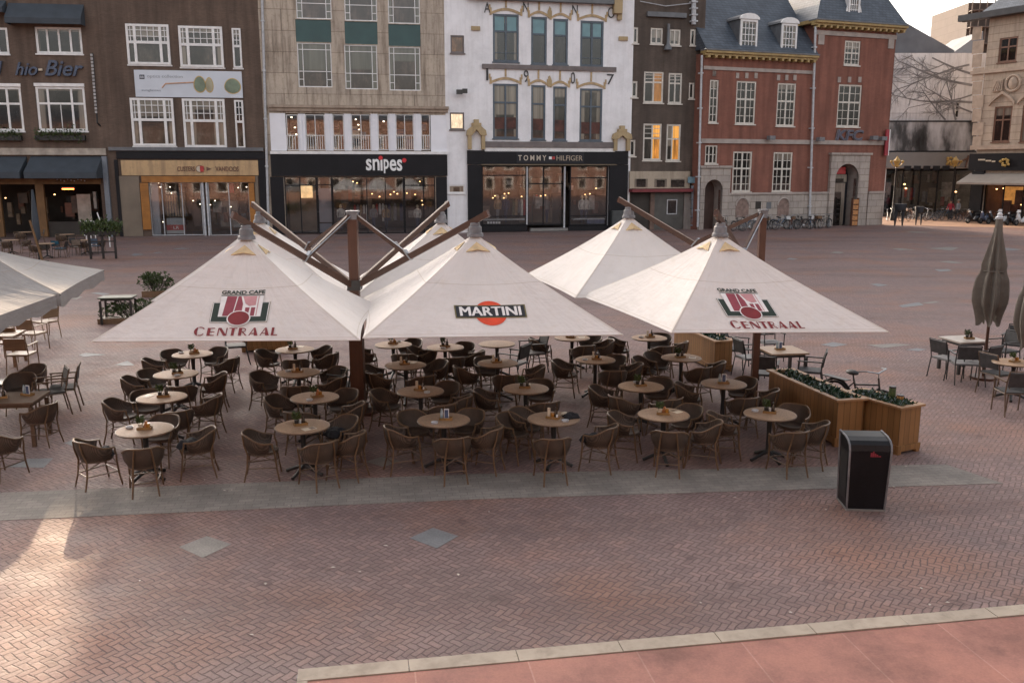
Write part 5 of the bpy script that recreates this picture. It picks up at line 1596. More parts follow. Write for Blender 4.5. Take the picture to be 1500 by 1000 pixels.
B2.box('ledge', LEAD, (160, 216, 386, 221), -0.22, -0.002)
B2.box('shop_surround', BLACKSHOP, (171, 222, 388, 233), -0.12, -0.002)
B2.box('shop_surround', BLACKSHOP, (172, 234, 177, 346), -0.12, -0.002); B2.box('shop_surround', BLACKSHOP, (381, 234, 391, 346), -0.12, -0.002)
GOLDPANEL = plaster_mat('gold_beige_panel', (0.50, 0.335, 0.175), (0.2, 0.13, 0.075), 0.45, amount=0.6, scale=0.5)
PB = mat('grey_beige_panel', (0.17, 0.135, 0.10), 0.5, 0.2, 0.8)
B2.box('panel', GOLDPANEL, (178, 235, 380, 257), -0.08, -0.003); B2.box('side_panel', PB, (178, 258, 207, 346), -0.08, -0.003); B2.box('side_panel', PB, (375, 258, 380, 346), -0.08, -0.003)
OW = wood_mat('orange_wood', (0.34, 0.14, 0.03), 'x', 0.4)
B2.box('wood_frame', OW, (208, 258, 374, 267), -0.16, -0.003); B2.box('wood_frame', OW, (208, 268, 220, 336), -0.16, -0.003); B2.box('wood_frame', OW, (366, 268, 374, 336), -0.16, -0.003)
B2.room((220, 267, 366, 346), 0.3, 4.5, ROOM_W)
B2.glass((220, 267, 296, 345), 0.15, (0.24, 0.62), (), PALE_METAL, 0.05); B2.glass((306, 267, 366, 345), 0.15, (0.5,), (), PALE_METAL, 0.05)
B2.box('entrance_post', PALE_METAL, (297, 262, 300, 346), -0.05, 0.2); B2.box('entrance_post', PALE_METAL, (303, 262, 305.5, 346), -0.05, 0.2)
B2.box('window_pillar', mat('blue_white_pillar', (0.34, 0.38, 0.43), 0.5, 0.1, 3), (221, 268, 232, 344), 0.3, 0.5)
B2.box('display_case', mat('dark_display', (0.05, 0.045, 0.04), 0.4, 0.4, 3), (238, 282, 268, 318), 0.9, 1.3)
_r = random.Random(2)
sh_ = MB()
for i in range(7):
    B2.box('', None, (240 + i * 4, 287, 242 + i * 4, 318), 0.84, 0.89, mb=sh_)
sh_.build('spectacle_rack', mat('rack_tan', (0.3, 0.22, 0.14), 0.5, 0.4, 6), B2.root)
B2.box('poster', mat('poster_grey', (0.40, 0.43, 0.46), 0.4, 0.1, 2), (242, 320, 269, 330), 0.5, 0.55)
B2.box('poster', mat('poster_red', (0.40, 0.03, 0.025), 0.4, 0.15, 2), (242, 330, 269, 338), 0.5, 0.55); B2.box('poster', mat('poster_white', (0.5, 0.5, 0.5), 0.4, 0.1, 2), (242, 338, 269, 343), 0.5, 0.55)
B2.text('LR', SIGNWHITE, (252, 332, 260, 336), 0.49, 0.01)
B2.box('counter', mat('beige_counter', (0.24, 0.19, 0.15), 0.5, 0.3, 2), (315, 296, 342, 335), 2.2, 2.8); B2.box('shelf_unit', mat('shelf_brown', (0.09, 0.05, 0.03), 0.5, 0.4, 2), (272, 275, 295, 335), 2.5, 3)
B2.box('red_banner', RED, (332, 268, 340, 283), 0.8, 0.85)
B2.lamps([(235, 274), (232, 268), (249, 274), (251, 283), (283, 294), (293, 299), (308, 300), (315, 294), (349, 275), (361, 274), (338, 303), (239, 325)], 0.8, LAMP_C, 0.075)
B2.pipe((384, -5), (394, 345), PALE_METAL, 0.085)
t = own_sign(B2, 'sunglasses_banner', 'wide white and pale blue banner showing sunglasses on the brown brick wall', 'banner')
BAN = mat('banner_pale_blue', (0.56, 0.60, 0.66), 0.5, 0.06, 0.8)
B2.box('board', BAN, (198, 104, 355, 143), -0.10, -0.02, parent=t)
def gl_shape(cx, cy, rx, ry, m, nm, y=-0.11):
    u, z = B2.uv(cx, cy); u2, _ = B2.uv(cx + rx, cy); _, z2 = B2.uv(cx, cy - ry)
    q = MB(); q.prism([(u + (u2 - u) * math.cos(2 * PI * k / 24) * (1.0 - 0.1 * math.sin(2 * PI * k / 24)), y, z + (z2 - z) * math.sin(2 * PI * k / 24)) for k in range(24)], (0, 0.008, 0)); q.build(nm, m, t)
LENS = mat('green_lens', (0.17, 0.22, 0.15), 0.2, 0.35, 1.2); LENS2 = mat('amber_lens', (0.33, 0.30, 0.2), 0.2, 0.3, 1.2)
gl_shape(293, 124, 9.2, 12.5, GOLD, 'lens_rim'); gl_shape(293, 124, 8, 11.2, LENS, 'lens', -0.122); gl_shape(307, 125, 6.2, 11.4, GOLD, 'lens_rim'); gl_shape(307, 125, 5.2, 10, LENS2, 'lens', -0.122); gl_shape(341, 126.5, 12.2, 11.6, GOLD, 'lens_rim'); gl_shape(341, 126.5, 11.2, 10.5, LENS, 'lens', -0.122)
q = MB(); q.tube([(*B2.uv(238, 129)[:1], -0.115, B2.uv(238, 129)[1]), (B2.uv(243, 123)[0], -0.115, B2.uv(243, 123)[1]), (B2.uv(284, 121)[0], -0.115, B2.uv(284, 121)[1])], 0.045, 6); q.build('spectacle_arm', mat('pink_gold', (0.55, 0.33, 0.22), 0.4, 0.2, 4), t)
B2.text('optics collection', mat('banner_grey', (0.28, 0.3, 0.33), 0.5, 0.1, 4), (216, 110, 268, 116), -0.105, 0.005, root=t)
B2.text('sunglasses', mat('banner_grey2', (0.2, 0.22, 0.26), 0.5, 0.1, 4), (208, 131, 236, 135), -0.105, 0.005, root=t)
q = MB()
for r_ in ((205, 110, 212, 111.2), (205, 115, 212, 116.2), (205, 110, 206.2, 116), (210.8, 110, 212, 116), (208, 111, 209, 115)): B2.box('', None, r_, -0.112, -0.103, mb=q)
q.build('emblem', INK_BLACK, t)
t = own_sign(B2, 'optician_sign', 'small brown letters with a red oval emblem on the gold optician panel')
SB = mat('sign_brown', (0.14, 0.065, 0.04), 0.5, 0.2, 4)
B2.text('CUSTERS', SB, (260, 244, 286, 251), -0.09, 0.03, 0.01, root=t); B2.text('VANDOOS', SB, (316, 244, 350, 251), -0.09, 0.03, 0.01, root=t)
def sgn(cx, cy, rx, ry, m, y):
    u, z = B2.uv(cx, cy); u2, _ = B2.uv(cx + rx, cy); _, z2 = B2.uv(cx, cy - ry)
    q = MB(); q.prism([(u + (u2 - u) * math.cos(2 * PI * k / 20), y, z + (z2 - z) * math.sin(2 * PI * k / 20)) for k in range(20)], (0, 0.02, 0)); q.build('emblem', m, t)
sgn(293.5, 247.5, 6.5, 5.3, SB, -0.115); sgn(293, 247.5, 5, 4.4, CREAM, -0.12); B2.box('emblem', RED, (293.5, 243.2, 299, 251.6), -0.135, -0.122, parent=t)
q = MB(); u, z = B2.uv(303, 250.5); u2, z2 = B2.uv(310, 244.5); q.prism([(u, -0.10, z), (u2, -0.10, (z + z2) / 2), (u, -0.10, z2)], (0, 0.015, 0)); q.build('emblem', SB, t)
B2.wall()

clutter(B2, 234, 364, 272, 338, 26, 41)

# ------------------------------------------------------------------ concrete-fronted sneaker shop
CONC = plaster_mat('tan_concrete', (0.51, 0.43, 0.345), (0.14, 0.10, 0.07), 0.8, joints=(2.9, 1.35), amount=0.75, scale=1.2)
B3 = Bld('concrete_shop', 'weathered tan concrete building with teal spandrels above a black sneaker shop', (395, 61.6), (655, 63.6), 18.5, 10, CONC)
TEAL = mat('teal_spandrel', (0.035, 0.085, 0.085), 0.45, 0.15, 1.2)
for (x0, y0, x1, y1) in ((433, -36, 485, 28), (504, -34, 552, 31), (568, -32, 615, 35), (436, 63, 486, 128), (505, 66, 553, 131), (570, 69, 616, 133)):
    B3.window((x0, y0, x1, y1), (0.16, 0.84), (0.36,), t=0.07, tb=0.05, pm=PANE_O, grid=[(0, 0.16, 0, 0.36, 1, 2), (0.84, 1, 0, 0.36, 1, 2), (0, 1, 0.84, 0.86, 1, 2)], sill=False)
for (x0, y0, x1, y1) in ((433, 29, 485, 62), (505, 32, 553, 65), (569, 36, 616, 68)):
    r_ = B3.R(x0, y0, x1, y1); B3.hole(r_)
    q = MB(); q.box(r_[0] + .004, r_[1] - .004, 0.06, 0.12, r_[2] + .004, r_[3] - .004)
    for k in range(1, 10): x = r_[0] + (r_[1] - r_[0]) * k / 10; q.box(x - 0.012, x + 0.012, 0.045, 0.059, r_[2] + .01, r_[3] - .01)
    q.build('spandrel', TEAL, B3.root)
CORN = plaster_mat('tan_cornice', (0.38, 0.30, 0.235), (0.16, 0.12, 0.09), 0.8)
B3.box('cornice', CORN, (393, 155, 657, 159), -0.30, -0.002); B3.box('cornice', CORN, (394, 159.2, 656, 164), -0.18, -0.002)
WHITEP = plaster_mat('white_render', (0.83, 0.82, 0.84), (0.42, 0.40, 0.38), 0.7, amount=0.18, scale=0.6)
WP2 = mat('white_panel', (0.79, 0.79, 0.83), 0.5, 0.06, 0.8)
B3.box('white_panel', WP2, (396, 166, 419, 221), -0.05, -0.002); B3.box('white_panel', WP2, (631, 169, 654, 223), -0.05, -0.002)
xsw = [(420, 437), (448, 476), (488, 504), (515, 543), (554, 569), (580, 606), (617, 630)]
B3.room((419, 167, 631, 221), 0.35, 3.0, ROOM_W, 'upper_room')
for i, (x0, x1) in enumerate(xsw):
    B3.glass((x0, 168, x1, 220), 0.1, (0.5,) if x1 - x0 > 20 else (), (), W_FRAME, 0.05, 'balcony_window')
    rl_ = MB(); a, e, c, d = B3.R(x0, 198, x1, 219)
    n = 4 if x1 - x0 < 20 else 8
    for k in range(n + 1): rl_.box(a + (e - a) * k / n - 0.018, a + (e - a) * k / n + 0.018, -0.02, 0.02, c, d)
    rl_.box(a, e, -0.025, 0.025, d - 0.04, d); rl_.build('railing', W_FRAME, B3.root)
for i in range(6):
    x0, x1 = xsw[i][1], xsw[i + 1][0]
    B3.box('pillar', WP2, (x0 + 0.3, 167, x1 - 0.3, 221), -0.03, 0.34); B3.box('pillar', WP2, (x0 + 3, 167.5, x0 + 6, 220.5), -0.14, -0.032)
pal = [BLUE_CARD, CREAM, SLATE_SEAT, mat('wall_brown', (0.15, 0.07, 0.04), 0.7, 0.4, 2), mat('picture_grey', (0.2, 0.24, 0.28), 0.6, 0.5, 2), mat('stage_red', (0.17, 0.03, 0.03), 0.6, 0.4, 2)]
rr = random.Random(19)
for i in range(18):
    x = rr.uniform(422, 622); y = rr.uniform(174, 205); B3.box('room_display', rr.choice(pal), (x, y, x + rr.uniform(5, 20), y + rr.uniform(8, 22)), rr.uniform(0.7, 2.8), 2.9 + i * 0.01)
B3.lamps([(427, 172), (432, 187), (521, 175), (526, 190), (525, 183), (434, 197), (562, 178)], 0.9, LAMP_C, 0.10)
B3.box('sill', W_FRAME, (396, 222, 656, 226), -0.22, -0.002)
B3.box('fascia', BLACKSHOP, (397, 226.5, 655, 258), -0.14, -0.002); B3.box('shop_jamb', BLACKSHOP, (398, 259, 417, 344), -0.14, -0.002); B3.box('shop_jamb', BLACKSHOP, (639, 259, 655, 344), -0.14, -0.002)
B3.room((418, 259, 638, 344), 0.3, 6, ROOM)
B3.glass((418, 259, 465, 342), 0.12, (0.48,), (0.85,), BLACKSHOP, 0.07); B3.glass((465.5, 259, 487, 342), 0.12, (), (0.86,), BLACKSHOP, 0.06); B3.glass((487.5, 259, 592, 342), 0.12, (0.48, 0.74), (), BLACKSHOP, 0.06); B3.glass((592.5, 259, 638, 342), 0.12, (0.62,), (0.85,), BLACKSHOP, 0.07)
B3.box('poster_panel', mat('grey_poster', (0.22, 0.22, 0.25), 0.5, 0.1, 1), (467, 276, 486, 326), 0.35, 0.4); B3.box('poster_base', mat('blue_grey_poster', (0.17, 0.19, 0.24), 0.5, 0.1, 1), (467, 328, 486, 342), 0.35, 0.4)
B3.box('light_box', emit_mat('shop_lightbox', (0.75, 0.47, 0.22), 0.5), (437, 272, 456, 291), 1.6, 1.7)
B3.box('wood_wall', mat('tan_partition', (0.14, 0.10, 0.065), 0.7, 0.4, 0.8), (420, 275, 462, 342), 2.4, 2.5)
B3.lamps([(517, 266), (523, 268), (577, 281), (582, 284), (572, 285), (615, 266), (618, 294), (619, 300), (545, 284), (556, 288), (608, 285), (596, 283), (480, 300)], 1.2, LAMP_W, 0.085)
for i, (px, nm) in enumerate(((500, 'left'), (548, 'centre'), (566, 'second'), (612, 'right'))):
    mannequin(B3, px, 336, 1.4, 1.75, CLOTH[(0, 1, 4, 0)[i]], CLOTH[2], ('pale-topped mannequin', 'grey-jacketed mannequin', 'tan-jacketed mannequin', 'pale-topped mannequin')[i] + (' left in the sneaker shop window', ' in the middle of the sneaker shop window', ' right of the grey one in the sneaker shop', ' near the door of the sneaker shop')[i])
garments(B3, (500, 300, 540, 325), 3.0, 9, 3, CLOTH, 'rail of mixed clothes deep in the sneaker shop, left of centre')
garments(B3, (550, 298, 590, 325), 3.6, 9, 4, CLOTH, 'rail of mixed clothes deep in the sneaker shop, right of centre')
clutter(B3, 420, 636, 264, 336, 44, 42, 1.6, 5)
t = own_sign(B3, 'snipes_sign', 'white rounded snipes letters with red dots on the black fascia')
B3.text('sn', SIGNWHITE, (536, 233, 556, 250), -0.15, 0.05, 0.02, root=t); B3.text('es', SIGNWHITE, (570.5, 233.6, 589, 250.6), -0.15, 0.05, 0.02, root=t)
B3.text('p', SIGNWHITE, (562, 233.4, 569.5, 254), -0.15, 0.05, 0.02, root=t); B3.box('lettering', SIGNWHITE, (557.3, 234, 560.3, 250.2), -0.19, -0.145, parent=t)
for (cx, cy, r_) in ((557.5, 231.5, 3.0), (592, 235, 3.1)):
    u, z = B3.uv(cx, cy); q = MB(); q.lathe([(0.145 * r_ / 3, 0), (0.145 * r_ / 3, 0.05)], 16, (0, 0, 0)); q.v = [Vector((u + p.x, -0.15 - p.z, z + p.y)) for p in q.v]; q.build('red_dot', mat('sign_red', (0.6, 0.02, 0.03), 0.4, 0.1, 3), t)
B3.wall()

# ------------------------------------------------------------------ white gabled house with the clothing shop
B4 = Bld('white_house', 'white rendered house with blue-grey windows, yellow brick ornaments and a black clothing shop below', (655, 63.6), (921, 66.6), 19.5, 10, WHITEP)
for (x0, y0, x1, y1, d) in ((722, 21, 760, 91, 1), (778, 25, 801, 95, 0), (810, 28, 832, 95, 0), (850, 31, 884, 98, 1)):
    B4.window((x0, y0, x1, y1), (0.5,) if d else (), (0.64,), BLUE_FRAME, PANE, 0.14, 0.12, y0=0.02, grid=[(0, 1, 0.02, 0.36, 1, 2)] if d else None)
    a, e, c, dd = B4.R(x0 + 2, y0 + 3, x1 - 2, y0 + 24)
    q = MB()
    if d: 
        m_ = (a + e) / 2; q.box(a + .05, m_ - .1, 0.083, 0.088, c, dd); q.box(m_ + .1, e - .05, 0.083, 0.088, c, dd)
    else: q.box(a + .05, e - .05, 0.083, 0.088, c, dd)
    q.build('blind', mat('teal_blind', (0.17, 0.30, 0.33), 0.5, 0.12, 1.5), B4.root)
for (x0, y0, x1, y1, d) in ((722, 123, 759, 203, 1), (778, 125, 799, 205, 0), (810, 127, 830, 206, 0), (849, 130, 882, 207, 1)):
    fo = B4.window((x0, y0, x1, y1), (0.5,) if d else (), (0.66,), BLUE_FRAME, PANE_C, 0.13, 0.12, y0=0.02)
    B4.box('red_seating', mat('red_seating', (0.075, 0.024, 0.016), 0.6, 0.6, 2), (x0 + 3, y0 + 49, x1 - 3, y0 + 66), 0.084, 0.089, parent=fo)
YBR = mat('yellow_brick', (0.44, 0.32, 0.185), 0.8, 0.25, 4)
for row, items in ((0, ((722, 760, 19), (778, 801, 23), (810, 832, 26), (850, 884, 28))), (1, ((722, 759, 120), (778, 799, 123), (810, 830, 125), (849, 882, 127)))):
    for (x0, x1, y) in items:
        a, zb = B4.uv(x0 - 2, y + 2); e, _ = B4.uv(x1 + 2, y + 2); _, zt = B4.uv((x0 + x1) / 2, y - 3)
        q = MB(); n = 10
        pts = [Vector((a + (e - a) * k / n, -0.02, zb + (zt - zb) * math.sin(PI * k / n))) for k in range(n + 1)]
        for k in range(n): q.prism([pts[k], pts[k + 1], pts[k + 1] + Vector((0, 0, 0.17)), pts[k] + Vector((0, 0, 0.17))], (0, -0.04, 0))
        xm = (a + e) / 2; q.box(xm - 0.06, xm + 0.06, -0.065, -0.002, zt + 0.20, zt + 0.85)
        for x in (a - 0.14, e): q.box(x, x + 0.14, -0.065, -0.002, zb - 0.05, zb + 0.42); 
        for x in (a - 0.20, e + 0.08): q.box(x, x + 0.12, -0.075, -0.067, zb + 0.30, zb + 0.62)
        q.build('arch_ornament', YBR, B4.root)
    for (x, y) in (((805, 13),), ((805, 114),))[row]:
        a, e, c, d = B4.R(x - 3, y, x + 3, y + 13); q = MB(); q.box(a, e, -0.09, -0.002, c, d - 0.2); q.prism([(a, -0.09, d - 0.198), (e, -0.09, d - 0.198), ((a + e) / 2, -0.09, d + 0.15)], (0, 0.088, 0)); q.build('keystone', SANDST, B4.root)
BSILL = mat('brown_grey_sill', (0.16, 0.135, 0.13), 0.6, 0.2, 2)
def sloped(b, name, m, p0, p1, h, yo):
    a, za = b.uv(*p0); e, zb = b.uv(*p1)
    z = (za + zb) / 2
    q = MB(); q.box(a, e, -yo, -0.002, z - h, z); q.build(name, m, b.root)
sloped(B4, 'string_course', BSILL, (706, 92), (902, 101), 0.30, 0.16); sloped(B4, 'string_course', BSILL, (708, 207), (898, 209), 0.42, 0.24)
sloped(B4, 'gutter', LEAD, (684, -7), (908, 1), 0.30, 0.45); sloped(B4, 'white_ledge', W_FRAME, (709, 216), (900, 217), 0.28, 0.18)
q = MB(); a, z = B4.uv(907, 2); q.box(a - 0.5, a + 0.1, -0.5, -0.002, z - 0.9, z + 0.5); q.box(a - 0.15, a + 0.15, -0.3, -0.002, z - 1.3, z - 0.902); q.build('gutter_end', SANDST, B4.root)
INKL = mat('iron_letters', (0.03, 0.028, 0.03), 0.5, 0.3, 6)
t = own_sign(B4, 'date_letters', 'black iron letters ANNO and the year in two rows on the white house')
for ch, r_ in (('A', (709, 4, 718, 19)), ('N', (766, 4, 774, 18)), ('N', (838, 8, 846, 22)), ('O', (890, 11, 900, 27)), ('1', (712, 100, 715, 118)), ('9', (767, 103, 774, 121)), ('0', (836, 106, 842, 123)), ('7', (889, 109, 899, 124))):
    B4.text(ch, INKL, r_, -0.04, 0.03, -0.006, root=t)
B4.window((660, 52, 680, 78), (), (), BSILL, pane_mat('brown_pane', (0.13, 0.065, 0.03), (0.2, 0.11, 0.06), 0.5), 0.1, sill=True)
B4.window((659, 165, 680, 190), (), (), BSILL, pane_mat('glowing_pane', (0.6, 0.45, 0.3), (0.9, 0.75, 0.55), 0.9, emit=0.45), 0.1, sill=True)
B4.window((657, 271, 681, 283), (), (), W_FRAME, PANE_C, 0.09, sill=True)
q = MB(); u, z = B4.uv(674, 136); q.box(u - 0.35, u + 0.05, -0.75, -0.45, z - 0.15, z + 0.15); q.box(u + 0.07, u + 0.4, -0.7, -0.4, z - 0.08, z + 0.22); q.tube([(u, -0.45, z), (u, -0.01, z)], 0.05, 6); q.build('floodlight', DARK_METAL, B4.root)
for (x, y) in ((697, 42), (913, 57)): B4.box('wall_anchor', SANDST, (x - 7, y - 3, x + 6, y + 3), -0.12, -0.002)
for (x0, x1, yt, yb) in ((684, 710, 178, 219), (897, 922, 187, 221)):
    a, e, c, d = B4.R(x0, yt, x1, yb); w = e - a; m_ = (a + e) / 2
    q = MB(); q.box(a + 0.03, a + w * .22, -0.35, -0.002, c, c + (d - c) * 0.58); q.box(e - w * .22, e - 0.03, -0.35, -0.002, c, c + (d - c) * 0.58)
    zz = c + (d - c) * 0.5
    q.prism([(a - .08, -0.40, zz), (a + w * .26, -0.40, zz), (m_, -0.40, d - 0.55), (e - w * .26, -0.40, zz), (e + .08, -0.40, zz), (e + .02, -0.40, zz + .35), (m_ + .2, -0.40, d - 0.25), (m_ - .2, -0.40, d - 0.25), (a - .02, -0.40, zz + .35)], (0, 0.38, 0))
    q.box(m_ - 0.32, m_ + 0.32, -0.42, -0.004, d - 0.32, d - 0.12); q.box(m_ - 0.16, m_ + 0.16, -0.38, -0.006, d - 0.118, d + 0.12)
    q.build('niche_surround', SANDST, B4.root)
B4.box('fascia', BLACKSHOP, (684, 221, 919, 241), -0.18, -0.002); B4.box('shop_jamb', BLACKSHOP, (685, 241.5, 705, 339), -0.18, -0.002); B4.box('shop_jamb', BLACKSHOP, (891, 241.5, 918, 337), -0.18, -0.002)
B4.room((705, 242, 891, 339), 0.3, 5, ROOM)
B4.box('brass_strip', mat('brass_strip', (0.12, 0.09, 0.055), 0.4, 0.2, 3), (704, 240.5, 902, 242.3), -0.22, -0.182)
B4.glass((706, 243, 772, 330), 0.1, (), (0.15, 0.84), BLACKSHOP, 0.08); B4.glass((774, 243, 830, 330), 0.35, (0.42,), (0.7,), BLACKSHOP, 0.08); B4.glass((835, 243, 890, 330), 0.1, (), (0.8, 0.16), BLACKSHOP, 0.08)
B4.box('entrance_post', PALE_METAL, (771, 244, 773, 329), -0.02, 0.15); B4.box('entrance_post', PALE_METAL, (826, 244, 828, 338), -0.02, 0.15)
B4.box('plinth', BLACKSHOP, (706, 330.5, 772, 339), -0.10, 0.29); B4.box('plinth', BLACKSHOP, (832, 330.5, 891, 338), -0.10, 0.29)
B4.box('door_step', mat('step_stone', (0.2, 0.19, 0.18), 0.6, 0.2, 3), (776, 334, 830, 338), -0.30, 0.2)
B4.box('wood_wall', MATS['tan_partition'], (778, 262, 828, 330), 3.6, 3.7)
B4.lamps([(725, 287), (739, 284), (745, 283), (738, 290), (764, 288), (792, 287), (799, 286), (722, 290), (857, 285), (864, 284), (873, 276), (763, 244)], 0.9, LAMP_W, 0.085)
for px, nm, tp in ((729, 'left', 4), (741, 'second', 2), (801, 'entrance', 1), (852, 'right', 0), (858, 'inner right', 0)):
    mannequin(B4, px, 326, 1.1 if nm != 'entrance' else 2.2, 2.0, CLOTH[tp], CLOTH[1 if tp == 4 else 2], {'left': 'tan-clad mannequin leftmost in the clothing shop window', 'second': 'navy-clad mannequin beside the tan one in the clothing shop', 'entrance': 'grey-clad mannequin behind the clothing shop entrance', 'right': 'white-topped mannequin in the right clothing shop window', 'inner right': 'white-topped mannequin further right behind the first in the clothing shop'}[nm])
garments(B4, (750, 292, 770, 318), 1.9, 5, 5, CLOTH, 'short rail of clothes left of the clothing shop door')
garments(B4, (780, 285, 800, 300), 2.9, 5, 6, [CLOTH[3], CLOTH[1]], 'rail with red garments inside the clothing shop entrance')
B4.box('display_shelf', PALE_METAL, (710, 321, 770, 323), 0.3, 0.8); B4.box('display_shelf', PALE_METAL, (842, 320, 888, 322), 0.3, 0.8)
q = MB()
for i in range(5): B4.box('', None, (715 + i * 4, 325, 718 + i * 4, 328), 0.25, 0.29, mb=q)
q.build('window_lettering', SIGNWHITE, B4.root)
B4.box('display_box', mat('blue_box', (0.05, 0.07, 0.14), 0.5, 0.4, 4), (862, 322, 888, 328), 0.35, 0.7)
B4.box('bench', mat('bench_grey', (0.05, 0.055, 0.055), 0.6, 0.3, 3), (893, 308, 912, 330), -0.6, -0.2)
clutter(B4, 708, 888, 248, 324, 40, 43, 1.4, 4.4)
t = own_sign(B4, 'clothing_sign', 'pale spaced letters TOMMY HILFIGER with a small flag emblem on black fascia')
SGN = mat('lit_letters', (0.55, 0.48, 0.4), 0.5, 0.1, 3)
B4.box('board', INK_BLACK, (756, 224, 854, 239), -0.215, -0.182, parent=t)
B4.text('T O M M Y', SGN, (758, 227.5, 799, 235.5), -0.22, 0.03, 0.01, root=t); B4.text('HILFIGER', mat('lit_letters_dim', (0.42, 0.34, 0.26), 0.5, 0.15, 3), (814, 228, 852, 235.5), -0.22, 0.03, 0.0, root=t)
B4.box('emblem', SIGNWHITE, (803, 229.5, 807, 233.5), -0.24, -0.217, parent=t); B4.box('emblem', RED, (807.4, 229.5, 811.5, 233.5), -0.24, -0.217, parent=t)
B4.wall()
# ------------------------------------------------------------------ narrow dark house
DKBRICK = brick_mat('dark_grey_brick', (0.085, 0.063, 0.050), (0.122, 0.092, 0.074), (0.115, 0.096, 0.085), patch=0.5)
B5 = Bld('narrow_house', 'narrow dark brown house with cream windows, two of them glowing, and a red awning strip', (921, 66.6), (1021, 68.0), 19, 10, DKBRICK)
for (x0, y0, x1, y1) in ((953, 41, 971, 65), (980, 43, 997, 67)): B5.window((x0, y0, x1, y1), (0.5,), (), CREAM_FRAME, PANE_C, 0.13, 0.11)
for r_ in ((927, 40, 935, 64), (1011, 43, 1019, 67), (925, 119, 934, 143), (1009, 121, 1017, 145), (922, 205, 931, 229)): B5.window(r_, (), (), CREAM_FRAME, PANE, 0.13)
B5.window((943, 105, 972, 151), (0.5,), (0.66,), CREAM_FRAME, None, 0.13, 0.11, grid=[(0, 1, 0.66, 1, 1, 3)], lit=[PANE, PANE_L]); B5.window((979, 107, 999, 152), (0.5,), (0.66,), CREAM_FRAME, PANE, 0.13, 0.11, grid=[(0, 1, 0.66, 1, 1, 3)])
B5.window((942, 181, 969, 235), (0.5,), (0.6,), CREAM_FRAME, None, 0.13, 0.11, grid=[(0, 1, 0.6, 1, 1, 3)], lit=[PANE_C, PANE_L]); B5.window((976, 182, 997, 236), (0.42,), (0.6,), CREAM_FRAME, None, 0.13, 0.10, lit=[PANE_C, PANE_L])
B5.box('bay_cornice', LEAD, (947, 19, 1004, 26), -0.25, -0.002)
B5.pipe((1014, -10), (1014, 37), PALE_METAL, 0.17, -0.25, 'flue_pipe'); q = MB(); u, z = B5.uv(976, 70); q.lathe([(0.30, z - 0.2), (0.26, z), (0.12, z + 0.2), (0.10, z + 1.6)], 12, (u, -0.3, 0)); q.build('wall_lamp', LEAD, B5.root, smooth=True)
q = MB(); u0, z0 = B5.uv(936, 3); u1, z1 = B5.uv(1010, 6); q.tube([(u0, -0.2, z0), ((u0 + u1) / 2, -0.25, z0 - 0.25), (u1, -0.2, z1)], 0.03, 5); q.build('cable', PALE_METAL, B5.root)
CRP = plaster_mat('cream_stone', (0.42, 0.35, 0.27), (0.2, 0.16, 0.12), 0.75)
B5.box('fascia', CRP, (921, 251, 1009, 276), -0.20, -0.002)
for (x0, x1) in ((928, 947), (957, 975), (981, 1001)): B5.box('transom_pane', PANE, (x0, 262, x1, 274), -0.215, -0.202)
B5.box('red_awning', mat('dull_red_awning', (0.17, 0.03, 0.035), 0.7, 0.2, 2), (921, 276.5, 1009, 281), -0.75, -0.002)
B5.box('recess_shade', ROOM, (924, 282, 952, 338), -0.03, -0.002); B5.box('pier', mat('brown_pier', (0.14, 0.09, 0.07), 0.7, 0.3, 2), (951, 282, 957, 338), -0.20, -0.002)  # flat dark sheet first: the recess shade is only its colour
DOORG = mat('grey_green_door', (0.075, 0.072, 0.065), 0.5, 0.25, 1.5)
d_ = B5.box('door', DOORG, (958, 282, 1000, 337), -0.06, -0.002); B5.window((976, 292, 991, 314), (), (), PALE_METAL, PANE, 0.07, y0=-0.11, y1=-0.062, sill=False, nohole=True, name='door_window')
B5.box('plaster_pier', plaster_mat('dirty_plaster', (0.27, 0.24, 0.22), (0.12, 0.1, 0.09), 0.8), (1001, 283, 1020, 338), -0.10, -0.002)
t = own_sign(B5, 'blue_wall_sign', 'small pale blue sign board on the corner of the narrow house')
B5.box('board', mat('pale_blue_sign', (0.16, 0.27, 0.33), 0.5, 0.15, 3), (1004, 259, 1021, 268), -0.45, -0.40, parent=t)
B5.pipe((1012, 272), (1013, 336), mat('blue_grey_pipe', (0.22, 0.25, 0.29), 0.5, 0.2, 4), 0.10, -0.25)
B5.wall()

# ------------------------------------------------------------------ red brick corner building
REDB = brick_mat('red_brick', (0.20, 0.070, 0.047), (0.255, 0.095, 0.063), (0.25, 0.14, 0.11), patch=0.3)
STONE = plaster_mat('pale_stone', (0.43, 0.375, 0.33), (0.17, 0.14, 0.12), 0.8, joints=(1.1, 0.5), amount=0.4)
STONE_T = mat('stone_trim', (0.36, 0.31, 0.28), 0.75, 0.18, 2)
SLATE = NT('blue_slate')
def _slate(t):
    v, s = facade_vec(t)
    b = t.n('ShaderNodeTexBrick'); b.inputs['Color1'].default_value = (0.055, 0.07, 0.093, 1); b.inputs['Color2'].default_value = (0.085, 0.105, 0.135, 1); b.inputs['Mortar'].default_value = (0.03, 0.036, 0.045, 1)
    b.inputs['Scale'].default_value = 1; b.inputs['Brick Width'].default_value = 0.34; b.inputs['Row Height'].default_value = 0.2; b.inputs['Mortar Size'].default_value = 0.015
    t.link(v, b.inputs['Vector'])
    n = t.noise(0.9, detail=5, rough=0.7)
    t.color(t.mix(0.6, b.outputs[0], t.ramp(n, [(0.3, (0.6, 0.6, 0.6)), (0.7, (1.35, 1.3, 1.25))]), 'MULTIPLY')); t.p.inputs['Roughness'].default_value = 0.5
    t.bump(b.outputs['Fac'], -0.3, 0.01)
_slate(SLATE); SLATE = SLATE.m
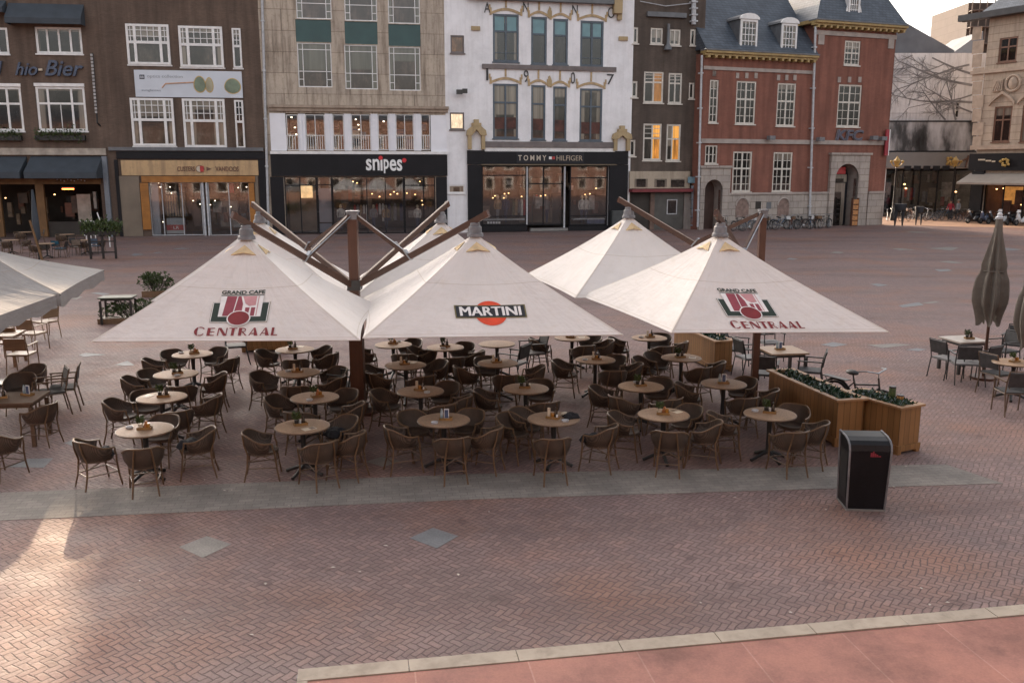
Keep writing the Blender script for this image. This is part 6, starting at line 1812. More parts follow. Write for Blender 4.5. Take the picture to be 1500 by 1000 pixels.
B6 = Bld('red_brick_building', 'red brick corner building with blue slate roof, dormers, stone base and arched doorway', (1021, 66.9), (1291, 73.0), 12.0, 13, REDB)
zE = B6.uv(1110, 82)[1]; uT = B6.uv(1193, 90)[0]; zT = B6.uv(1245, 38)[1]; wT = B6.w - uT
B6.ztop = zE
def rw(r_, cols=(0.5,), split=0.58, gx=2, nz=(3, 2), **k):
    return B6.window(r_, cols, (split,), CREAM_FRAME, PANE, 0.12, 0.13, grid=[(0, 0.5, 0, split, gx, nz[0]), (0.5, 1, 0, split, gx, nz[0]), (0, 0.5, split, 1, gx, nz[1]), (0.5, 1, split, 1, gx, nz[1])], **k)
B6.window((1039, 117, 1052, 180), (0.5,), (0.58,), CREAM_FRAME, PANE, 0.11, 0.06, grid=[(0, 1, 0, .58, 1, 3), (0, 1, .58, 1, 1, 2)])
for r_ in ((1078, 119, 1107, 182), (1138, 122, 1165, 185), (1073, 222, 1101, 281), (1132, 223, 1160, 281), (1227, 124, 1261, 186)): rw(r_)
B6.window((1033, 213, 1051, 240), (0.33, 0.66), (), CREAM_FRAME, PANE, 0.09, 0.09, grid=[(0, 1, 0, 1, 1, 2)])
# stone dressings
def kst(x0, x1, y, h=8, n=3):
    for i in range(n):
        x = x0 + (x1 - x0) * i / (n - 1); B6.box('keystone', STONE_T, (x - 2.2, y - h, x + 2.2, y), -0.06, -0.002)
kst(1080, 1107, 115); kst(1140, 1164, 118); kst(1046, 1046.1, 112, 8, 2); kst(1229, 1259, 121)
a, zb_ = B6.uv(1030, 104); q = MB(); q.box(0, uT, -0.08, -0.002, B6.uv(1100, 105)[1], B6.uv(1100, 100)[1]); q.build('stone_band', STONE_T, B6.root)
zb1 = B6.uv(1150, 208)[1]; q = MB(); q.box(0, B6.w, -0.12, -0.002, zb1 - 0.16, zb1 + 0.16); q.build('stone_band', STONE_T, B6.root)
zb2 = B6.uv(1150, 282)[1]; q = MB(); q.box(0, B6.w + 0.02, -0.14, -0.002, 0, zb2); 
# base is broken up by the doorway, so build it in lengths
def base_len(x0, x1): 
    a, _ = B6.uv(x0, 305); e, _ = B6.uv(x1, 305); m_ = MB(); m_.box(max(a, -0.05), min(e, B6.w + 0.03), -0.14, -0.004, -0.05, zb2 - 0.13); m_.build('stone_base', STONE, B6.root)
    m_ = MB(); m_.box(max(a, -0.05), min(e, B6.w + 0.03), -0.22, -0.004, zb2 - 0.128, zb2 + 0.02); m_.build('base_moulding', STONE_T, B6.root)
base_len(1066, 1210); base_len(1269, 1292)
def arch_door(x0, x1, ytop, ybot, sx0, sx1, sytop, name, doorm, dep=0.9):
    """Stone surround with a round-headed opening and a dark reveal."""
    a, e, c, d = B6.R(x0, ytop, x1, ybot); A, E, C, D = B6.R(sx0, sytop, sx1, ybot)
    c = -0.02; r_ = (e - a) / 2; xm = (a + e) / 2; zc = d - r_; n = 14
    arc = [(xm + r_ * math.cos(PI - PI * k / n), zc + r_ * math.sin(PI * k / n)) for k in range(n + 1)]
    q = MB(); y = -0.26
    q.box(A, a, y, -0.004, c, zc); q.box(e, E, y, -0.004, c, zc)
    for k in range(n):
        (xa, za), (xb, zb) = arc[k], arc[k + 1]
        q.prism([(xa, y, za), (xb, y, zb), (xb, y, D), (xa, y, D)], (0, 0.256, 0))
    q.box(A, a, y, -0.004, zc + 0.001, D); q.box(e, E, y, -0.004, zc + 0.001, D)
    q.box(A - 0.12, E + 0.12, y - 0.12, -0.005, D + 0.002, D + 0.16)
    o = q.build(name + '_surround', STONE, B6.root)
    B6.hole((a, e, -0.05, d - 0.0))
    rv = MB()
    pts = [(a, c)] + arc + [(e, c)]
    for k in range(len(pts) - 1): rv.quad((pts[k][0], y + 0.02, pts[k][1]), (pts[k + 1][0], y + 0.02, pts[k + 1][1]), (pts[k + 1][0], dep, pts[k + 1][1]), (pts[k][0], dep, pts[k][1]))
    rv.build('reveal', STONE_T, o)
    dm = MB(); dm.poly([(x, dep - 0.02, z) for x, z in pts]); dm.build('door', doorm, o)
    return o, (a, e, zc, d)
BRDOOR = wood_mat('brown_door', (0.085, 0.05, 0.04), 'z', 0.5)
arch_door(1029, 1055, 263, 333, 1023, 1066, 246, 'side_door', BRDOOR)
o, (da, de, dzc, dd) = arch_door(1219, 1253, 240, 330, 1212, 1268, 227, 'main_door', INK_BLACK, 1.0)
m_ = MB(); m_.box(da + 0.02, de - 0.65, 0.5, 0.56, 0, dzc - 0.35); m_.build('glass_leaf', PANE, o); m_ = MB(); m_.box(da + 0.02, de - 0.55, 0.48, 0.54, dzc - 0.28, dzc + 0.3); m_.build('transom', PANE_C, o)
m_ = MB(); m_.box(da + 0.2, de - 0.75, 0.44, 0.475, dzc + 0.35, dd - 0.25); m_.build('red_panel', RED, o)
q = MB(); q.box(de - 0.62, de - 0.14, -0.55, -0.35, 0, 2.0); t = thing('menu_stand', 'narrow orange-brown wooden stand leaning in the arched doorway', 'stand', B6.P0, B6.rz); q.v = []; q.f = []
for k in range(5): q.box(de - 0.62, de - 0.10, -0.55, -0.35, 0.05 + k * 0.42, 0.40 + k * 0.42)
q.build('crates', OAK if False else mat('orange_crate', (0.42, 0.19, 0.07), 0.6, 0.25, 4), t); q = MB(); q.box(de - 0.66, de - 0.62, -0.57, -0.33, 0, 2.2); q.box(de - 0.10, de - 0.06, -0.57, -0.33, 0, 2.2); q.build('side_rail', SB, t)
for (x0, x1, y0, y1) in ((1076, 1095, 290, 318), (1137, 1154, 290, 316)):
    a, e, c, d = B6.R(x0, y0, x1, y1); xm = (a + e) / 2; r_ = (e - a) / 2; n = 14
    arc = [(xm + r_ * math.cos(PI * k / n), d - r_ + r_ * math.sin(PI * k / n)) for k in range(n + 1)]
    q = MB(); q.prism([(x, -0.16, z) for x, z in [(e, c)] + arc + [(a, c)]], (0, 0.018, 0)); q.build('cellar_arch', mat('brown_arch_infill', (0.22, 0.15, 0.125), 0.7, 0.3, 4), B6.root)
    q = MB(); pts = [Vector((x, -0.17, z)) for x, z in arc]; q.tube(pts, 0.07, 6); q.build('cellar_arch_ring', STONE_T, B6.root)
B6.box('cellar_vent', ROOM, (1105, 295, 1113, 306), -0.16, -0.142); B6.box('cellar_vent', LEAD, (1121, 296, 1128, 306), -0.16, -0.142)
for i, z in enumerate([zb2 + 0.35 + 0.36 * k for k in range(int((zb1 - zb2 - 0.4) / 0.36))]):     # rusticated brick courses
    for (x0, x1) in ((1103, 1131), (1162, 1211), (1270, 1290)):
        pass
t = own_sign(B6, 'kfc_sign', 'slate blue KFC letters on the red brick above the arched doorway')
B6.text('KFC', mat('sign_outline', (0.20, 0.18, 0.19), 0.5, 0.1, 3), (1222.5, 190, 1263.5, 206.5), -0.10, 0.03, 0.045, 0.15, root=t)
B6.text('KFC', mat('slate_blue_letters', (0.085, 0.085, 0.12), 0.5, 0.2, 3), (1223.5, 190.8, 1262.5, 205.8), -0.16, 0.03, 0.015, 0.15, root=t)
t = own_sign(B6, 'red_blade_sign', 'narrow red blade sign sticking out at the red building corner')
m_ = MB(); u, z0 = B6.uv(1290, 228); _, z1 = B6.uv(1290, 190); m_.box(u + 0.1, u + 0.42, -0.32, -0.22, z0, z1); m_.build('board', mat('blade_red', (0.32, 0.03, 0.045), 0.45, 0.2, 2), t); m_ = MB(); m_.box(u + 0.43, u + 0.5, -0.34, -0.20, z0, z1); m_.build('edge', SIGNWHITE, t)
for (x, y) in ((1123, 203), (1195, 205), (1273, 203), (1286, 204)):
    u, z = B6.uv(x, y); m_ = MB(); m_.box(u - 0.25, u + 0.25, -0.75, -0.35, z - 0.12, z + 0.18); m_.tube([(u, -0.4, z), (u, -0.01, z - 0.1)], 0.05, 6); m_.build('floodlight', PEWTER, B6.root)
B6.pipe((1191, 40), (1182, 330), PALE_METAL, 0.09, -0.28); B6.pipe((1025, 82), (1019, 332), PALE_METAL, 0.08, -0.28)
# eaves: yellow painted cornice with small brackets
YEL = mat('ochre_cornice', (0.36, 0.25, 0.10), 0.5, 0.2, 3)
def eave(u0, u1, z, out, seg=None, y0=0.0):
    q = MB(); q.box(u0, u1, y0 - out, y0 + 0.3, z, z + 0.16); q.box(u0, u1, y0 - out * 0.7, y0 - 0.003, z - 0.16, z - 0.002)
    n = int((u1 - u0) / 0.55)
    for k in range(n): x = u0 + (k + 0.3) * (u1 - u0) / n; q.box(x, x + 0.18, y0 - out * 0.9, y0 - 0.004, z - 0.34, z - 0.162)
    q.build('cornice', YEL, B6.root)
    q = MB(); q.box(u0 - 0.02, u1 + 0.02, y0 - out - 0.06, y0 + 0.3, z + 0.162, z + 0.26); q.build('gutter', LEAD, B6.root)
eave(-0.1, uT - 0.02, zE, 0.55)
# tower block above the eave of the wing
tw = MB(); D_ = 7.0
TBr = (1237, 60, 1260, 96)
zS = min(zE, B6.R(*TBr)[2]) - 0.3; B6.hole((uT, B6.w, zS, zE + 0.01))
fo = B6.window(TBr, (0.5,), (0.5,), CREAM_FRAME, PANE, 0.12, 0.11, grid=[(0, 1, 0, .5, 4, 2), (0, 1, .5, 1, 4, 2)], nohole=True)
ha = B6.R(*TBr)
xs, zs = [uT, ha[0], ha[1], B6.w], [zS, ha[2], ha[3], zT]
for i in range(3):
    for j in range(3):
        if i == 1 and j == 1: continue
        tw.quad((xs[i], 0, zs[j]), (xs[i + 1], 0, zs[j]), (xs[i + 1], 0, zs[j + 1]), (xs[i], 0, zs[j + 1]))
a, b, c, d = ha
for p0, p1 in (((a, c), (b, c)), ((b, c), (b, d)), ((b, d), (a, d)), ((a, d), (a, c))): tw.quad((p0[0], 0, p0[1]), (p1[0], 0, p1[1]), (p1[0], .3, p1[1]), (p0[0], .3, p0[1]))
for x in (uT, B6.w): tw.quad((x, 0, zE), (x, D_, zE), (x, D_, zT), (x, 0, zT))
tw.quad((uT, D_, zE), (B6.w, D_, zE), (B6.w, D_, zT), (uT, D_, zT)); tw.build('tower_wall', REDB, B6.root)
q = MB(); zz = B6.uv(1245, 50)[1]; q.box(uT, B6.w, -0.09, -0.002, zz - 0.2, zz + 0.12)
for (x0, x1, zl) in ((uT + 0.2, uT + 0.75, zz - 0.9), (B6.w - 0.75, B6.w - 0.2, zz - 0.9)): q.box(x0, x1, -0.07, -0.003, zl, zz - 0.202)
q.build('stone_band', STONE_T, B6.root)
eave(uT - 0.5, B6.w + 0.55, zT, 0.65)
q = MB(); q.box(B6.w + 0.002, B6.w + 0.55, 0.301, D_, zT, zT + 0.26); q.build('cornice', YEL, B6.root)
q = MB(); q.box(uT - 0.5, uT - 0.002, 0.301, D_, zT, zT + 0.26); q.build('cornice', YEL, B6.root)
# roofs
r6 = MB(); z = zE + 0.27; hr = 5.2; run = 4.2
r6.add([(-0.1, -0.45, z), (uT, -0.45, z), (uT, run, z + hr), (-0.1, run, z + hr)], [(0, 1, 2, 3)])
r6.add([(-0.1, run, z + hr), (uT, run, z + hr), (uT, 13, z + hr + 0.4), (-0.1, 13, z + hr + 0.4)], [(0, 1, 2, 3)])
r6.add([(-0.1, -0.45, z), (-0.1, run, z + hr), (-0.1, 13, z + hr), (-0.1, 13, z)], [(0, 1, 2, 3)])
rf = r6.build('roof', SLATE, B6.root)
zt_ = zT + 0.27; x0, x1 = uT - 0.45, B6.w + 0.5; y0, y1 = -0.55, D_ + 0.4; cx, cy = (x0 + x1) / 2, (y0 + y1) / 2; k = 0.35; h2 = 5.0
r7 = MB(); A = [(x0, y0, zt_), (x1, y0, zt_), (x1, y1, zt_), (x0, y1, zt_)]; T_ = [(cx + (p[0] - cx) * k, cy + (p[1] - cy) * k, zt_ + h2) for p in A]
r7.add(A + T_, [(0, 1, 5, 4), (1, 2, 6, 5), (2, 3, 7, 6), (3, 0, 4, 7), (4, 5, 6, 7)]); r7.build('tower_roof', SLATE, B6.root)
def dormer(pxr, zbase_y, rooft, depth, nm='dormer', gable=False):
    a, e, c, d = B6.R(*pxr, -0.1); y = -0.12
    q = MB(); t_ = 0.14
    q.box(a - t_, a, y, y + 0.12, c - 0.1, d); q.box(e, e + t_, y, y + 0.12, c - 0.1, d); q.box(a - t_, e + t_, y, y + 0.12, d, d + 0.16); q.box(a - t_ - 0.1, e + t_ + 0.1, y - 0.12, y + 0.12, c - 0.2, c - 0.101)
    w, h = e - a, d - c
    for i in (1, 2, 3): q.box(a + w * i / 4 - 0.025, a + w * i / 4 + 0.025, y + 0.03, y + 0.09, c, d)
    for i in (1, 2, 3): q.box(a, e, y + 0.035, y + 0.085, c + h * i / 4 - 0.025, c + h * i / 4 + 0.025)
    n = 8; ar = [((a + e) / 2 + (w / 2 + t_ + 0.12) * math.cos(PI * k / n), d + 0.17 + 0.42 * math.sin(PI * k / n)) for k in range(n + 1)]
    q.prism([(x, y - 0.08, z) for x, z in ar], (0, 0.16, 0))
    o = q.build(nm, W_FRAME, rf)
    p = MB(); p.quad((a, y + 0.07, c - 0.1), (e, y + 0.07, c - 0.1), (e, y + 0.07, d), (a, y + 0.07, d)); p.build('pane', PANE, o)
    s_ = MB()
    for k in range(n): s_.quad((ar[k][0], y + 0.081, ar[k][1]), (ar[k + 1][0], y + 0.081, ar[k + 1][1]), (ar[k + 1][0], y + depth, ar[k + 1][1]), (ar[k][0], y + depth, ar[k][1]))
    for x in (a - t_, e + t_): s_.quad((x, y + 0.121, c - 0.2), (x, y + depth, c - 0.2), (x, y + depth, d + 0.17), (x, y + 0.121, d + 0.17))
    s_.build('dormer_roof', LEAD, o)
    return o
dormer((1087, 32, 1107, 70), 72, 0, 3.5); dormer((1147, 38, 1165, 76), 78, 0, 3.5)
a, e, c, d = B6.R(1246, -8, 1258, 22, -0.2)
q = MB(); q.box(a - .2, e + .2, -0.22, 1.4, c - 0.45, c); q.box(a - .15, a, -0.2, 1.4, c, d); q.box(e, e + .15, -0.2, 1.4, c, d); q.box(a - .15, e + .15, -0.2, 1.4, d, d + .2)
for i in (1, 2, 3): q.box(a + (e - a) * i / 4 - .025, a + (e - a) * i / 4 + .025, -0.15, -0.08, c, d)
for i in (1, 2, 3): q.box(a, e, -0.145, -0.085, c + (d - c) * i / 4 - .025, c + (d - c) * i / 4 + .025)
for sx, x in ((-1, a - .2), (1, e + .2)): q.prism([(x, -0.18, c - 0.45), (x + sx * 0.35, -0.18, c - 0.45), (x, -0.18, c + 0.7)], (0, 0.1, 0))
o = q.build('tower_dormer', W_FRAME, rf); p = MB(); p.quad((a, -0.1, c), (e, -0.1, c), (e, -0.1, d), (a, -0.1, d)); p.build('pane', PANE, o)
B6.depth = 12; B6.wall()

# ------------------------------------------------------------------ white building with the branch mural, beyond the corner
MURW = plaster_mat('mural_white', (0.78, 0.77, 0.77), (0.30, 0.29, 0.29), 0.8, joints=(6, 3.2), amount=0.4, scale=0.35)
B7 = Bld('mural_building', 'pale building with bare branches painted over it and a black and white photo band', (1270, 86), (1430, 86), 17.0, 12, MURW)
B7.ztop = B7.uv(1330, 78)[1]
BR = mat('mural_grey', (0.22, 0.215, 0.22), 0.8, 0.3, 1)
rr = random.Random(12)
mu = MB()
def branch(p, ang, ln, w, depth):
    pts = [Vector(p)]
    x, z = p; a = ang
    n = 6; 
    for k in range(n):
        a += rr.uniform(-0.13, 0.13)
        x += math.cos(a) * ln / n; z += math.sin(a) * ln / n
        pts.append(Vector((x, z)))
    for k in range(n):
        d = (pts[k + 1] - pts[k]).normalized(); nn = Vector((-d.y, d.x)); w0 = w * (1 - 0.7 * k / n); w1 = w * (1 - 0.7 * (k + 1) / n)
        y = -0.02 - 0.002 * depth - 0.0004 * k
        mu.prism([(*(pts[k] + nn * w0).to_tuple()[:1], y, (pts[k] + nn * w0).y), ((pts[k + 1] + nn * w1).x, y, (pts[k + 1] + nn * w1).y), ((pts[k + 1] - nn * w1).x, y, (pts[k + 1] - nn * w1).y), ((pts[k] - nn * w0).x, y, (pts[k] - nn * w0).y)], (0, 0.006, 0))
    if depth < 3:
        for k in range(1, n + 1):
            if rr.random() < 0.75: branch(tuple(pts[k]), a + rr.choice((-1, 1)) * rr.uniform(0.3, 0.9), ln * rr.uniform(0.25, 0.5), w * 0.5, depth + 1)
def keep(mb, b, px0, px1, py0, py1):
    u0, u1 = b.uv(px0, 130)[0], b.uv(px1, 130)[0]; z0, z1 = b.uv(1350, py1)[1], b.uv(1350, py0)[1]
    nv, nf = [], []
    for f in mb.f:
        ps = [mb.v[i] for i in f]
        if all(u0 < p.x < u1 and z0 < p.z < z1 for p in ps):
            o = len(nv); nv += ps; nf.append(list(range(o, o + len(ps))))
    mb.v, mb.f = nv, nf
for (px, py, ang, ln, w) in ((1424, 150, PI - 0.05, 7.5, 0.10), (1424, 125, PI - 0.10, 9, 0.12), (1422, 108, PI - 0.2, 8, 0.10), (1420, 95, PI + 0.10, 8.5, 0.09), (1424, 165, PI - 0.25, 6, 0.08), (1400, 176, PI / 2 + 0.3, 4, 0.10), (1385, 176, PI / 2 + 0.9, 4, 0.08), (1410, 100, PI + 0.25, 5, 0.06), (1424, 139, PI + 0.2, 6, 0.07)):
    branch(B7.uv(px, py), ang, ln, w, 0)
keep(mu, B7, 1300, 1428, 80, 178); mu.build('branch_mural', BR, B7.root)
t_ = NT('grey_photo_print'); n_ = t_.noise(0.42, detail=4, rough=0.55); 
mp = t_.n('ShaderNodeMapping'); mp.inputs['Scale'].default_value = (0.55, 1, 0.2); t_.link(t_.obj(), mp.inputs['Vector']); n2 = t_.noise(1.0, mp.outputs[0], detail=5)
t_.color(t_.ramp(n2, [(0.30, (0.01, 0.01, 0.012)), (0.40, (0.06, 0.062, 0.067)), (0.47, (0.28, 0.285, 0.30)), (0.6, (0.58, 0.59, 0.62))])); t_.p.inputs['Roughness'].default_value = 0.4
B7.box('photo_band', t_.m, (1297, 179, 1428, 221), -0.25, -0.01); B7.box('band_rail', INK_BLACK, (1296, 177, 1428, 179), -0.3, -0.01); B7.box('band_rail', INK_BLACK, (1296, 221, 1428, 223), -0.3, -0.01)
B7.box('fascia', mat('grey_fascia', (0.25, 0.245, 0.24), 0.5, 0.1, 0.6), (1294, 223.3, 1427, 246), -0.35, -0.01)
B7.room((1296, 247, 1424, 318), 0.3, 6, ROOM)
q = MB()
for i in range(5): B7.box('', None, (1322 + i * 14, 243, 1332 + i * 14, 249), -0.42, -0.36, mb=q)
q.build('lettering', INK_BLACK, B7.root)
B7.glass((1296, 249, 1424, 318), 0.15, (0.2, 0.4, 0.6, 0.8), (), BLACKSHOP, 0.1)
clutter(B7, 1298, 1422, 252, 314, 30, 45, 1.2, 5)
B7.lamps([(1325, 270), (1327, 276), (1400, 281)], 1.2, LAMP_W, 0.18)
garments(B7, (1312, 275, 1340, 300), 1.5, 7, 8, CLOTH, 'rail of clothes behind the glass of the mural building, left side')
garments(B7, (1350, 280, 1400, 302), 2.2, 9, 9, CLOTH, 'rail of clothes behind the glass of the mural building, right side')
B7.window((1399, 150, 1406, 173), (), (0.5,), W_FRAME, PANE, 0.10, sill=False)
t = own_sign(B7, 'gold_shop_sign', 'gold emblem with a slanted flourish on the grey fascia of the mural building')
def gold_burst(b, px, py, root, r_=0.5, y=-0.42):
    u, z = b.uv(px, py, y); q = MB(); rr2 = random.Random(px)
    for k in range(9): 
        a = k * 2 * PI / 9; q.ball((u + math.cos(a) * r_ * rr2.uniform(.4, 1), y, z + math.sin(a) * r_ * 0.6), r_ * 0.28, 7, 5)
    q.build('emblem', GOLD, root, smooth=True)
gold_burst(B7, 1392, 236, t); q = MB(); u0, z0 = B7.uv(1400, 238); u1, z1 = B7.uv(1414, 232); u2, z2 = B7.uv(1416, 228); u3, z3 = B7.uv(1411, 246); q.tube([(u0, -0.4, z0), (u1, -0.4, z1), (u2, -0.4, z2), (u3, -0.4, z3)], [0.05, 0.09, 0.10, 0.05], 6); q.build('flourish', SB, t)
B7.wall()
# grey slate roofs behind and beside it
q = MB()
def pt7(px, py, y): 
    u, z = B7.uv(px, py, y); return (u, y, z)
q.add([pt7(1255, 5, 1), pt7(1275, -2, 1), pt7(1300, 18, 1), pt7(1398, 74, 1), pt7(1398, 84, 1), pt7(1255, 84, 1)], [(0, 1, 2, 3, 4, 5)]); v0 = list(q.v); q.v = []; q.f = []
q.prism(v0, (0, 5, 0)); q.build('side_roof', mat('grey_slate_far', (0.12, 0.125, 0.14), 0.6, 0.3, 0.5), B7.root)
q = MB(); q.add([], []); q.prism([pt7(1397, 77, 2), pt7(1440, 46, 2), pt7(1440, 90, 2), pt7(1397, 90, 2)], (0, 6, 0)); q.build('upper_storey', mat('pale_grey_upper', (0.22, 0.22, 0.23), 0.7, 0.15, 0.5), B7.root)

# far tower under scaffolding
B9 = Bld('scaffolded_tower', 'brown tower wrapped in scaffolding far behind the mural building', (1392, 118), (1475, 118), 25, 10, plaster_mat('brown_far_stone', (0.10, 0.07, 0.055), (0.1, 0.07, 0.06), 0.8, joints=(2, 1.0)))
sc = MB()
for i in range(9): u = B9.w * i / 8; sc.tube([(u, -1.0, 0), (u, -1.0, 27)], 0.07, 5)
for k in range(13): sc.tube([(0, -1.0, 2 + k * 2.0), (B9.w, -1.0, 2 + k * 2.0)], 0.06, 5); sc.box(0, B9.w, -1.2, -0.1, 1.9 + k * 2.0, 1.96 + k * 2.0)
sc.build('scaffolding', mat('scaffold_brown', (0.16, 0.11, 0.085), 0.6, 0.3, 2), B9.root); B9.wall()

# ------------------------------------------------------------------ beige stone building at the right edge
BEI = plaster_mat('beige_stone', (0.50, 0.40, 0.31), (0.2, 0.15, 0.11), 0.8, joints=(20, 0.62), amount=0.4)
B8 = Bld('beige_stone_building', 'ornate beige stone building with brown-framed windows at the right edge', (1421, 78), (1600, 69), 18, 10, BEI)
B8.ztop = B8.uv(1470, 24)[1]
BRF = mat('brown_window_paint', (0.17, 0.085, 0.055), 0.5, 0.2, 3)
for r_ in ((1463, 55, 1490, 91), (1455, 156, 1481, 208), (1496, 154, 1526, 208), (1505, 52, 1535, 90), (1540, 50, 1570, 90), (1540, 152, 1570, 208)): B8.window(r_, (0.5,), (0.62,), BRF, PANE, 0.13, 0.12)
BE_T = mat('beige_trim', (0.43, 0.335, 0.26), 0.75, 0.2, 1.5)
q = MB()
for i in range(9): y = 40 + i * 20; B8.box('', None, (1425, y, 1441 if i % 2 else 1438, y + 18.6), -0.06, -0.002, mb=q)
q.build('quoins', BE_T, B8.root)
for (x0, x1, yt) in ((1450, 1487, 146), (1492, 1531, 143)):
    a, zb = B8.uv(x0, yt + 10); e, _ = B8.uv(x1, yt + 10); _, zt = B8.uv((x0 + x1) / 2, yt - 8); n = 10; q = MB()
    P_ = [Vector((a + (e - a) * k / n, -0.02, zb + (zt - zb) * (1 - abs(k / n * 2 - 1)) ** 0.7)) for k in range(n + 1)]
    for k in range(n): q.prism([P_[k], P_[k + 1], P_[k + 1] + Vector((0, 0, 0.25)), P_[k] + Vector((0, 0, 0.25))], (0, -0.2, 0))
    q.build('window_hood', BE_T, B8.root)
sloped(B8, 'cornice', mat('dark_cornice', (0.045, 0.045, 0.05), 0.6, 0.2, 2), (1414, 18), (1560, 8), 0.5, 0.9); sloped(B8, 'string_course', BE_T, (1424, 100), (1560, 96), 0.3, 0.2); sloped(B8, 'string_course', BE_T, (1424, 213), (1560, 211), 0.35, 0.25)
u, z = B8.uv(1472, 125); q = MB(); q.box(u - 1.0, u - 0.1, -0.14, -0.002, z - 0.5, z + 0.5); q.ball((u + 0.75, -0.05, z + 0.1), 0.5, 12, 8, .8, .5, 1.1); q.torus((u + 0.75, -0.1, z + 0.1), 0.62, 0.11, 'y', 20, 6)
for k in range(5): q.tube([(u - 0.95 + k * 0.2, -0.17, z - 0.45), (u - 0.6 + k * 0.12, -0.2, z + 0.42)], 0.06, 6)
q.build('carved_relief', BE_T, B8.root)
r8 = MB(); z = B8.ztop + 0.25; r8.add([(-0.5, -0.9, z), (B8.w, -0.9, z), (B8.w, 5, z + 4.5), (1.5, 5, z + 4.5), (-0.5, 10, z)], [(0, 1, 2, 3), (0, 3, 4)]); r8.build('roof', SLATE, B8.root)
B8.box('fascia', BLACKSHOP, (1422, 224, 1600, 250), -0.25, -0.002); B8.box('shop_jamb', BLACKSHOP, (1423, 250.3, 1440, 330), -0.25, -0.002)
B8.room((1440, 262, 1590, 330), 0.3, 6, ROOM_W); B8.glass((1440, 262, 1590, 330), 0.15, (0.2, 0.4, 0.6, 0.8), (), BLACKSHOP, 0.08)
B8.box('back_bar', emit_mat('amber_shelves', (0.62, 0.26, 0.06), 0.28), (1443, 274, 1476, 300), 2.5, 2.6)
clutter(B8, 1442, 1540, 276, 326, 22, 46, 1.0, 3.5)
B8.lamps([(1446, 276), (1452, 278), (1460, 277), (1470, 276), (1496, 300)], 1.2, LAMP_W, 0.12)
B8.box('wood_wall', MATS['tan_partition'], (1440, 300, 1590, 330), 4.0, 4.1)
awning(B8, 1421, 1600, 254, 271, 1.8, 0.15, mat('grey_beige_awning', (0.27, 0.235, 0.205), 0.8, 0.12, 1.0), sides=False)
t = own_sign(B8, 'gold_bar_sign', 'gold letters and emblem on the dark fascia of the beige building')
gold_burst(B8, 1472, 238, t, 0.42, -0.32); q = MB()
for (x0, x1, y) in ((1436, 1446, 234), (1447, 1455, 235.5), (1456, 1461, 236.5)): B8.box('', None, (x0, y - 1, x1, y + 1.2), -0.30, -0.26, mb=q)
q.build('lettering', CREAM, t)
B8.wall()
# ------------------------------------------------------------------ cafe terrace far left
GF = 'chairs on the brick cafe terrace'
rr = random.Random(31)
TERR = []
for (px, py) in ((18, 372), (70, 378), (128, 372), (40, 358), (100, 362)):
    p = at_z(px, py); 
    put(WTABLE, 'table', flat2(p), rr.uniform(0, 1), {18: 'round table leftmost on the brick cafe terrace', 70: 'round table nearest the grey parasol on the brick cafe terrace', 128: 'round table by the leafy rail on the brick cafe terrace', 40: 'round table behind the leftmost one on the brick cafe terrace', 100: 'round table beneath the glowing heater on the brick cafe terrace'}[px], 'round tables on the brick cafe terrace')
    for k in range(3):
        a = rr.uniform(0, 2 * PI) if k == 0 else a + 2.1
        q = flat2(p) + Vector((math.cos(a), math.sin(a), 0)) * 0.68
        TERR.append(put(WCHAIR if k != 1 else BCH, 'wchair' if k != 1 else 'bch', q, a + PI / 2, 'small dark chair at a round table on the brick cafe terrace' if k != 1 else 'small straight-backed chair at a round table on the brick cafe terrace', GF))
def cushion_chair(px, py, m, label, face):
    c = metal_chair(m, DARK_METAL, 'cushioned_chair'); p = at_z(px, py); c.location = flat2(p); c.rotation_euler.z = R(face) - PI / 2; c['label'] = label; c['group'] = GF
cushion_chair(88, 376, BLUE_CUSH, 'chair with a teal blue back on the brick cafe terrace', 80)
cushion_chair(116, 374, mat('tan_sling', (0.2, 0.155, 0.12), 0.7, 0.3, 9), 'chair with a wide tan back on the brick cafe terrace', 95)
cushion_chair(140, 372, mat('blue_sling', (0.075, 0.11, 0.16), 0.7, 0.3, 9), 'blue-backed chair beside the leafy rail of the cafe terrace', 100)
p = at_z(152, 379); t = thing('rail_planter', 'dark railing topped with a leafy flower box at the cafe terrace corner', 'planter', flat2(p), R(10))
q = MB()
for x in (-0.6, 0.0, 0.6): q.box(x - 0.05, x + 0.05, -0.05, 0.05, 0, 1.2)
q.box(-0.6, 0.6, -0.03, 0.03, 0.3, 0.36); q.box(-0.6, 0.6, -0.03, 0.03, 0.85, 0.91); q.build('railing', BLACK_IRON, t)
q = MB(); q.box(-0.75, 0.75, -0.18, 0.18, 1.205, 1.4); q.build('flower_box', BLACK_IRON, t)
rl = random.Random(77); q = MB(); q.leaves(lambda g_: (Vector((g_.uniform(-0.95, 0.95), g_.gauss(0, 0.2), 1.5 + g_.gauss(0.05, 0.17))), Vector((0, -0.3, 1))), 700, 0.17, rl); q.build('foliage', LEAF_G, t)
p = at_z(58, 384); t = thing('parasol_post', 'dark folded parasol and posts standing on the brick cafe terrace', 'parasol', flat2(p), 0)
q = MB(); q.box(-0.3, 0.3, -0.3, 0.3, 0, 0.06); q.tube([(0, 0, 0.06), (0, 0, 1.3)], 0.045, 8); q.build('pole', BLACK_IRON, t)
q = MB(); q.lathe([(0.12, 1.1), (0.17, 1.3), (0.15, 2.2), (0.08, 3.1), (0.04, 3.5)], 10); q.build('canopy', SLATE_CLOTH, t, smooth=True)
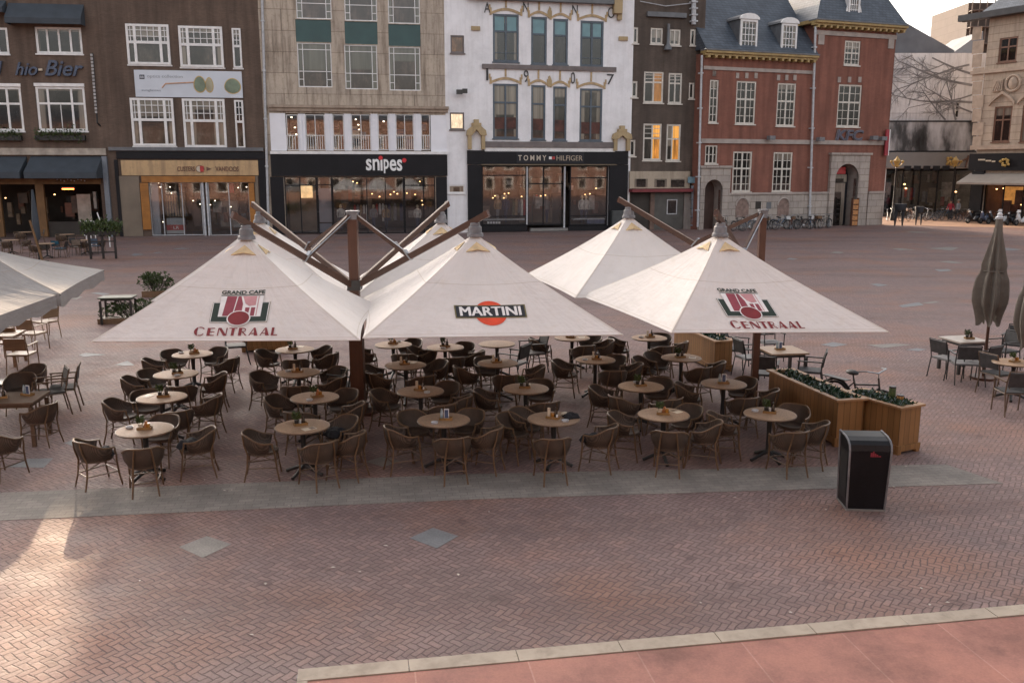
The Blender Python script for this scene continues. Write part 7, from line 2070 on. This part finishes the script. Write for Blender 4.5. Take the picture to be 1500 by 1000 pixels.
p = at_z(64, 388); t = thing('timber_post', 'slim dark timber post leaning at the front of the cafe terrace', 'post', flat2(p), 0); q = MB(); q.tube([(0, 0, 0), (-0.5, 0.1, 2.1)], 0.05, 6); q.build('post', MATS['cafe_timber'], t)
p = at_z(140, 362); t = thing('white_rack', 'white tubular metal rack standing by the cafe corner post', 'rack', flat2(p), R(10))
q = MB()
for x in (-0.45, -0.2, 0.05): q.tube([(x, 0, 0), (x, 0, 1.5), (x - 0.25, 0, 1.5)], 0.03, 6)
q.tube([(0.25, 0, 2.0), (0.45, 0, 1.2), (0.8, 0, 0.8), (0.8, 0, 0)], 0.035, 6); q.tube([(-0.6, 0, 0.7), (0.2, 0, 0.7)], 0.03, 6); q.build('tubes', W_FRAME, t, smooth=True)

# ------------------------------------------------------------------ bicycles
def bicycle(fm, label, group, name='bicycle', crate=None):
    t = thing(name, label, 'bicycle', (0, 0, 0), 0, group)
    for x in (-0.53, 0.53):
        w = MB(); w.torus((x, 0, 0.345), 0.325, 0.022, 'y', 22, 6); wo = w.build('wheel', RUBBER, t, smooth=True)
        s_ = MB()
        for k in range(9): a = PI * k / 9; s_.tube([(x + math.cos(a) * .31, 0, 0.345 + math.sin(a) * .31), (x - math.cos(a) * .31, 0, 0.345 - math.sin(a) * .31)], 0.003, 4)
        s_.torus((x, 0, 0.345), 0.305, 0.009, 'y', 22, 5); s_.build('spokes', STEEL, wo)
        m_ = MB()
        pts = [(x + math.cos(a) * 0.375, 0, 0.345 + math.sin(a) * 0.375) for a in [R(20 + 15 * k) for k in range(10)]]
        m_.tube(pts, 0.018, 6, flat=1.5); m_.build('mudguard', fm, t, smooth=True)
    f = MB(); bb = (0.0, 0, 0.30)
    f.tube([(-0.53, 0, 0.345), bb], 0.014, 6); f.tube([bb, (-0.16, 0, 0.80)], 0.018, 7); f.tube([bb, (0.40, 0, 0.74)], 0.02, 7); f.tube([(-0.12, 0, 0.70), (0.39, 0, 0.80)], 0.017, 7); f.tube([(-0.53, 0, 0.345), (-0.14, 0, 0.74)], 0.012, 6)
    f.tube([(0.37, 0, 0.92), (0.42, 0, 0.68), (0.50, 0, 0.42), (0.53, 0, 0.345)], 0.017, 7); f.build('frame', fm, t, smooth=True)
    s_ = MB(); s_.ball((-0.2, 0, 0.91), 0.12, 10, 6, 1.15, 0.7, 0.4); s_.tube([(-0.16, 0, 0.80), (-0.18, 0, 0.88)], 0.014, 6); s_.build('saddle', BLACK_IRON, t, smooth=True)
    h = MB(); h.tube([(0.18, -0.29, 1.03), (0.32, -0.24, 1.05), (0.36, 0, 1.0), (0.32, 0.24, 1.05), (0.18, 0.29, 1.03)], 0.013, 6); h.tube([(0.37, 0, 0.92), (0.36, 0, 1.0)], 0.014, 6); h.build('handlebar', STEEL, t, smooth=True)
    r_ = MB(); r_.box(-0.82, -0.28, -0.07, 0.07, 0.735, 0.75); r_.tube([(-0.75, -0.06, 0.73), (-0.53, -0.04, 0.35)], 0.008, 5); r_.tube([(-0.75, 0.06, 0.73), (-0.53, 0.04, 0.35)], 0.008, 5); r_.build('rear_rack', DARK_METAL, t)
    c = MB(); c.lathe([(0.01, -0.02), (0.09, -0.01), (0.09, 0.01), (0.01, 0.02)], 12, (0, 0, 0)); c.v = [Vector((p.x, -0.05 - p.z, 0.30 + p.y)) for p in c.v]; c.tube([(0, -0.07, 0.30), (0.12, -0.09, 0.2)], 0.01, 5); c.tube([(0, 0.07, 0.30), (-0.12, 0.09, 0.4)], 0.01, 5); c.build('crank', STEEL, t)
    k = MB(); k.tube([(-0.2, -0.02, 0.33), (-0.28, -0.2, 0.0)], 0.01, 5); k.build('kickstand', STEEL, t)
    if crate: q = MB(); q.box(0.42, 0.78, -0.2, 0.2, 0.72, 0.74); [q.box(*b) for b in ((0.42, 0.44, -.2, .2, .741, .95), (0.76, 0.78, -.2, .2, .741, .95), (0.441, .759, -.2, -.18, .741, .95), (.441, .759, .18, .2, .741, .95))]; q.build('front_crate', crate, t)
    return t
BK = mat('black_bike_paint', (0.012, 0.012, 0.014), 0.3, 0.4, 5)
BKG = mat('grey_bike_paint', (0.14, 0.145, 0.15), 0.35, 0.3, 5); BKB = mat('blue_bike_paint', (0.06, 0.12, 0.22), 0.35, 0.3, 5); BKR = mat('rust_bike_paint', (0.16, 0.06, 0.035), 0.5, 0.3, 5)
bk_black = bicycle(BK, '', 'bicycles parked around the square'); bk_blue = bicycle(BKB, '', 'bicycles parked around the square', crate=WHITE_CARD); bk_rust = bicycle(BKR, '', 'bicycles parked around the square', crate=mat('brown_crate', (0.16, 0.09, 0.05), 0.6, 0.3, 5)); bk_grey = bicycle(BKG, '', 'bicycles parked around the square')
def along(b, px, out):
    u, _ = b.uv(px, 320); p = b.P0 + b.dir * u - b.nrm * out; return Vector((p.x, p.y, 0))
G_ = 'bicycles parked around the square'
for (pr, key, px, out, rz, lb) in ((bk_black, 'bk', 1047, 1.2, 60, 'black bicycle leaning before the side door arch of the red building'), (bk_blue, 'bb', 1078, 1.3, 20, 'blue bicycle with a white front crate by the first cellar arch'),
        (bk_rust, 'br', 1092, 1.9, 35, 'rusty bicycle with a brown crate near the parasol mast top, by the red building'), (bk_black, 'bk', 1112, 1.1, 75, 'black bicycle between the two cellar arches, standing almost end on'),
        (bk_blue, 'bb', 1126, 1.4, 10, 'blue bicycle with a white crate between the cellar arches'), (bk_grey, 'bg', 1143, 1.5, 25, 'grey bicycle in front of the second cellar arch'),
        (bk_black, 'bk', 1156, 1.2, 50, 'black bicycle right of the second cellar arch'), (bk_black, 'bk', 1177, 1.3, 80, 'black bicycle end on beside the red building drainpipe'), (bk_grey, 'bg', 1199, 1.2, 65, 'grey bicycle between drainpipe and arched doorway'), (bk_rust, 'br', 1168, 1.7, 15, 'rusty crate bicycle low in front of the stone base')):
    put(pr, key, along(B6, px, out), R(rz), lb, G_)
for i, (pr, key, px, out, rz, nm) in enumerate(((bk_black, 'bk', 1060, 1.9, 40, 'black'), (bk_grey, 'bg', 1070, 2.4, 15, 'grey'), (bk_black, 'bk', 1099, 2.3, 55, 'black'), (bk_black, 'bk', 1119, 2.2, 20, 'black'), (bk_rust, 'br', 1134, 2.1, 65, 'rusty'), (bk_black, 'bk', 1149, 2.3, 10, 'black'), (bk_blue, 'bb', 1163, 2.0, 70, 'blue'), (bk_black, 'bk', 1186, 1.8, 35, 'black'), (bk_black, 'bk', 1038, 1.7, 85, 'black'))):
    put(pr, key, along(B6, px, out), R(rz), '%s bicycle in the outer rank along the red building, the %s from the left' % (nm, ('second', 'third', 'fourth', 'fifth', 'sixth', 'seventh', 'eighth', 'last', 'first')[i]), G_)
for px, d, rz, pr, key, lb in ((1325, 78, 30, bk_black, 'bk', 'black bicycle between the draped bar tables and the mural shop'), (1363, 78.5, 200, bk_grey, 'bg', 'grey bicycle left of the person in red, before the mural shop'), (1412, 77.5, 20, bk_rust, 'br', 'rusty crate bicycle next to the leftmost scooter'), (1383, 82, 5, bk_blue, 'bb', 'blue crate bicycle behind the person in red')):
    put(pr, key, ground_x(px, d), R(rz), lb, G_)
pb = flat2(at_z(1262, 545, 0.95)); put(bk_black, 'bk', pb, R(-62), 'black bicycle parked close behind the two front planters', G_)
for (px, d, rz, lb, pr, key) in ((1299, 79, 70, 'grey bicycle at the corner beside the first lamp post', bk_grey, 'bg'), (1352, 80, 10, 'black bicycle before the mural shop, left of the red jacket', bk_black, 'bk'), (1374, 79, 30, 'grey bicycle held beside the person in red', bk_grey, 'bg'), (1404, 79, 160, 'black bicycle right of the person in grey', bk_black, 'bk'), (1334, 81, 85, 'rusty bicycle in the shade of the mural shop', bk_rust, 'br')):
    put(pr, key, ground_x(px, d), R(rz), lb, G_)

# ------------------------------------------------------------------ scooters by the beige building
def scooter(bm1, label, screen=True):
    t = thing('motor_scooter', label, 'scooter', (0, 0, 0), 0, 'scooters parked before the beige building')
    for x in (-0.62, 0.64):
        w = MB(); w.torus((x, 0, 0.25), 0.19, 0.065, 'y', 18, 8); wo = w.build('wheel', RUBBER, t, smooth=True); r_ = MB(); r_.lathe([(0.02, -0.04), (0.14, -0.03), (0.14, 0.03), (0.02, 0.04)], 12); r_.v = [Vector((x + p.x, p.z, 0.25 + p.y)) for p in r_.v]; r_.build('rim', STEEL, wo)
    b = MB()
    secs = [(-0.85, 0.10, 0.55, 0.72), (-0.6, 0.19, 0.38, 0.76), (-0.3, 0.20, 0.28, 0.72), (-0.12, 0.18, 0.24, 0.55), (0.0, 0.18, 0.22, 0.34), (0.25, 0.18, 0.22, 0.34), (0.36, 0.20, 0.24, 0.7), (0.46, 0.17, 0.32, 0.98), (0.60, 0.10, 0.55, 0.92)]
    n = 10; vs = []; fs = []
    for (x, hw, z0, z1) in secs:
        for k in range(n):
            a = 2 * PI * k / n; vs.append((x, math.cos(a) * hw, (z0 + z1) / 2 + math.sin(a) * (z1 - z0) / 2))
    for i in range(len(secs) - 1):
        for k in range(n): fs.append((i * n + k, i * n + (k + 1) % n, (i + 1) * n + (k + 1) % n, (i + 1) * n + k))
    fs += [tuple(range(n)), tuple((len(secs) - 1) * n + k for k in range(n))]
    b.add(vs, fs); b.build('body', bm1, t, smooth=True)
    s_ = MB(); s_.ball((-0.45, 0, 0.79), 0.3, 12, 7, 1.15, 0.5, 0.3); s_.build('seat', BLACK_IRON, t, smooth=True)
    h = MB(); h.tube([(0.36, -0.33, 1.02), (0.44, -0.1, 1.06), (0.44, 0.1, 1.06), (0.36, 0.33, 1.02)], 0.022, 6); h.tube([(0.44, 0, 1.05), (0.64, 0, 0.25)], 0.035, 6); h.build('handlebar', BLACK_IRON, t, smooth=True)
    l = MB(); l.ball((0.53, 0, 0.95), 0.085, 10, 7); l.build('headlight', PALE_METAL, t, smooth=True)
    f = MB(); f.tube([(0.45 + 0.27 * 1, 0, 0.47)] + [(0.64 + math.cos(a) * 0.27, 0, 0.25 + math.sin(a) * 0.27) for a in (R(60), R(90), R(120))], 0.07, 7, flat=0.7); f.build('mudguard', bm1, t, smooth=True)
    if screen: w = MB(); w.add([(0.50, -0.2, 1.05), (0.50, 0.2, 1.05), (0.42, 0.14, 1.26), (0.42, -0.14, 1.26)], [(0, 1, 2, 3)]); w.build('windscreen', PALE_METAL, t)
    return t
SW = mat('white_scooter_paint', (0.55, 0.56, 0.58), 0.25, 0.1, 3); SBK = mat('black_scooter_paint', (0.014, 0.014, 0.018), 0.22, 0.4, 3); SBL = mat('blue_scooter_paint', (0.09, 0.11, 0.17), 0.25, 0.3, 3)
s1 = scooter(SBK, '', False); s2 = scooter(SW, ''); s3 = scooter(SBL, '', False)
GS = 'scooters parked before the beige building'
for (pr, key, px, d, rz, lb) in ((s1, 's1', 1426, 75, 200, 'black scooter leftmost of the row before the beige building'), (s3, 's3', 1442, 74.6, 215, 'dark blue scooter second in the row before the beige building'), (s1, 's1', 1456, 74, 200, 'black scooter hidden partly by the folded parasol tip'),
        (s2, 's2', 1468, 73.2, 210, 'white scooter right of the folded parasol tip'), (s1, 's1', 1480, 72.6, 220, 'black scooter under the beige awning right of the white one'), (s2, 's2', 1496, 72, 205, 'white scooter at the right edge under the awning')):
    put(pr, key, ground_x(px, d), R(rz), lb, GS)

# ------------------------------------------------------------------ people by the mural shop
SKIN = mat('skin', (0.36, 0.19, 0.13), 0.6, 0.12, 6)
def person(loc, rz, top, legs, hair, label, arms):
    t = thing('person', label, 'person', loc, rz)
    me = bpy.data.meshes.new('body'); bm = bmesh.new()
    pts = {'pel': (0, 0, .95), 'wst': (0, .0, 1.10), 'chs': (0, 0, 1.32), 'nck': (0, .01, 1.50), 'hd1': (0, .02, 1.60), 'hd2': (0, .03, 1.72),
           'lhp': (-.10, 0, .90), 'lkn': (-.11, .03, .50), 'lan': (-.12, -.03, .08), 'lft': (-.13, .12, .04), 'rhp': (.10, 0, .90), 'rkn': (.12, .10, .52), 'ran': (.12, .08, .08), 'rft': (.13, .22, .04),
           'lsh': (-.19, 0, 1.42), 'lel': (-.25, -.02, 1.15), 'lwr': arms[0], 'lhn': tuple(Vector(arms[0]) + Vector((0, .05, -.06))), 'rsh': (.19, 0, 1.42), 'rel': (.25, -.02, 1.15), 'rwr': arms[1], 'rhn': tuple(Vector(arms[1]) + Vector((0, .05, -.06)))}
    rad = {'pel': .15, 'wst': .13, 'chs': .16, 'nck': .055, 'hd1': .085, 'hd2': .085, 'lhp': .095, 'lkn': .065, 'lan': .045, 'lft': .04, 'rhp': .095, 'rkn': .065, 'ran': .045, 'rft': .04, 'lsh': .065, 'lel': .05, 'lwr': .035, 'lhn': .035, 'rsh': .065, 'rel': .05, 'rwr': .035, 'rhn': .035}
    ed = [('pel', 'wst'), ('wst', 'chs'), ('chs', 'nck'), ('nck', 'hd1'), ('hd1', 'hd2'), ('pel', 'lhp'), ('lhp', 'lkn'), ('lkn', 'lan'), ('lan', 'lft'), ('pel', 'rhp'), ('rhp', 'rkn'), ('rkn', 'ran'), ('ran', 'rft'), ('chs', 'lsh'), ('lsh', 'lel'), ('lel', 'lwr'), ('lwr', 'lhn'), ('chs', 'rsh'), ('rsh', 'rel'), ('rel', 'rwr'), ('rwr', 'rhn')]
    nm = list(pts); me.from_pydata([pts[k] for k in nm], [(nm.index(a), nm.index(b)) for a, b in ed], [])
    o = bpy.data.objects.new('body', me); COL.objects.link(o)
    o.modifiers.new('skin', 'SKIN'); sv = me.skin_vertices[0].data if me.skin_vertices else None
    if sv is None:
        bm.from_mesh(me); bm.verts.layers.skin.verify(); bm.to_mesh(me); sv = me.skin_vertices[0].data
    for i, k in enumerate(nm): sv[i].radius = (rad[k], rad[k] * (.75 if k in ('pel', 'wst', 'chs') else 1)); sv[i].use_root = (k == 'pel')
    ss = o.modifiers.new('smooth', 'SUBSURF'); ss.levels = 1; ss.render_levels = 1
    dg = bpy.context.evaluated_depsgraph_get(); dg.update()
    me2 = bpy.data.meshes.new_from_object(o.evaluated_get(dg)); bpy.data.objects.remove(o)
    for m in (top, legs, SKIN): me2.materials.append(m)
    for p in me2.polygons:
        c = p.center; p.use_smooth = True
        p.material_index = 2 if (c.z > 1.49 or (abs(c.x) > .2 and c.z < min(arms[0][2], arms[1][2]) + .03 and c.z > .75)) else (0 if c.z > .93 else 1)
    me2.name = 'body'; b = bpy.data.objects.new('body', me2); COL.objects.link(b); b.parent = t
    h = MB(); h.ball((0, 0.0, 1.73), 0.105, 12, 8, .95, 1.1, 1.0); h.build('hair', hair, t, smooth=True)
    for sx in (-1, 1):
        s_ = MB(); s_.ball((sx * .125, .10 + (.08 if sx > 0 else 0), .04), .055, 8, 6, .8, 2.2, .75); s_.build('shoe', BLACK_IRON, t, smooth=True)
    return t
RJ = mat('red_jacket', (0.33, 0.025, 0.045), 0.8, 0.25, 6); GJK = mat('grey_jacket', (0.22, 0.24, 0.27), 0.8, 0.25, 6); JEAN = mat('dark_jeans', (0.02, 0.024, 0.032), 0.85, 0.3, 6); HAIR = mat('dark_hair', (0.02, 0.013, 0.009), 0.6, 0.3, 6)
person(ground_x(1391, 79.5), R(150), RJ, JEAN, HAIR, 'person in a red jacket and dark trousers leaning to a bicycle before the mural shop', ((-.28, .22, .98), (.28, .24, .98)))
person(ground_x(1402, 80), R(100), GJK, JEAN, mat('grey_hair', (0.2, 0.19, 0.18), 0.6, 0.2, 6), 'person in a grey jacket standing right of the red jacket', ((-.27, .06, .92), (.27, .10, .92)))

# ------------------------------------------------------------------ lamp posts and draped tables at the corner
def lamp_post(px, d, ytop, label):
    b = ground_x(px, d); z = at_y(px, ytop, d).z
    t = thing('street_lamp', label, 'street lamp', b, 0, 'street lamps with gold lanterns')
    p = MB(); p.lathe([(0.22, 0), (0.20, 0.6), (0.12, 0.75), (0.09, 1.4), (0.07, z - 0.9), (0.10, z - 0.85), (0.05, z - 0.7)], 12); p.build('post', BLACK_IRON, t, smooth=True)
    l = MB(); l.lathe([(0.12, z - 0.7), (0.30, z - 0.25), (0.33, z - 0.2), (0.1, z + 0.05), (0.03, z + 0.2)], 8); l.build('lantern', GOLD, t)
    a = MB(); 
    for sx in (-1, 1): a.tube([(0, 0, z - 0.75), (sx * 0.35, 0, z - 0.6), (sx * 0.5, 0, z - 0.35)], 0.045, 6); a.ball((sx * 0.5, 0, z - 0.28), 0.13, 8, 6)
    a.build('side_arms', GOLD, t, smooth=True)
    return t
lamp_post(1307, 79, 232, 'dark lamp post with gold lantern at the red building corner'); lamp_post(1392, 82, 232, 'dark lamp post with gold lantern behind the red jacket')
def draped_table(px, d, w, h, label):
    t = thing('bar_table', label, 'bar table', ground_x(px, d), R(10), 'black draped bar tables')
    c = MB(); c.lathe([(w * 0.5, h), (w * 0.52, h - 0.04), (w * 0.42, h - 0.5), (w * 0.30, h - 0.55)], 16); c.build('cloth', INK_BLACK, t, smooth=True)
    for sx in (-1, 1): l = MB(); l.tube([(sx * w * 0.30, 0, h - 0.4), (sx * w * 0.30, 0, h - 0.7), (sx * w * 0.33, 0, 0)], [w * 0.17, w * 0.15, w * 0.05], 8); l.build('leg', INK_BLACK, t, smooth=True)
    return t
draped_table(1316, 71.5, 1.0, 1.75, 'black draped bar table with two tapering legs at the square corner'); draped_table(1345, 72.5, 0.7, 1.5, 'smaller black bar table right of the draped one')

# ------------------------------------------------------------------ the sunlit brick row at the photographer's back, mirrored in the windows
SUN_FROM = Vector((-0.38, 0.925, 0)).normalized(); ELEV = R(16.5)
BACKB = brick_mat('back_row_brick', (0.20, 0.095, 0.07), (0.26, 0.14, 0.10), (0.24, 0.19, 0.16))
for (x0, x1, h, lb) in ((-62, -24, 10.5, 'brick house row behind the viewpoint, its left end'), (-23.9, 12, 11.5, 'brick house row behind the viewpoint, its middle'), (12.1, 60, 10, 'brick house row behind the viewpoint, its right end')):
    root = thing('brick_row', lb, 'building', (x0, -9, 0))
    q = MB(); q.box(0, x1 - x0, -9, 0, -0.05, h); q.build('wall', BACKB, root)
    q = MB(); q.prism([(0, 0.3, h), (0, -9.3, h), (0, -4.5, h + 2.2)], (x1 - x0, 0, 0)); q.build('roof', SLATE, root)
    n = int((x1 - x0) / 3.2)
    for i in range(n):
        for k in range(3):
            f = MB(); cx = (x1 - x0) * (i + .5) / n; z = 1.2 + k * 3.1
            for b in ((cx - .8, cx - .68, .001, .06, z, z + 2), (cx + .68, cx + .8, .001, .06, z, z + 2), (cx - .68, cx + .68, .001, .06, z, z + .12), (cx - .68, cx + .68, .001, .06, z + 1.88, z + 2)): f.box(*b)
            fo = f.build('window', W_FRAME, root); p = MB(); p.quad((cx - .68, .02, z + .12), (cx + .68, .02, z + .12), (cx + .68, .02, z + 1.88), (cx - .68, .02, z + 1.88)); p.build('pane', PANE, fo)

# ------------------------------------------------------------------ light
w = bpy.data.worlds.new('World'); scene.world = w; w.use_nodes = True
nt = w.node_tree; bg = nt.nodes['Background']
sky = nt.nodes.new('ShaderNodeTexSky'); sky.sky_type = 'NISHITA'; sky.sun_disc = False
sky.sun_elevation = ELEV; sky.sun_rotation = SUN_ROT
sky.air_density = 1.0; sky.dust_density = 5.0; sky.ozone_density = 1.0
hs = nt.nodes.new('ShaderNodeHueSaturation'); hs.inputs['Saturation'].default_value = SKY_SAT
mixc = nt.nodes.new('ShaderNodeMix'); mixc.data_type = 'RGBA'; mixc.blend_type = 'MULTIPLY'; mixc.inputs[0].default_value = 1; mixc.inputs[7].default_value = SKY_TINT
nt.links.new(sky.outputs[0], hs.inputs['Color']); nt.links.new(hs.outputs[0], mixc.inputs[6]); nt.links.new(mixc.outputs[2], bg.inputs[0]); bg.inputs[1].default_value = SKY_STR
sl = bpy.data.lights.new('sun', 'SUN'); sl.energy = 2.0; sl.angle = R(0.5); sl.color = (1.0, 0.74, 0.50)
so = bpy.data.objects.new('sun', sl); COL.objects.link(so)
dirv = Vector((-SUN_FROM.x * math.cos(ELEV), -SUN_FROM.y * math.cos(ELEV), -math.sin(ELEV)))
so.rotation_euler = dirv.to_track_quat('-Z', 'Y').to_euler(); so.location = (-40, 90, 40)

vs_ = scene.view_settings
scene.display_settings.display_device = 'sRGB'
vs_.view_transform = 'Standard'; vs_.look = 'None'; vs_.gamma = 1.0; vs_.exposure = EXPO
try: vs_.use_curve_mapping = False
except Exception: pass
scene.cycles.use_denoising = True
scene.cycles.max_bounces = 6; scene.cycles.diffuse_bounces = 3; scene.cycles.glossy_bounces = 3; scene.cycles.transparent_max_bounces = 8
scene.cycles.sample_clamp_indirect = 4.0; scene.cycles.caustics_reflective = False; scene.cycles.caustics_refractive = False
